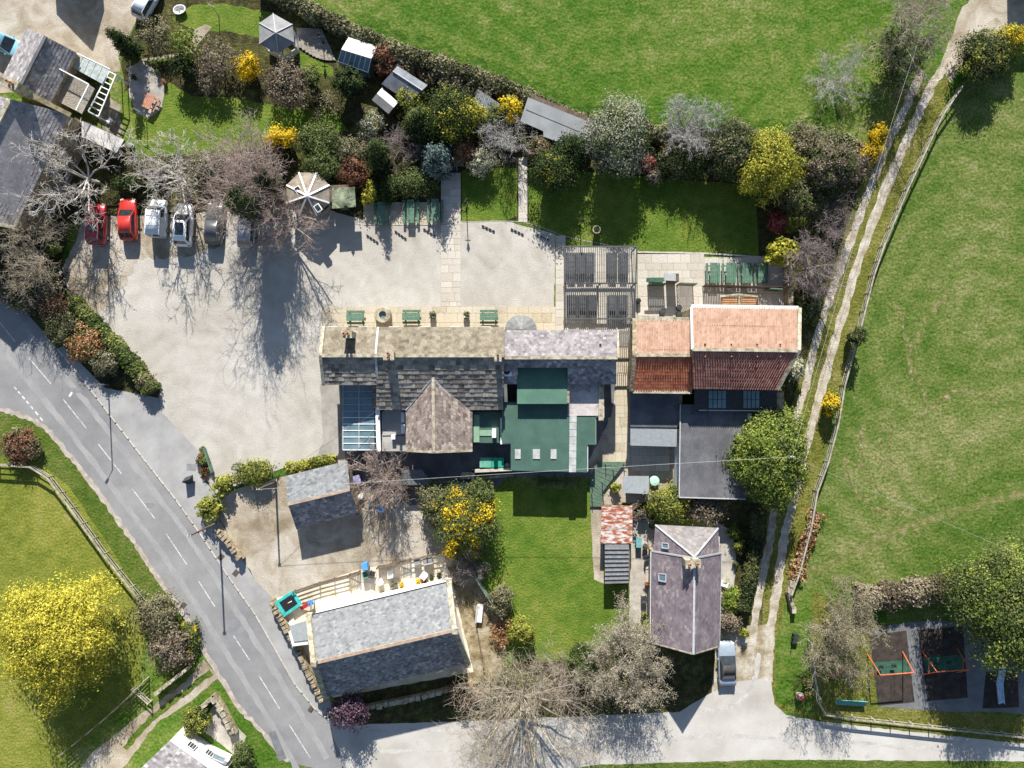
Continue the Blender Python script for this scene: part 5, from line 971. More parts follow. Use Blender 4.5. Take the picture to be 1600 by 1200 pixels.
 ('shrub', 'reddish brown bush on the roadside bank', 85, 480, 22, 2, 'russet', dict(mix=('olive', .8))),
 ('shrub', 'mixed brown and green bush on the roadside hedge bank', 100, 510, 26, 2, 'olive', dict(mix=('mid', .6))),
 ('beech_bush', 'copper orange bush in the roadside hedge', 135, 537, 28, 2, 'orange', dict(mix=('mid', .4))),
 ('shrub', 'grey twiggy bush right of the copper bush', 165, 565, 22, 1.7, 'olive', dict(mix=('grey', .4))),
 ('box_ball', 'round clipped brown bush at the car park gateway', 228, 597, 14, 1.5, 'brown', {}),
 ('shrub', 'domed brown bush on the verge by the white fence', 33, 698, 27, 1.6, 'russet', dict(mix=('olive', .8))),
 ('lime_shrub', 'round yellow green bush at the yard corner by the road', 331, 794, 19, 1.9, 'lime', dict(leaf=.2)),
 ('lime_shrub', 'yellow green bush above the round corner bush', 350, 757, 18, 1.7, 'lime', dict(leaf=.2)),
 ('lime_shrub', 'broad yellow green bush at the car park edge', 396, 737, 30, 1.7, 'lime', dict(ry=.6, mix=('mid', .6))),
 ('shrub', 'olive bush beside the driveway of the white cottage', 308, 1125, 20, 1.8, 'lime', dict(mix=('ivy', .8))),
 ('shrub', 'green bush behind the white cottage yard wall', 380, 1183, 16, 1.5, 'mid', dict(ry=1.4)),
 ('shrub', 'low green plants at the foot of the green kitchen roof', 872, 752, 40, .6, 'mid', dict(ry=.15, cover=1.2)),
 ('shrub', 'yellow green bush behind the green ramp', 960, 762, 9, .9, 'lime', {}),
):
    nm, lb, x, y, r, h, sp, kw = a; plant(nm, lb, x, y, r, h, sp, **kw)
hedge('box_hedge', 'clipped green hedge along the car park edge by the road', [(112, 470), (150, 510), (185, 545), (215, 580), (238, 612)], 20, 1.4, 'mid', 2.4, .14, mix=('bright', .6))
hedge('laurel_hedge', 'yellow green hedge between the car park and the garage', [(448, 732), (480, 726), (524, 718)], 14, 1.5, 'lime', 2.2, .15)
hedge('garden_hedge', 'dark clipped hedge between the cottage and the track', [(1184, 800), (1180, 850), (1171, 910), (1160, 952)], 16, 1.5, 'ivy', 2.6, .13, rough=.05)
hedge('bramble_hedge', 'brown hedge above the playground', [(1340, 935), (1400, 930), (1450, 922), (1500, 918)], 32, 1.8, 'brown', 2.0, .17, mix=('olive', .7), rough=.2)
hedge('dead_hedge', 'tan dead grass bank along the lower field fence', [(1277, 800), (1268, 830), (1252, 870), (1245, 905)], 16, .8, 'orange', 1.2, .15, rough=.4)
# ---------------------------------------------------------------- objects
GPAINT = flat('green_paint', (0.085, 0.17, 0.115), 0.6, var=0.2); CHAR = flat('charcoal_paint', (0.055, 0.062, 0.072), 0.6, var=0.2); STEEL = flat('slate_grey_steel', (0.08, 0.082, 0.086), 0.7, var=0.15)
TYRE = flat('tyre', (0.02, 0.02, 0.021), 0.9); RIM = flat('alloy', (0.5, 0.5, 0.52), 0.3, 0.7); BLACK = flat('black_iron', (0.018, 0.018, 0.02), 0.5); LAMPG = flat('lamp_glass', (0.75, 0.75, 0.72), 0.3); TAIL = flat('tail_lens', (0.35, 0.02, 0.02), 0.25)
CARGL = mat('car_glass', [(0.3, (0.018, 0.024, 0.03)), (0.7, (0.04, 0.05, 0.055))], 1, 3, 0.04, spec=0.9)
def carpaint(n, c): 
    m = flat(n, c, 0.28, 0.0, 0.6, var=0.05); m.node_tree.nodes['Principled BSDF'].inputs['Coat Weight'].default_value = 0.6; return m
def car(name, label, px, py, rz, L, Wd, Ht, paint, style='hatch', roofmat=None, extra=None):
    p = W(px, py, 0.8); T = thing(name, label, 'van' if style == 'van' else 'car', (p.x, p.y, 0), rz, 'cars parked side by side' if 100 < px < 420 else None); w = Wd / 2
    bl = 0.62 * Ht if style != 'van' else 0.55 * Ht
    st = [(-.5, .78, .38, .70 * bl), (-.475, .92, .26, .93 * bl), (-.4, .985, .2, bl), (-.15, 1, .18, bl), (.12, 1, .18, .985 * bl), (.25, .99, .18, .95 * bl), (.38, .96, .2, .87 * bl), (.455, .88, .25, .74 * bl), (.49, .74, .34, .6 * bl), (.5, .66, .4, .52 * bl)]
    vs = []; K = 10
    for y, ww, z0, z1 in st:
        a = w * ww; zm = (z0 + z1) / 2; pr = [(-a * .9, z0), (-a, zm * .8), (-a, zm * 1.15), (-a * .96, z1 - .06), (-a * .84, z1), (a * .84, z1), (a * .96, z1 - .06), (a, zm * 1.15), (a, zm * .8), (a * .9, z0)]
        vs += [(x, y * L, z) for x, z in pr]
    n = len(st); fs = [(j * K + i, j * K + (i + 1) % K, (j + 1) * K + (i + 1) % K, (j + 1) * K + i) for j in range(n - 1) for i in range(K)] + [tuple(range(K - 1, -1, -1)), tuple(range((n - 1) * K, n * K))]
    mb = MB(); mb.add(vs, fs); mb.build('body', paint, T, smooth=True)
    yb0, yb1, yt0, yt1 = {'hatch': (-.455, .22, -.36, .03), 'suv': (-.47, .24, -.40, .06), 'van': (-.49, .30, -.475, .16), 'soft': (-.34, .20, -.20, .02)}[style]
    wb, wt = w * .90, w * (.74 if style != 'van' else .84); zb, zt = bl - .02, Ht
    B = [(-wb, yb0 * L, zb), (wb, yb0 * L, zb), (wb, yb1 * L, zb - .03), (-wb, yb1 * L, zb - .03)]; Tp = [(-wt, yt0 * L, zt - .03), (wt, yt0 * L, zt - .03), (wt, yt1 * L, zt - .04), (-wt, yt1 * L, zt - .04)]
    B = [Vector(q) for q in B]; Tp = [Vector(q) for q in Tp]
    sm = roofmat or paint
    m = MB(); m.add(B + Tp, [(0, 1, 5, 4), (1, 2, 6, 5), (2, 3, 7, 6), (3, 0, 4, 7), (4, 5, 6, 7)]); m.build('cabin_frame', sm, T)
    def glass(nm, i, j, f0=.1, f1=.9, g0=.1, g1=.92, mat_=CARGL):
        a, b, c, d = B[i], B[j], Tp[j], Tp[i]; q = lambda u, v: a.lerp(b, u).lerp(d.lerp(c, u), v); nr = (b - a).cross(d - a).normalized(); ctr = Vector((0, (yb0 + yb1) / 2 * L, zb + .2))
        if nr.dot(q(.5, .5) - ctr) < 0: nr = -nr
        pts = [q(f0, g0), q(f1, g0), q(f1, g1), q(f0, g1)]; m = MB(); m.add([x + nr * .012 for x in pts] + [x - nr * .01 for x in pts], [(0, 1, 2, 3), (0, 4, 5, 1), (1, 5, 6, 2), (2, 6, 7, 3), (3, 7, 4, 0)]); m.build(nm, mat_, T)
    glass('windscreen', 2, 3, .05, .95, .04, .95); glass('rear_window', 0, 1, .08, .92, .12, .92)
    if style != 'van' and style != 'soft': glass('side_window', 1, 2, .08, .90, .12, .9); glass('side_window', 3, 0, .10, .92, .12, .9)
    elif style == 'van': glass('side_window', 1, 2, .68, .94, .2, .85); glass('side_window', 3, 0, .06, .32, .2, .85)
    cx = (Tp[0] + Tp[2]) / 2; ln = (yt1 - yt0) * L; r = MB(); hw = wt * .97; r.add([(-hw, yt0 * L, zt - .03), (-hw * .8, yt0 * L, zt), (hw * .8, yt0 * L, zt), (hw, yt0 * L, zt - .03), (hw, yt1 * L, zt - .04), (hw * .8, yt1 * L, zt - .005), (-hw * .8, yt1 * L, zt - .005), (-hw, yt1 * L, zt - .04)], [(0, 1, 6, 7), (1, 2, 5, 6), (2, 3, 4, 5), (0, 3, 2, 1), (4, 7, 6, 5)]); r.build('roof', sm, T, smooth=True)
    if extra == 'sunroof': MB().box((0, cx.y + .12 * L * .3, zt + .008), (wt * 1.25, ln * .62, .02)).build('sunroof', CARGL, T)
    if extra == 'rails':
        for s_ in (-1, 1): MB().beam((s_ * wt * .92, yt0 * L, zt + .05), (s_ * wt * .92, yt1 * L, zt + .05), .05, .05).build('roof_rail', RIM, T)
        MB().box((0, cx.y + .05 * L, zt + .008), (wt * 1.2, ln * .5, .02)).build('sunroof', CARGL, T)
    if extra == 'van': 
        for y in (-.25, 0): MB().box((0, y * L, zt + .005), (wt * 1.7, .05, .03)).build('roof_bar', RIM, T)
    for sx in (-1, 1):
        for sy in (-.30, .31):
            ty = MB().tube((sx * (w - .22), sy * L, .32), (sx * (w + .005), sy * L, .32), .32, .32, 16).build('wheel', TYRE, T); MB().tube((sx * (w + .004), sy * L, .32), (sx * (w + .02), sy * L, .32), .2, .18, 12).build('rim', RIM, ty)
        MB().box((sx * w * .68, .468 * L, .66 * bl), (.34, .16, .14), -sx * .5).build('headlight', LAMPG, T); MB().box((sx * w * .78, -.478 * L, .78 * bl), (.22, .1, .22), sx * .35).build('tail_light', TAIL, T); MB().box((sx * (w + .08), .14 * L, bl + .05), (.18, .1, .12)).build('mirror', paint, T)
    MB().box((0, .497 * L, .36), (.5, .02, .11)).build('number_plate', WHITE, T); MB().box((0, -.502 * L, .5), (.5, .02, .11)).build('number_plate', flat('yellow_plate', (.7, .5, .03)), T)
    return T
car('parked_car', 'dark red estate car with silver roof rails at the left end of the row', 151, 350, -.03, 4.3, 1.85, 1.68, carpaint('dark_red', (.30, .012, .02)), 'suv', extra='rails')
car('parked_car', 'bright red hatchback second in the parked row', 199, 342, .02, 4.35, 1.8, 1.5, carpaint('bright_red', (.48, .03, .022)), 'hatch')
car('parked_van', 'small silver white van between the red hatchback and the white car', 246, 341, -.05, 3.95, 1.8, 1.9, carpaint('silver_white', (.62, .65, .68)), 'van', extra='van')
car('parked_car', 'white car with large black sunroof in the parked row', 286, 351, -.05, 4.45, 1.85, 1.62, carpaint('white_car', (.86, .86, .86)), 'suv', extra='sunroof')
car('parked_car', 'grey car under the bare branches right of the white car', 334, 349, -.06, 4.3, 1.8, 1.5, carpaint('grey_car', (.07, .073, .08)), 'hatch')
car('parked_car', 'silver grey car hidden under twigs at the right end of the row', 385, 353, -.05, 4.5, 1.8, 1.5, carpaint('silver_car', (.30, .32, .36)), 'hatch')
car('convertible', 'grey blue convertible with dark soft top beside the purple slate cottage', 1137, 1038, .03, 4.55, 1.85, 1.38, carpaint('blue_grey', (.27, .33, .39)), 'soft', roofmat=flat('soft_top', (.05, .048, .048), .9))
car('parked_car', 'pale blue car parked beside the farmhouse wing at the left edge', 8, 68, -2.0, 4.3, 1.8, 1.5, carpaint('sky_blue', (.25, .55, .72)), 'hatch')
car('parked_car', 'white and blue small car at the top edge of the stable yard', 228, 2, -.5, 3.8, 1.7, 1.5, carpaint('pale_car', (.62, .68, .75)), 'hatch')

def picnic(L, m, wd=1.5, h=.74):
    T = thing('picnic_table', 'x', 'picnic table', (0, 0, 0))
    for i in range(4): MB().box((0, (i - 1.5) * .19, h), (L, .175, .04)).build('table_plank', m, T)
    for s_ in (-1, 1):
        for k in (0, 1): MB().box((0, s_ * (wd / 2 - .09 - k * .13), .44), (L, .12, .04)).build('bench_plank', m, T)
        for sx in (-1, 1): MB().beam((sx * L * .36, s_ * wd * .42, 0), (sx * L * .36, s_ * .18, h - .03), .09, .05).build('leg', m, T)
    for sx in (-1, 1): MB().beam((sx * L * .36 + .05, -wd / 2 + .02, .38), (sx * L * .36 + .05, wd / 2 - .02, .38), .05, .09).build('brace', m, T); 
    return T
def place(proto, rows, grp):
    for i, (x, y, rz, lb, *s) in enumerate(rows):
        p = W(x, y, .5); o = ctree(proto, None, (p.x, p.y, .05), rz, lb, s[0] if s else 1); o['group'] = grp
    for c in list(proto.children): bpy.data.objects.remove(c)
    bpy.data.objects.remove(proto)
place(picnic(1.85, GPAINT), [(556, 496, 0, 'green picnic table at the chimney end of the pub front'), (643, 495, 0, 'green picnic table between the round well and the pub door planter'), (764, 495, 0, 'green picnic table right of the pub doorway')], 'green tables along the pub front')
place(picnic(2.4, GPAINT, 1.75), [(597, 334, math.pi / 2, 'green picnic table nearest the mossy hut at the top of the car park'), (642, 331, math.pi / 2, 'green picnic table in the middle of the top terrace'), (680, 330, math.pi / 2, 'green picnic table in spruce shade beside the garden path')], 'green tables on the top terrace')
place(picnic(2.1, GPAINT, 1.55), [(1114 + i * 25, 427, math.pi / 2, 'green picnic table packed in a row on the rear patio, %s from the left' % w_) for i, w_ in enumerate(('first', 'second', 'third', 'fourth'))], 'green tables packed together on the rear patio')
place(picnic(2.2, CHAR, 1.15), [(x, 412, math.pi / 2, 'charcoal table under the upper pergola bay, %s from the left' % w_) for x, w_ in zip((892, 907, 921, 956, 974), ('first', 'second', 'third', 'fourth', 'fifth'))] + [(x, 478, math.pi / 2, 'charcoal table under the lower pergola bay, %s from the left' % w_) for x, w_ in zip((894, 910, 925, 956, 972), ('first', 'second', 'third', 'fourth', 'fifth'))], 'charcoal tables under the pergola')

# pergola
T = thing('pergola', 'grey slatted steel pergola over the patio between pub and barn', 'pergola', W(938, 450)); z = 2.6
for y0, y1, x0, x1, nn in ((385, 442, 883.5, 994, 33), (443.5, 517, 882, 992, 33), (517, 542, 964, 984, 6)):
    for i in range(nn + 1): x = x0 + (x1 - x0) * i / nn; bar(T, 'slat', W(x, y0, z), W(x, y1, z), .06, .10, STEEL)
for y in (385, 442.5, 498): bar(T, 'beam', W(882, y, z), W(995, y, z), .14, .16, STEEL, -.1)
bar(T, 'beam', W(963, 542, z), W(985, 542, z), .14, .16, BROWNW, -.05); bar(T, 'beam', W(882, 385, z), W(882, 517, z), .12, .16, STEEL, -.1); bar(T, 'beam', W(995, 385, z), W(992, 498, z), .12, .16, STEEL, -.1)
for x, y in ((884, 387), (993, 387), (884, 443), (993, 443), (884, 498), (991, 498), (938, 443)): p = W(x, y, z); MB().beam((p.x, p.y, 0), (p.x, p.y, z - .15), .12, .12).build('post', STEEL, T, True)

# fences
def fence(name, label, pts, h, rails, sp=1.9, m=FENCE, post=.11, rw=.09, cap=False, cat='fence'):
    q = [W(p[0], p[1], 0) for p in pts]; T = thing(name, label, cat, q[0]); pos = []
    for a, b in zip(q[:-1], q[1:]):
        k = max(1, round((b - a).length / sp)); pos += [a.lerp(b, i / k) for i in range(k)]
    pos.append(q[-1])
    for a in pos: MB().beam((a.x, a.y, -.1), (a.x, a.y, h + .06), post, post).build('post', m, T, True)
    for a, b in zip(pos[:-1], pos[1:]):
        for i in range(rails): zz = h * (i + 1) / rails - .05; MB().beam((a.x, a.y, zz), (b.x, b.y, zz), .045, rw).build('rail', m, T, True)
        if cap: MB().beam((a.x, a.y, h + .08), (b.x, b.y, h + .08), .16, .04).build('cap_rail', m, T, True)
    return T
fence('field_fence', 'long weathered post and rail fence along the stone track', [(1493, 142), (1462, 187), (1409, 300), (1372, 388), (1357, 432), (1336, 516), (1318, 580), (1312, 602), (1302, 662), (1287, 720), (1270, 765), (1260, 822), (1242, 892), (1230, 925)], 1.15, 3, 1.9, cap=True)
fence('green_fence', 'post and rail fence bending round the green beside the verge', [(-30, 722), (0, 724), (58, 728), (84, 744), (120, 792), (170, 862), (232, 940)], 1.1, 3, 1.9, cap=True)
fence('playground_fence', 'low post and rail fence along the lane below the playground', [(1262, 1000), (1268, 1060), (1275, 1095), (1284, 1110), (1330, 1117), (1450, 1130), (1620, 1148)], 1.0, 2, 2.0, cap=True)
fence('drive_fence', 'five rail timber fence beside the driveway under the willow', [(104, 1172), (165, 1122), (205, 1086), (233, 1058)], 1.25, 5, 1.6)
fence('stile_fence', 'short pale timber stile at the end of the driveway fence', [(213, 1072), (226, 1083), (238, 1094)], 1.0, 3, .8, rw=.14, cat='stile')
fence('terrace_fence', 'dark rail fence along the cream chapel terrace', [(462, 922), (500, 909), (546, 897)], 1.05, 4, 2.0, BROWNW); 
def boards(name, label, a, b, h, m, cat='gate', pitch=.16, bw=.1, brace=True):
    p, q = W(*a), W(*b); T = thing(name, label, cat, p); k = int((q - p).length / pitch)
    for i in range(k + 1): s_ = p.lerp(q, i / k); d = (q - p).normalized() * bw / 2; MB().beam((s_.x - d.x, s_.y - d.y, h / 2 + .03), (s_.x + d.x, s_.y + d.y, h / 2 + .03), .025, h).build('board', m, T, True)
    dn = Vector(((q - p).y, -(q - p).x, 0)).normalized() * .04
    for zz in (h * .2, h * .8): MB().beam(p + dn + Vector((0, 0, zz)), q + dn + Vector((0, 0, zz)), .05, .1).build('rail', m, T, True)
    if brace: MB().beam(p + dn * 1.1 + Vector((0, 0, h * .25)), q + dn * 1.1 + Vector((0, 0, h * .75)), .04, .1).build('brace', m, T, True)
    for e in (p, q): MB().beam((e.x, e.y, 0), (e.x, e.y, h + .15), .12, .12).build('post', m, T, True)
    return T
boards('timber_gate', 'brown boarded gate at the blue bin on the chapel terrace', (548, 896), (563, 891), 1.1, BROWNW); boards('timber_gate', 'brown boarded gate right of the compost bay on the chapel terrace', (624, 877), (641, 872), 1.1, BROWNW)
boards('bay_fence', 'brown boarded compost bay on the chapel terrace', (592, 884), (622, 878), 1.2, BROWNW, 'fence', .12, .11, False)
fence('terrace_fence', 'dark rail fence at the garden end of the chapel terrace', [(642, 873), (668, 867), (692, 863)], 1.0, 3, 1.3, BROWNW)
boards('patio_fence', 'brown slatted fence behind the green patio tables', (1098, 448), (1226, 452), 1.8, BROWNW, 'fence', .17, .12, False)
boards('patio_fence', 'brown slatted screen left end of the rear patio by the white hatch', (1012, 446), (1036, 446), 1.7, GPAINT, 'fence', .17, .15, False)
def lattice(name, label, a, b, h):
    p, q = W(*a), W(*b); T = thing(name, label, 'trellis', p); L = (q - p).length; d = (q - p).normalized()
    def P_(u, v): return p + d * u + Vector((0, 0, v))
    for s_ in (1, -1):
        k = int((L + h) / .24)
        for i in range(1, k):
            c = i * .24; pts = []
            if s_ > 0: u0, u1 = max(0, c - h), min(L, c); e = (P_(u0, c - u0), P_(u1, c - u1))
            else: u0, u1 = max(0, c - h), min(L, c); e = (P_(L - u0, c - u0), P_(L - u1, c - u1))
            if (e[0] - e[1]).length > .05: MB().beam(e[0], e[1], .03, .05).build('lath', BROWNW, T, True)
    for e in (p, q): MB().beam(e, e + Vector((0, 0, h + .05)), .09, .09).build('post', GPAINT, T, True)
    MB().beam(P_(0, h), P_(L, h), .1, .08).build('top_rail', GPAINT, T, True)
lattice('trellis_screen', 'diagonal brown trellis screen in the middle of the rear patio', (1057, 446), (1082, 447), 1.9); lattice('trellis_screen', 'short diagonal trellis at the barn end of the rear patio', (1195, 454), (1213, 455), 1.7)
T = thing('serving_hatch', 'small bar kiosk with green roof and pale metal hatch on the rear patio', 'kiosk', W(1030, 440)); MB().slab([W(1010, 434, 2.0), (W(1036, 434, 2.0)), W(1036, 441, 1.9), W(1010, 441, 1.9)], .08).build('roof', GPAINT, T, True); MB().slab([W(1038, 427, 2.1), W(1056, 428, 2.1), W(1056, 439, 2.1), W(1038, 438, 2.1)], .08).build('metal_roof', METAL, T, True); MB().prism([W(1040, 432), W(1054, 432), W(1054, 444), W(1040, 444)], 0, 2.0).build('wall', BROWNW, T, True); mb = MB(); mb.prism([W(1013, 436), W(1035, 436), W(1035, 441), W(1013, 441)], 0, 1.1); mb.build('counter', GPAINT, T, True)
T = thing('arbour_seat', 'slatted timber arbour seat against the barn on the rear patio', 'arbour', W(1153, 470)); ORW = flat('orange_timber', (.46, .25, .12), .8)
bar(T, 'frame', W(1125, 463, 1.2), W(1153, 460, 1.35), .2, .12, COPE); bar(T, 'frame', W(1153, 460, 1.35), W(1184, 463, 1.2), .2, .12, COPE); bar(T, 'frame', W(1155, 460, 1.3), W(1155, 479, 1.3), .2, .12, COPE)
for i in range(5): y = 465 + 3.3 * i; bar(T, 'slat', W(1128, y, 1.1), W(1152, y, 1.25), .1, .05, ORW); bar(T, 'slat', W(1158, y, 1.25), W(1181, y, 1.1), .1, .05, ORW)
for x, y in ((1127, 464), (1182, 464), (1127, 478), (1182, 478)): p = W(x, y); MB().beam((p.x, p.y, 0), (p.x, p.y, 1.15), .12, .12).build('post', COPE, T, True)
bar(T, 'seat', W(1128, 470, .45), W(1182, 470, .45), .5, .06, ORW)

# walls of stone with upright coping stones
def wall(name, label, pts, h, w=.35, m=STONE, cope=None, cat='wall', step=.42, dark=False):
    q = [W(*p) for p in pts]; T = thing(name, label, cat, q[0]); rr = random.Random(int(pts[0][0]))
    for a, b in zip(q[:-1], q[1:]): d = (b - a).normalized() * w * .4; MB().beam(a - d + Vector((0, 0, h / 2 - .05)), b + d + Vector((0, 0, h / 2 - .05)), w, h + .1).build('wall_body', m, T, True)
    if cope:
        for a, b in zip(q[:-1], q[1:]):
            k = max(1, round((b - a).length / step)); d = (b - a).normalized(); ang = math.atan2(d.y, d.x)
            for i in range(k):
                c = a.lerp(b, (i + .5) / k); hh = rr.uniform(.16, .3) if i % 2 else rr.uniform(.26, .42); MB().box((c.x, c.y, h + hh / 2 - .01), (step * rr.uniform(.6, .98), w * rr.uniform(.85, 1.35), hh), ang + rr.uniform(-.2, .2)).build('coping_stone', cope, T, True)
    return T
wall('drystone_wall', 'drystone wall with jagged coping between the road and the chapel', [(429, 937), (445, 966), (470, 1012), (488, 1050), (508, 1090)], .9, .45, STONE, STONE, step=.42); wall('drystone_wall', 'short drystone wall with jagged coping beside the road at the yard', [(344, 826), (362, 846), (380, 870)], .8, .45, STONE, STONE, step=.42)
wall('drystone_wall', 'brown drystone wall with stepped coping beside the garage', [(543, 722), (551, 755), (563, 800)], 1.0, .4, STONE, BROWNW, step=.5); wall('stone_wall', 'pale stone wall across the driveway mouth', [(250, 1078), (275, 1058), (298, 1040)], .9, .3, STONE, COPE, step=.6)
wall('stone_wall', 'stone wall bounding the white cottage yard by the road', [(322, 1098), (338, 1084), (352, 1105), (370, 1140)], .9, .38, STONE, COPE, step=.6)
wall('yard_wall', 'white topped wall round the service yard corner by the lawn', [(799, 731), (740, 734), (740, 756), (697, 755)], 1.4, .28, mat('pale_wall', [(0.3, (.38, .35, .29)), (0.7, (.56, .53, .46))], 1)); wall('bank_wall', 'stone retaining wall along the shaded chapel bank', [(735, 1066), (660, 1085), (570, 1103)], .6, .4, STONE, COPE, step=.7)
wall('stone_row', 'row of rough stones at the bend of the track', [(1236, 905), (1230, 925), (1238, 955)], .4, .4, STONE, COPE, step=.7); wall('panel_fence', 'green panel fence between the central lawn and the chapel garden', [(741, 893), (762, 926), (785, 960)], 1.6, .1, flat('sage_panel', (.16, .22, .17), .7), cat='fence')
wall('garden_wall', 'rendered low wall above the kitchen garden lawn', [(745, 746), (800, 741)], .9, .25, STONE); wall('patio_wall', 'stone end wall of the rear patio', [(1226, 420), (1228, 480)], 1.4, .5, STONE)
wall('bed_edging', 'dark timber edging down the chapel garden', [(737, 940), (745, 980), (757, 1050)], .15, .1, BROWNW, cat='edging')

# summerhouses, gazebo, greenhouse, sheds in the top gardens
def ngon(T, apex, rim, m, rib, ribw=.12, wallm=WOOD, name='roof_panel'):
    n = len(rim)
    for i in range(n): MB().slab([rim[i], rim[(i + 1) % n], apex], .06).build(name, m, T, True)
    for i in range(n): MB().beam(apex + Vector((0, 0, .05)), rim[i] + Vector((0, 0, .05)), ribw, .06).build('rib', rib, T, True)
    ct = sum(rim, Vector()) / n; foot = [ct.lerp(r, .86) for r in rim]
    for i in range(n): MB().beam((foot[i].x, foot[i].y, 0), (foot[i].x, foot[i].y, rim[i].z - .05), .12, .12).build('post', wallm, T, True); a, b = foot[i], foot[(i + 1) % n]; MB().beam((a.x, a.y, .5), (b.x, b.y, .5), .06, 1.0).build('side_panel', wallm, T, True)
T = thing('gazebo', 'octagonal brown roofed gazebo with white ribs beside the car park', 'gazebo', W(483, 306)); ap = W(480, 306, 3.7); gc = W(481, 303, 2.4)
rim = [Vector((gc.x + 2.35 * math.cos(math.pi / 8 + i * math.pi / 4), gc.y + 2.35 * math.sin(math.pi / 8 + i * math.pi / 4), 2.35)) for i in range(8)]
ngon(T, ap, rim, mat('gazebo_felt', [(0.3, (.17, .145, .115)), (0.7, (.29, .255, .21))], 1.5, 8, .9, fine=.15), WHITE, .16)
for x, y in ((466, 297), (497, 325)): p = W(x, y, 3.0); MB().box((p.x, p.y, 2.95), (.6, .75, .28), .6).build('roof_window', WHITE, T, True); MB().box((p.x, p.y, 3.1), (.45, .6, .04), .6).build('pane', GLASSD, T, True)
T = thing('summerhouse', 'hexagonal grey felt summerhouse in the top garden', 'summerhouse', W(432, 52)); ngon(T, W(431, 51, 3.5), P3([(427, 21, 2.5), (405, 36, 2.5), (405, 69, 2.5), (435, 83, 2.5), (460, 66, 2.5), (457, 38, 2.5)]), mat('summer_felt', [(0.3, (.19, .195, .20)), (0.7, (.26, .265, .27))], 1), flat('pale_rib', (.42, .43, .44)), .07, WHITE)
T = thing('mossy_hut', 'square hut with mossy green roof beside the gazebo', 'hut', W(537, 309)); MB().slab(P3([(519, 294, 2.5), (554, 292, 2.5), (556, 323, 2.4), (519, 326, 2.4)]), .12).build('roof', mat('mossy_felt', [(0.3, (.06, .08, .04)), (0.5, (.17, .20, .14)), (0.7, (.33, .36, .22))], 1.4, 8, .9, distort=1), T, True); MB().prism([W(523, 299), W(552, 298), W(552, 322), W(523, 324)], 0, 2.3).build('wall', BROWNW, T, True); bar(T, 'door', W(530, 324.5, 1), W(543, 323.5, 1), .05, 1.9, GPAINT)
T = thing('greenhouse', 'white framed glass greenhouse in the top garden', 'greenhouse', W(560, 88)); a, b, c, d, e, f = P3([(545, 59, 1.6), (589, 73, 1.6), (580, 91, 2.4), (534, 77, 2.4), (528, 96, 1.6), (575, 113, 1.6)]); GH_LIT = mat('greenhouse_glass_sunlit', [(0.3, (.52, .55, .56)), (0.7, (.66, .68, .69))], 1, 3, .12, spec=.8)  # panes facing the sun get a near-white colour as if brightly lit
for i in range(6):
    u, v = i / 6 + .012, (i + 1) / 6 - .012; MB().slab([a.lerp(b, u), a.lerp(b, v), d.lerp(c, v), d.lerp(c, u)], .02).build('glass_pane', GH_LIT, T, True); MB().slab([e.lerp(f, u), e.lerp(f, v), d.lerp(c, v), d.lerp(c, u)], .02).build('glass_pane', GLASSB, T, True)
for i in range(7): u = i / 6; bar(T, 'glazing_bar', a.lerp(b, u), d.lerp(c, u), .05, .06, WHITE); bar(T, 'glazing_bar', e.lerp(f, u), d.lerp(c, u), .05, .06, WHITE)
for p, q in ((a, b), (d, c), (e, f)): bar(T, 'frame_rail', p, q, .07, .07, WHITE)
mb = MB(); ll = [Vector((p.x, p.y, 0)) for p in (a, b, f, e)]; mb.add(ll + [Vector((p.x, p.y, p.z - .06)) for p in (a, b, f, e)], [(0, 1, 5, 4), (1, 2, 6, 5), (2, 3, 7, 6), (3, 0, 4, 7)]); mb.build('glass_side', GLASSB, T, True)
T = thing('slate_shed', 'blue grey felt shed tucked under the field hedge', 'shed', W(630, 132)); DF = mat('blue_felt', [(0.3, (.12, .135, .16)), (0.7, (.21, .225, .25))], 1.4, 8, .8); a, b, c, d, e, f = P3([(621, 103, 2.2), (668, 133, 2.2), (660, 141, 2.6), (614, 111, 2.6), (596, 131, 1.9), (640, 160, 1.9)])
MB().slab([a, b, c, d], .08).build('roof_slope', DF, T, True); MB().slab([d, c, f, e], .08).build('roof_slope', DF, T, True); MB().prism([(p.x, p.y) for p in inset([a, b, f, e], .2)], 0, 1.75).build('wall', BROWNW, T, True); bar(T, 'ridge', d, c, .12, .06, LEAD, .03)
T = thing('small_shed', 'small grey pitched shed below the blue grey shed', 'shed', W(602, 158)); a, b, c, d, e, f = P3([(597, 137, 1.6), (622, 160, 1.6), (615, 168, 2.0), (589, 146, 2.0), (581, 156, 1.6), (607, 178, 1.6)]); MB().slab([a, b, c, d], .06).build('roof_slope', METAL, T, True); MB().slab([d, c, f, e], .06).build('roof_slope', FELTG, T, True); MB().prism([(p.x, p.y) for p in inset([a, b, f, e], .2)], 0, 1.5).build('wall', BROWNW, T, True)
T = thing('long_shed', 'long pale grey flat roofed shed under the field hedge', 'shed', W(872, 195)); MB().slab(P3([(825, 152, 2.4), (930, 194, 2.4), (919, 240, 2.3), (849, 213, 2.3), (849, 205, 2.3), (813, 189, 2.3)]), .12).build('roof', mat('pale_grey_roof', [(0.3, (.21, .225, .235)), (0.7, (.27, .285, .29))], .6, 8, .7), T, True); MB().prism([W(830, 160), W(922, 197), W(914, 236), W(820, 192)], 0, 2.15).build('wall', BROWNW, T, True); bar(T, 'roof_seam', W(822, 171, 2.37), W(925, 214, 2.37), .06, .03, FELT)
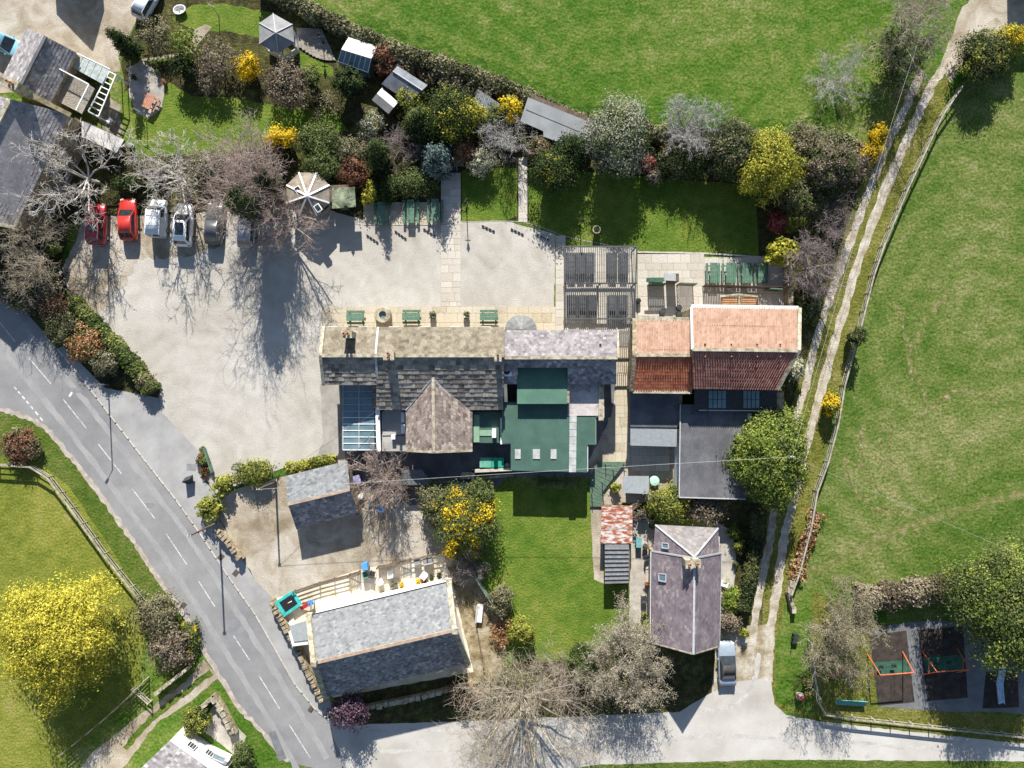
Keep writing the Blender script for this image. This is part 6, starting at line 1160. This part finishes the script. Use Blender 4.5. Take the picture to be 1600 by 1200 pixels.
T = thing('log_store', 'low grey sheet roof beside the bright yellow conifer', 'shed', W(760, 160)); ribbed(T, 'roof', P3([(747, 140, 1.5), (781, 162, 1.5), (776, 181, 1.3), (740, 161, 1.3)]), mat('weathered_sheet', [(0.3, (.16, .18, .19)), (0.7, (.29, .31, .32))], 2, 8, .8, stretch=(6, 1, 1)), .2)
for q in ((751, 146), (778, 164), (775, 176), (745, 160)): p = W(*q); MB().beam((p.x, p.y, 0), (p.x, p.y, 1.3), .1, .1).build('post', BROWNW, T, True)
T = thing('garden_deck', 'weathered timber deck between summerhouse and greenhouse', 'deck', W(494, 70))
for i in range(11):
    u = i / 11; a0, b0 = Vector((463, 43)).lerp(Vector((503, 45)), u), Vector((467, 74)).lerp(Vector((525, 80)), u); a1, b1 = Vector((463, 43)).lerp(Vector((503, 45)), u + .085), Vector((467, 74)).lerp(Vector((525, 80)), u + .085); e_ = 8 * math.sin(u * 3) + 12 * u
    MB().slab(P3([(a0.x, a0.y, .15), (a1.x, a1.y, .15), (b1.x, b1.y + e_, .15), (b0.x, b0.y + e_, .15)]), .12).build('deck_board', WOOD, T, True)
T = thing('timber_store', 'low dark sloping roof in the shaded service yard', 'store', W(652, 746)); ribbed(T, 'roof', P3([(628, 735, 2.0), (658, 733, 2.0), (678, 757, 1.8), (628, 758, 1.8)]), flat('dark_sheet', (.13, .135, .14), .7), .3); MB().prism([W(631, 738), W(656, 737), W(670, 755), W(631, 755)], 0, 1.7).build('wall', BROWNW, T, True)
T = thing('cellar_light', 'small pale sloped rooflight at the service yard wall', 'rooflight', W(728, 746)); MB().slab(P3([(722, 738, .9), (737, 738, .9), (737, 748, .7), (717, 748, .7)]), .08).build('roof', STEELG, T, True); MB().prism([W(720, 740), W(736, 740), W(736, 748), W(720, 748)], 0, .6).build('kerb', STONE, T, True)
T = thing('green_ramp', 'green painted boarded walkway between kitchen and lawn', 'walkway', W(945, 755)); n = 12
for i in range(n):
    u, v = i / n, (i + .93) / n; L_ = lambda t: Vector((935, 722)).lerp(Vector((922, 748)), min(1, t * 2)) if t < .5 else Vector((922, 748)).lerp(Vector((922, 792)), t * 2 - 1); R_ = lambda t: Vector((977, 722)).lerp(Vector((942, 768)), min(1, t * 2)) if t < .5 else Vector((942, 768)).lerp(Vector((941, 792)), t * 2 - 1)
    MB().slab([W(*L_(u), .5 - .25 * u), W(*R_(u), .5 - .25 * u), W(*R_(v), .5 - .25 * v), W(*L_(v), .5 - .25 * v)], .5 - .25 * v).build('board', flat('ramp_green', (.10, .155, .11), .7), T, True)
for x, y in ((945, 724), (957, 733), (975, 735), (924, 748), (940, 752), (924, 770), (942, 772)): p = W(x, y); MB().beam((p.x, p.y, 0), (p.x, p.y, 1.25), .09, .09).build('post', GPAINT, T, True)

# lamps, poles and wires
def lamp(label, x, y, h=2.75):
    p = W(x, y); T = thing('lamp_post', label, 'lamp post', (p.x, p.y, 0), 0, 'garden lamp posts'); MB().lathe([(.11, 0), (.11, .25), (.05, .35), (.04, h - .55)], (0, 0, 0), 10).build('post', BLACK, T); MB().beam((-.28, 0, h - .75), (.28, 0, h - .75), .04, .04).build('ladder_bar', BLACK, T); MB().lathe([(.08, 0), (.17, .3), (.17, .32)], (0, 0, h - .55), 6).build('lantern', LAMPG, T); MB().lathe([(.2, 0), (.06, .18), (.02, .26)], (0, 0, h - .23), 6).build('cap', BLACK, T)
lamp('black garden lamp between the front lawn and the flagged path', 729, 326); lamp('black garden lamp on the side lawn above the pergola', 906, 353); lamp('black garden lamp in front of the mossy hut', 549, 332); lamp('black garden lamp on the timber deck by the greenhouse', 506, 68, 2.2)
def pole(label, x, y, h, arm=None, r=.12, cat='pole'):
    p = W(x, y); T = thing('telegraph_pole' if cat == 'pole' else 'street_lamp', label, cat, (p.x, p.y, 0)); MB().tube((0, 0, -.2), (0, 0, h), r, r * .7, 10).build('pole', BROWNW if cat == 'pole' else STEELG, T)
    if cat == 'pole': MB().beam((-.16, 0, h - .12), (.16, 0, h - .12), .07, .08).build('crossarm', BROWNW, T); [MB().lathe([(.03, 0), (.05, .05), (.03, .12)], (s_, 0, h - .08), 8).build('insulator', WHITE, T) for s_ in (-.12, .12)]
    else: MB().tube((0, 0, h - .05), (-.5, -.8, h + .1), .04, .03, 8).build('arm', STEELG, T); MB().box((-.58, -.95, h + .1), (.2, .45, .1), -.55).build('lantern', LAMPG, T)
    return Vector((p.x, p.y, h))
pa = pole('tall telegraph pole beside the round yellow green bush at the road', 343, 815, 7.1); pb = pole('telegraph pole in the corner of the gravel yard left of the garage', 431, 753, 5.3); pc = pole('telegraph pole rising through the bright green conifer', 1196, 703, 7.2)
pole('tall street lamp with curved arm at the car park gateway', 170, 601, 5.4, cat='street lamp', r=.08)
WIRE = flat('cable', (.36, .40, .38), .6); WIRED = flat('thin_cable', (.10, .10, .10), .6)
def wire(label, a, b, sag, r=.02, m=WIRE):
    a, b = Vector(a), Vector(b); mb = MB(); n = 20; P_ = [a.lerp(b, i / n) - Vector((0, 0, sag * 4 * (i / n) * (1 - i / n))) for i in range(n + 1)]
    for p, q in zip(P_[:-1], P_[1:]): mb.tube(p, q, r, r, 5)
    setp(mb.build('overhead_cable', m), label, 'cable')
wire('thick overhead cable crossing from the yard pole to the conifer pole', pb, pc, .5, .015); wire('overhead cable running from the conifer pole across the right field', pc, W(1720, 920, 7), .6, .010); wire('thin dark cable from the yard pole to the pub', pb, W(592, 640, 3.6), .1, .014, WIRED)
wire('overhead cable following the track from the conifer pole to the top right', pc, W(1470, -40, 7), .9, .012, WIRE)
for x, y, lb in ((342, 24, 'thin garden clothes post behind the summerhouse'), (229, 183, 'thin garden clothes post on the patio edge')):
    p = W(x, y); T = thing('clothes_post', lb, 'post', (p.x, p.y, 0)); MB().tube((0, 0, 0), (0, 0, 2.0), .045, .04, 8).build('post', STEELG, T); MB().beam((-.35, .2, 1.98), (.35, -.2, 1.98), .05, .05).build('crossbar', STEELG, T)

# pub-front furniture
p = W(600, 493); T = thing('stone_well', 'round stone well with dark water between the green pub tables', 'well', (p.x, p.y, .05)); MB().lathe([(.85, 0), (.85, .8), (.8, .86), (.38, .86), (.38, .3)], (0, 0, 0), 28).build('wall_ring', COPE, T); MB().lathe([(.01, 0), (.37, 0), (.37, .02)], (0, 0, .55), 20).build('water', GLASSB, T)
for x, lb in ((677, 'white planter on a dark barrel left of the pub doorway'), (729, 'white planter on a dark barrel right of the pub doorway')):
    p = W(x, 494); T = thing('planter', lb, 'planter', (p.x, p.y, .05)); MB().lathe([(.26, 0), (.34, .35), (.28, .75)], (0, 0, 0), 14).build('barrel', DARK, T); MB().box((0, 0, .95), (.5, .5, .4)).build('trough', WHITE, T); rg = np.random.default_rng(int(x)); V, F, A = crown(rg, .32, 1.1, 1.55, .1, 1.6, 'round'); npmesh('foliage', V, F, A, leafmat('mid'), T)['kind'] = 'stuff'
for i, (x, y, rz, lb) in enumerate(((582, 373, -.6, 'low black parking rail nearest the mossy hut'), (626, 367, -.62, 'low black parking rail below the middle terrace table'), (671, 363, -.55, 'low black parking rail in the spruce shade'), (763, 357, -.43, 'low black parking rail below the front lawn'), (808, 362, -.43, 'low black parking rail below the narrow lawn path'), (848, 371, -.43, 'low black parking rail nearest the pergola'))):
    p = W(x, y); T = thing('parking_rail', lb, 'rail', (p.x, p.y, 0.01), rz, 'low rails along the top of the car park')
    for u in (-.6, -.2, .2, .6): MB().box((u, 0, .09), (.24, .1, .16)).build('block', BLACK, T)
    MB().beam((-.72, 0, .1), (.72, 0, .1), .04, .05).build('bar', BLACK, T)
p = W(931, 361); T = thing('stone_urn', 'round rimmed dark urn on the side lawn', 'urn', (p.x, p.y, 0)); MB().lathe([(.3, 0), (.2, .2), (.34, .5), (.42, .75), (.42, .8), (.33, .8), (.3, .6)], (0, 0, 0), 18).build('bowl', COPE, T); MB().lathe([(.01, 0), (.31, 0), (.2, .1)], (0, 0, .66), 14).build('planting', leafmat('ever'), T)

# playground
ORG = flat('orange_steel', (.55, .14, .06), .45); CHN = flat('chain', (.25, .25, .26), .4, .5)
def swing(label, a, b, m):
    P_, Q_ = W(*a, 2.4), W(*b, 2.4); T = thing('swing_frame', label, 'swing', (P_.x, P_.y, 0)); MB().tube(P_, Q_, .06, .06, 8).build('top_bar', m, T, True)
    for e, s0 in ((P_, 1), (Q_, -1)):
        d = (Q_ - P_).normalized() * s0
        for s_ in (-1, 1): MB().tube(e, (e.x - d.x * .15, e.y + s_ * 1.25, 0), .05, .05, 8).build('leg', m, T, True)
        MB().tube((e.x - d.x * .08, e.y - .65, 1.15), (e.x - d.x * .08, e.y + .65, 1.15), .03, .03, 6).build('brace', m, T, True)
    for u in (.3, .7):
        c = P_.lerp(Q_, u)
        for s_ in (-.22, .22): MB().tube((c.x + s_, c.y, 2.38), (c.x + s_, c.y, .55), .012, .012, 4).build('chain', CHN, T, True)
        MB().box((c.x, c.y, .52), (.48, .3, .08)).build('swing_seat', BLACK, T, True)
swing('orange steel swing frame on the left rubber mat', (1376, 1055), (1428, 1051), ORG); swing('orange steel swing frame half in the big tree shade', (1464, 1050), (1516, 1046), ORG)
T = thing('slide', 'pale blue playground slide under the big evergreen', 'slide', W(1563, 1060)); a, b, c = W(1570, 1022, 1.8), W(1561, 1068, .9), W(1564, 1099, .3); SLB = flat('slide_steel', (.42, .55, .68), .3)
for p, q in ((a, b), (b, c)):
    MB().beam(p, q, .5, .05).build('chute', SLB, T, True)
    for s_ in (-.27, .27): MB().beam(p + Vector((s_, 0, .1)), q + Vector((s_, 0, .1)), .05, .2).build('chute_side', SLB, T, True)
for s_ in (-.25, .25): MB().tube((a.x + s_, a.y + .1, 2.3), (a.x + s_, a.y + .9, 0), .035, .035, 6).build('ladder_rail', ORG, T, True)
for i in range(6): MB().beam((a.x - .25, a.y + .8 - .12 * i, .3 + .3 * i), (a.x + .25, a.y + .8 - .12 * i, .3 + .3 * i), .06, .04).build('rung', STEELG, T, True)
for q in (b, c): MB().tube((q.x, q.y, 0), (q.x, q.y, q.z - .02), .05, .05, 6).build('support', STEELG, T, True)
def bench(name, label, x, y, L, rz, m, back=True):
    p = W(x, y, .4); T = thing(name, label, 'bench', (p.x, p.y, 0), rz)
    for i in range(4): MB().box((0, -.2 + i * .13, .45), (L, .115, .04)).build('seat_slat', m, T)
    if back: [MB().box((0, .28 + .05 * i, .58 + i * .13), (L, .035, .11)).build('back_slat', m, T) for i in range(3)]
    for sx in (-.42, 0, .42): MB().box((sx * L, .05, .22), (.06, .5, .42)).build('leg', m, T)
    return T
bench('park_bench', 'long teal bench inside the playground fence', 1329, 1098, 3.1, -.06, flat('teal_steel', (.16, .42, .36), .4)); bench('park_bench', 'black slatted bench beside the gravel path gate by the playground', 1243, 998, 1.0, 1.4, DARK)
T = thing('seesaw', 'red seesaw in the shade of the olive budding tree', 'seesaw', W(1317, 1048)); RD = flat('red_steel', (.38, .05, .055), .45); bar(T, 'beam', W(1297, 1056, .35), W(1316, 1048, .6), .28, .1, RD); bar(T, 'beam', W(1316, 1048, .6), W(1338, 1040, .75), .28, .1, RD); p = W(1316, 1048); MB().lathe([(.25, 0), (.1, .55)], (p.x, p.y, 0), 8).build('pivot', DARK, T, True)
for x, y in ((1302, 1054), (1333, 1042)): q = W(x, y, .9); MB().tube((q.x - .2, q.y, .8), (q.x + .2, q.y, .8), .03, .03, 6).build('handle', STEELG, T, True)
def potplant(label, x, y, r, h, sp, pm=POT, name='plant_pot'):
    p = W(x, y, .3); T = thing(name, label, 'pot', (p.x, p.y, 0.02)); MB().lathe([(r * .7, 0), (r, h), (r * .86, h), (r * .8, h - .06)], (0, 0, 0), 14).build('pot', pm, T); rg = np.random.default_rng(int(x * 7 + y)); V, F, A = crown(rg, r * .9, h - .05, h + r * 1.1, .09, 1.5, 'round'); npmesh('foliage', V, F, A, leafmat(sp), T)['kind'] = 'stuff'
GP = flat('grey_pot', (.2, .2, .21)); WP = flat('white_pot', (.72, .71, .69))
for a in (('white rimmed round planter with red flowers outside the playground fence', 1249, 1087, .4, .45, 'red', WP), ('yellow flowering pot against the playground fence', 1260, 1065, .35, .4, 'gold'), ('green pot beside the white rimmed planter', 1261, 1084, .3, .35, 'lime'), ('large white pot at the cottage corner by the hip roof', 1017, 820, .28, .5, 'mid', WP),
          ('brown tub beside the teal box at the cottage', 1008, 853, .28, .45, 'brown', BROWNW), ('orange pot along the cottage wall', 1011, 912, .22, .35, 'orange'), ('dark tub with pale shrub by the cottage wall', 1006, 958, .3, .45, 'lime', GP), ('terracotta pot with round bush by the cottage border', 1155, 862, .3, .4, 'mid'), ('small dark pot below the terracotta border pot', 1148, 880, .24, .35, 'mid', GP), ('round stone pot in the lower cottage border', 1140, 942, .27, .4, 'bright', COPE),
          ('yellow flower pot on the chapel terrace beside the slabs', 627, 913, .22, .3, 'yellow'), ('yellow flower pot right of the slabs on the chapel terrace', 653, 908, .22, .3, 'yellow'), ('red brown trough on the chapel terrace', 662, 907, .3, .3, 'russet'), ('dark round pot on the chapel terrace', 674, 902, .24, .35, 'ever', GP), ('second dark pot at the corner of the chapel terrace', 686, 898, .24, .35, 'ever', GP), ('grey grass pot below the compost bay', 617, 912, .35, .35, 'olive', GP),
          ('orange pot on the garden patio by the lawn', 257, 128, .22, .35, 'orange'), ('dark pot on the garden patio', 247, 116, .25, .4, 'ever', GP), ('round dark bowl on the shaded garden patio', 210, 122, .25, .3, 'ever', GP), ('wicker pot on the roof deck corner', 104, 113, .3, .5, 'brown', BROWNW)):
    potplant(*a)
bpy.data.objects[[o.name for o in bpy.data.objects if o.get('label') == 'wicker pot on the roof deck corner'][0]].location.z = 2.62
potplant('green trough of flowers by the car park entrance', 320, 722, .35, .45, 'mid', GPAINT, 'flower_trough'); T = thing('planter_rail', 'green timber planter edge beside the car park entrance', 'planter', W(324, 722)); bar(T, 'rail', W(319, 700, .4), W(332, 738, .4), .12, .6, GPAINT); bar(T, 'rail', W(312, 702, .3), W(319, 700, .3), .12, .5, GPAINT); plant('flower_bed', 'pink and green flower bed beside the green planter edge', 318, 722, 9, .6, 'russet', ry=2.4, mix=('bright', .8))
# street sign board, motorbike, bins
p = W(298, 749); T = thing('sign_board', 'black folding sign board at the car park entrance', 'sign', (p.x, p.y, .1), .35)
for s_ in (-1, 1): MB().slab([(-.42, s_ * .38, 0), (.42, s_ * .38, 0), (.42, s_ * .03, 1.05), (-.42, s_ * .03, 1.05)], .03).build('panel', DARK, T)
MB().box((0, 0, 1.05), (.8, .08, .06)).build('hinge', BLACK, T)
p = W(95, 433); T = thing('motorbike', 'red and black motorbike at the car park hedge corner', 'motorbike', (p.x, p.y, 0), -.95)
for y in (-.68, .7): w_ = MB().tube((-.07, y, .31), (.07, y, .31), .31, .31, 18).build('wheel', TYRE, T); MB().tube((-.075, y, .31), (.075, y, .31), .2, .2, 12).build('rim', RIM, w_)
rb = flat('red_fairing', (.42, .04, .03), .35); mb = MB(); mb.lathe([(.05, -.3), (.19, -.1), (.2, .1), (.08, .32)], (0, 0, 0), 10); o = mb.build('fuel_tank', rb, T, smooth=True); o.rotation_euler = (-math.pi / 2, 0, 0); o.location = (0, .12, .78)
MB().box((0, -.42, .76), (.26, .7, .12)).build('seat', BLACK, T); MB().box((0, .0, .45), (.3, .55, .4)).build('engine', STEELG, T); MB().beam((-.4, .48, 1.0), (.4, .48, 1.0), .04, .04).build('handlebar', BLACK, T); MB().beam((0, .45, 1.0), (0, .7, .3), .12, .06).build('fork', STEELG, T); MB().box((0, .62, .85), (.22, .18, .2)).build('headlamp', LAMPG, T); MB().beam((.02, -.68, .31), (.02, -.1, .45), .1, .08).build('swingarm', STEELG, T)
def bin_(label, x, y, rz, m, w=.6, d=.75, h=1.0, name='wheelie_bin'):
    p = W(x, y, .6); T = thing(name, label, 'bin', (p.x, p.y, .02), rz); MB().prism([(-w * .42, -d * .42), (w * .42, -d * .42), (w * .42, d * .42), (-w * .42, d * .42)], .05, h).build('body', m, T); MB().box((0, .02, h + .03), (w, d, .07)).build('lid', m, T); MB().beam((-w * .4, -d * .52, h - .05), (w * .4, -d * .52, h - .05), .05, .05).build('handle', BLACK, T); [MB().tube((s_ * w * .38, -d * .38, .1), (s_ * w * .48, -d * .38, .1), .1, .1, 10).build('wheel', TYRE, T) for s_ in (-1, 1)]
BL = flat('blue_plastic', (.09, .29, .60), .5); GB = flat('green_plastic', (.02, .30, .18), .5); GB2 = flat('faded_green_plastic', (.12, .34, .25), .5)
bin_('blue wheelie bin at the terrace gate', 571, 884, .2, BL); bin_('blue box in the shade below the reddish bare tree', 594, 796, .1, BL, .7, .55, .5, 'storage_box'); bin_('bright green lidded container against the kitchen wall', 778, 722, 0, GB, 1.25, 1.0, 1.2, 'waste_container'); bin_('faded green lidded container in the service yard', 759, 722, 0, GB2, 1.2, 1.0, 1.2, 'waste_container')
bin_('teal storage box beside the cottage path', 998, 848, 0, flat('teal_box', (.13, .33, .35)), .6, 1.0, .7, 'storage_box'); bin_('dark bin beside the rusty shed corner', 1003, 803, 0, DARK, .8, .9, 1.0); bin_('lilac cover box beside the garage wall', 557, 750, .3, flat('lilac_cover', (.30, .28, .48), .7), .9, .9, .7, 'storage_box')
for x, y, lb, m in ((624, 777, 'white round bucket under the reddish bare tree', WHITE), (564, 775, 'white tub on the wall beside the garage', WHITE), (579, 787, 'pale tub below the garage wall end', STEELG), (792, 727, 'grey round bin beside the green containers', STEELG), (1035, 489, 'dark round barrel at the barn wall', DARK), (1061, 481, 'upper dark round barrel beside the trellis', DARK), (1061, 492, 'lower dark round barrel beside the trellis', DARK), (997, 470, 'iron brazier pot at the pergola edge', BLACK), (204, 228, 'silver drum beside the pale shed', STEELG)):
    p = W(x, y, .4); T = thing('barrel', lb, 'barrel', (p.x, p.y, .02)); MB().lathe([(.26, 0), (.3, .25), (.26, .6)], (0, 0, 0), 16).build('body', m, T); MB().lathe([(.27, 0), (.27, .03), (.1, .06)], (0, 0, .6), 16).build('lid', m, T)
# trampoline, slide toy, chairs on the chapel terrace
T = thing('trampoline', 'rectangular teal trampoline with black mat on the chapel terrace', 'trampoline', W(450, 943)); c4 = P3([(429, 941, .75), (458, 922, .75), (472, 944, .75), (444, 964, .75)]); ct = sum(c4, Vector()) / 4; inn = [ct.lerp(q, .68) for q in c4]; TL = flat('teal_pad', (.04, .42, .40), .5)
for i in range(4): MB().slab([c4[i], c4[(i + 1) % 4], inn[(i + 1) % 4], inn[i]], .06).build('edge_pad', TL, T, True); q = ct.lerp(c4[i], .93); MB().tube((q.x, q.y, 0), (q.x, q.y, .7), .03, .03, 6).build('leg', STEELG, T, True)
MB().slab([q - Vector((0, 0, .02)) for q in inn], .03).build('jump_mat', BLACK, T, True); MB().beam(ct + Vector((0, .05, .01)), ct + Vector((.35, .25, .01)), .08, .008).build('mat_mark', WHITE, T, True); MB().lathe([(.07, 0), (.07, .006)], (ct.x - .08, ct.y + .02, .755), 10).build('mat_spot', RD, T, True)
T = thing('toy_slide', 'red and blue plastic toy slide beside the trampoline', 'toy', W(480, 945)); bar(T, 'chute', W(470, 951, .2), W(482, 944, .7), .4, .06, flat('red_plastic', (.6, .03, .04), .4)); bar(T, 'platform', W(482, 944, .7), W(489, 940, .75), .5, .08, BL)
for x, y in ((483, 946), (485, 940), (489, 943), (490, 938)): p = W(x, y, .4); MB().beam((p.x, p.y, 0), (p.x, p.y, .95), .07, .07).build('ladder_post', BL, T, True)
def chair(label, x, y, rz, m, L=.55):
    p = W(x, y, .4); T = thing('garden_chair', label, 'chair', (p.x, p.y, .02), rz); MB().box((0, 0, .43), (L, .5, .05)).build('seat', m, T); MB().beam((0, -.25, .45), (0, -.36, .92), L, .04).build('backrest', m, T)
    for sx in (-1, 1):
        for sy in (-.22, .22): MB().beam((sx * L * .45, sy, 0), (sx * L * .45, sy, .42), .04, .04).build('leg', m, T)
        MB().box((sx * L * .5, 0, .63), (.05, .48, .04)).build('armrest', m, T)
CG = flat('grey_rattan', (.24, .24, .25), .7)
for a in (('white plastic chair in front of the compost bay', 610, 896, .2, WHITE), ('grey armchair by the terrace fence', 652, 875, .2, CG, .7), ('wide grey sofa chair at the terrace corner', 669, 875, .2, CG, 1.0), ('white chair beside the terrace slabs', 662, 898, .9, WHITE, .7), ('green chair near the blue bin', 571, 897, .2, GPAINT), ('dark chair right of the blue bin', 582, 896, -.3, DARK), ('pale chair at the chapel wall near the gate', 594, 907, .4, WHITE), ('white chair on the chapel terrace near the porch', 457, 972, .7, WHITE), ('white chair on the shaded farmhouse patio', 172, 189, .7, WHITE), ('white chair on the cottage terrace', 1130, 911, 1.2, WHITE), ('dark chair on the cottage path', 1012, 871, -1.3, DARK), ('dark planter seat on the cottage path', 1006, 935, 0, DARK)): chair(*a)
bench('garden_bench', 'white framed garden lounger beside the green panel fence', 750, 958, 1.9, math.pi / 2 - .1, WHITE)
place(picnic(1.5, flat('terracotta_timber', (.42, .20, .13), .8), 1.5), [(235, 160, 1.1, 'orange brown picnic table on the round garden patio')], 'garden table'); bpy.data.objects[[o.name for o in bpy.data.objects if o.get('label', '').startswith('orange brown picnic')][0]].location.z = .03
for o in bpy.data.objects:
    if o.get('group') == 'garden table': del o['group']
p = W(282, 18); T = thing('rowing_boat', 'small white dinghy used as a planter in the back lawn', 'boat', (p.x, p.y, .03), .3); mb = MB(); n = 12; hull = [(math.cos(2 * math.pi * i / n) * .75 * (1 if math.cos(2 * math.pi * i / n) > 0 else .8), math.sin(2 * math.pi * i / n) * .5) for i in range(n)]
mb.add([(x * .7, y * .6, 0) for x, y in hull] + [(x, y, .4) for x, y in hull] + [(x * .85, y * .82, .4) for x, y in hull] + [(x * .6, y * .55, .15) for x, y in hull], [(j * n + i, j * n + (i + 1) % n, (j + 1) * n + (i + 1) % n, (j + 1) * n + i) for j in range(3) for i in range(n)] + [tuple(range(3 * n, 4 * n))]); mb.build('hull', WHITE, T); MB().box((0, 0, .36), (.16, .8, .04)).build('thwart', WOOD, T)
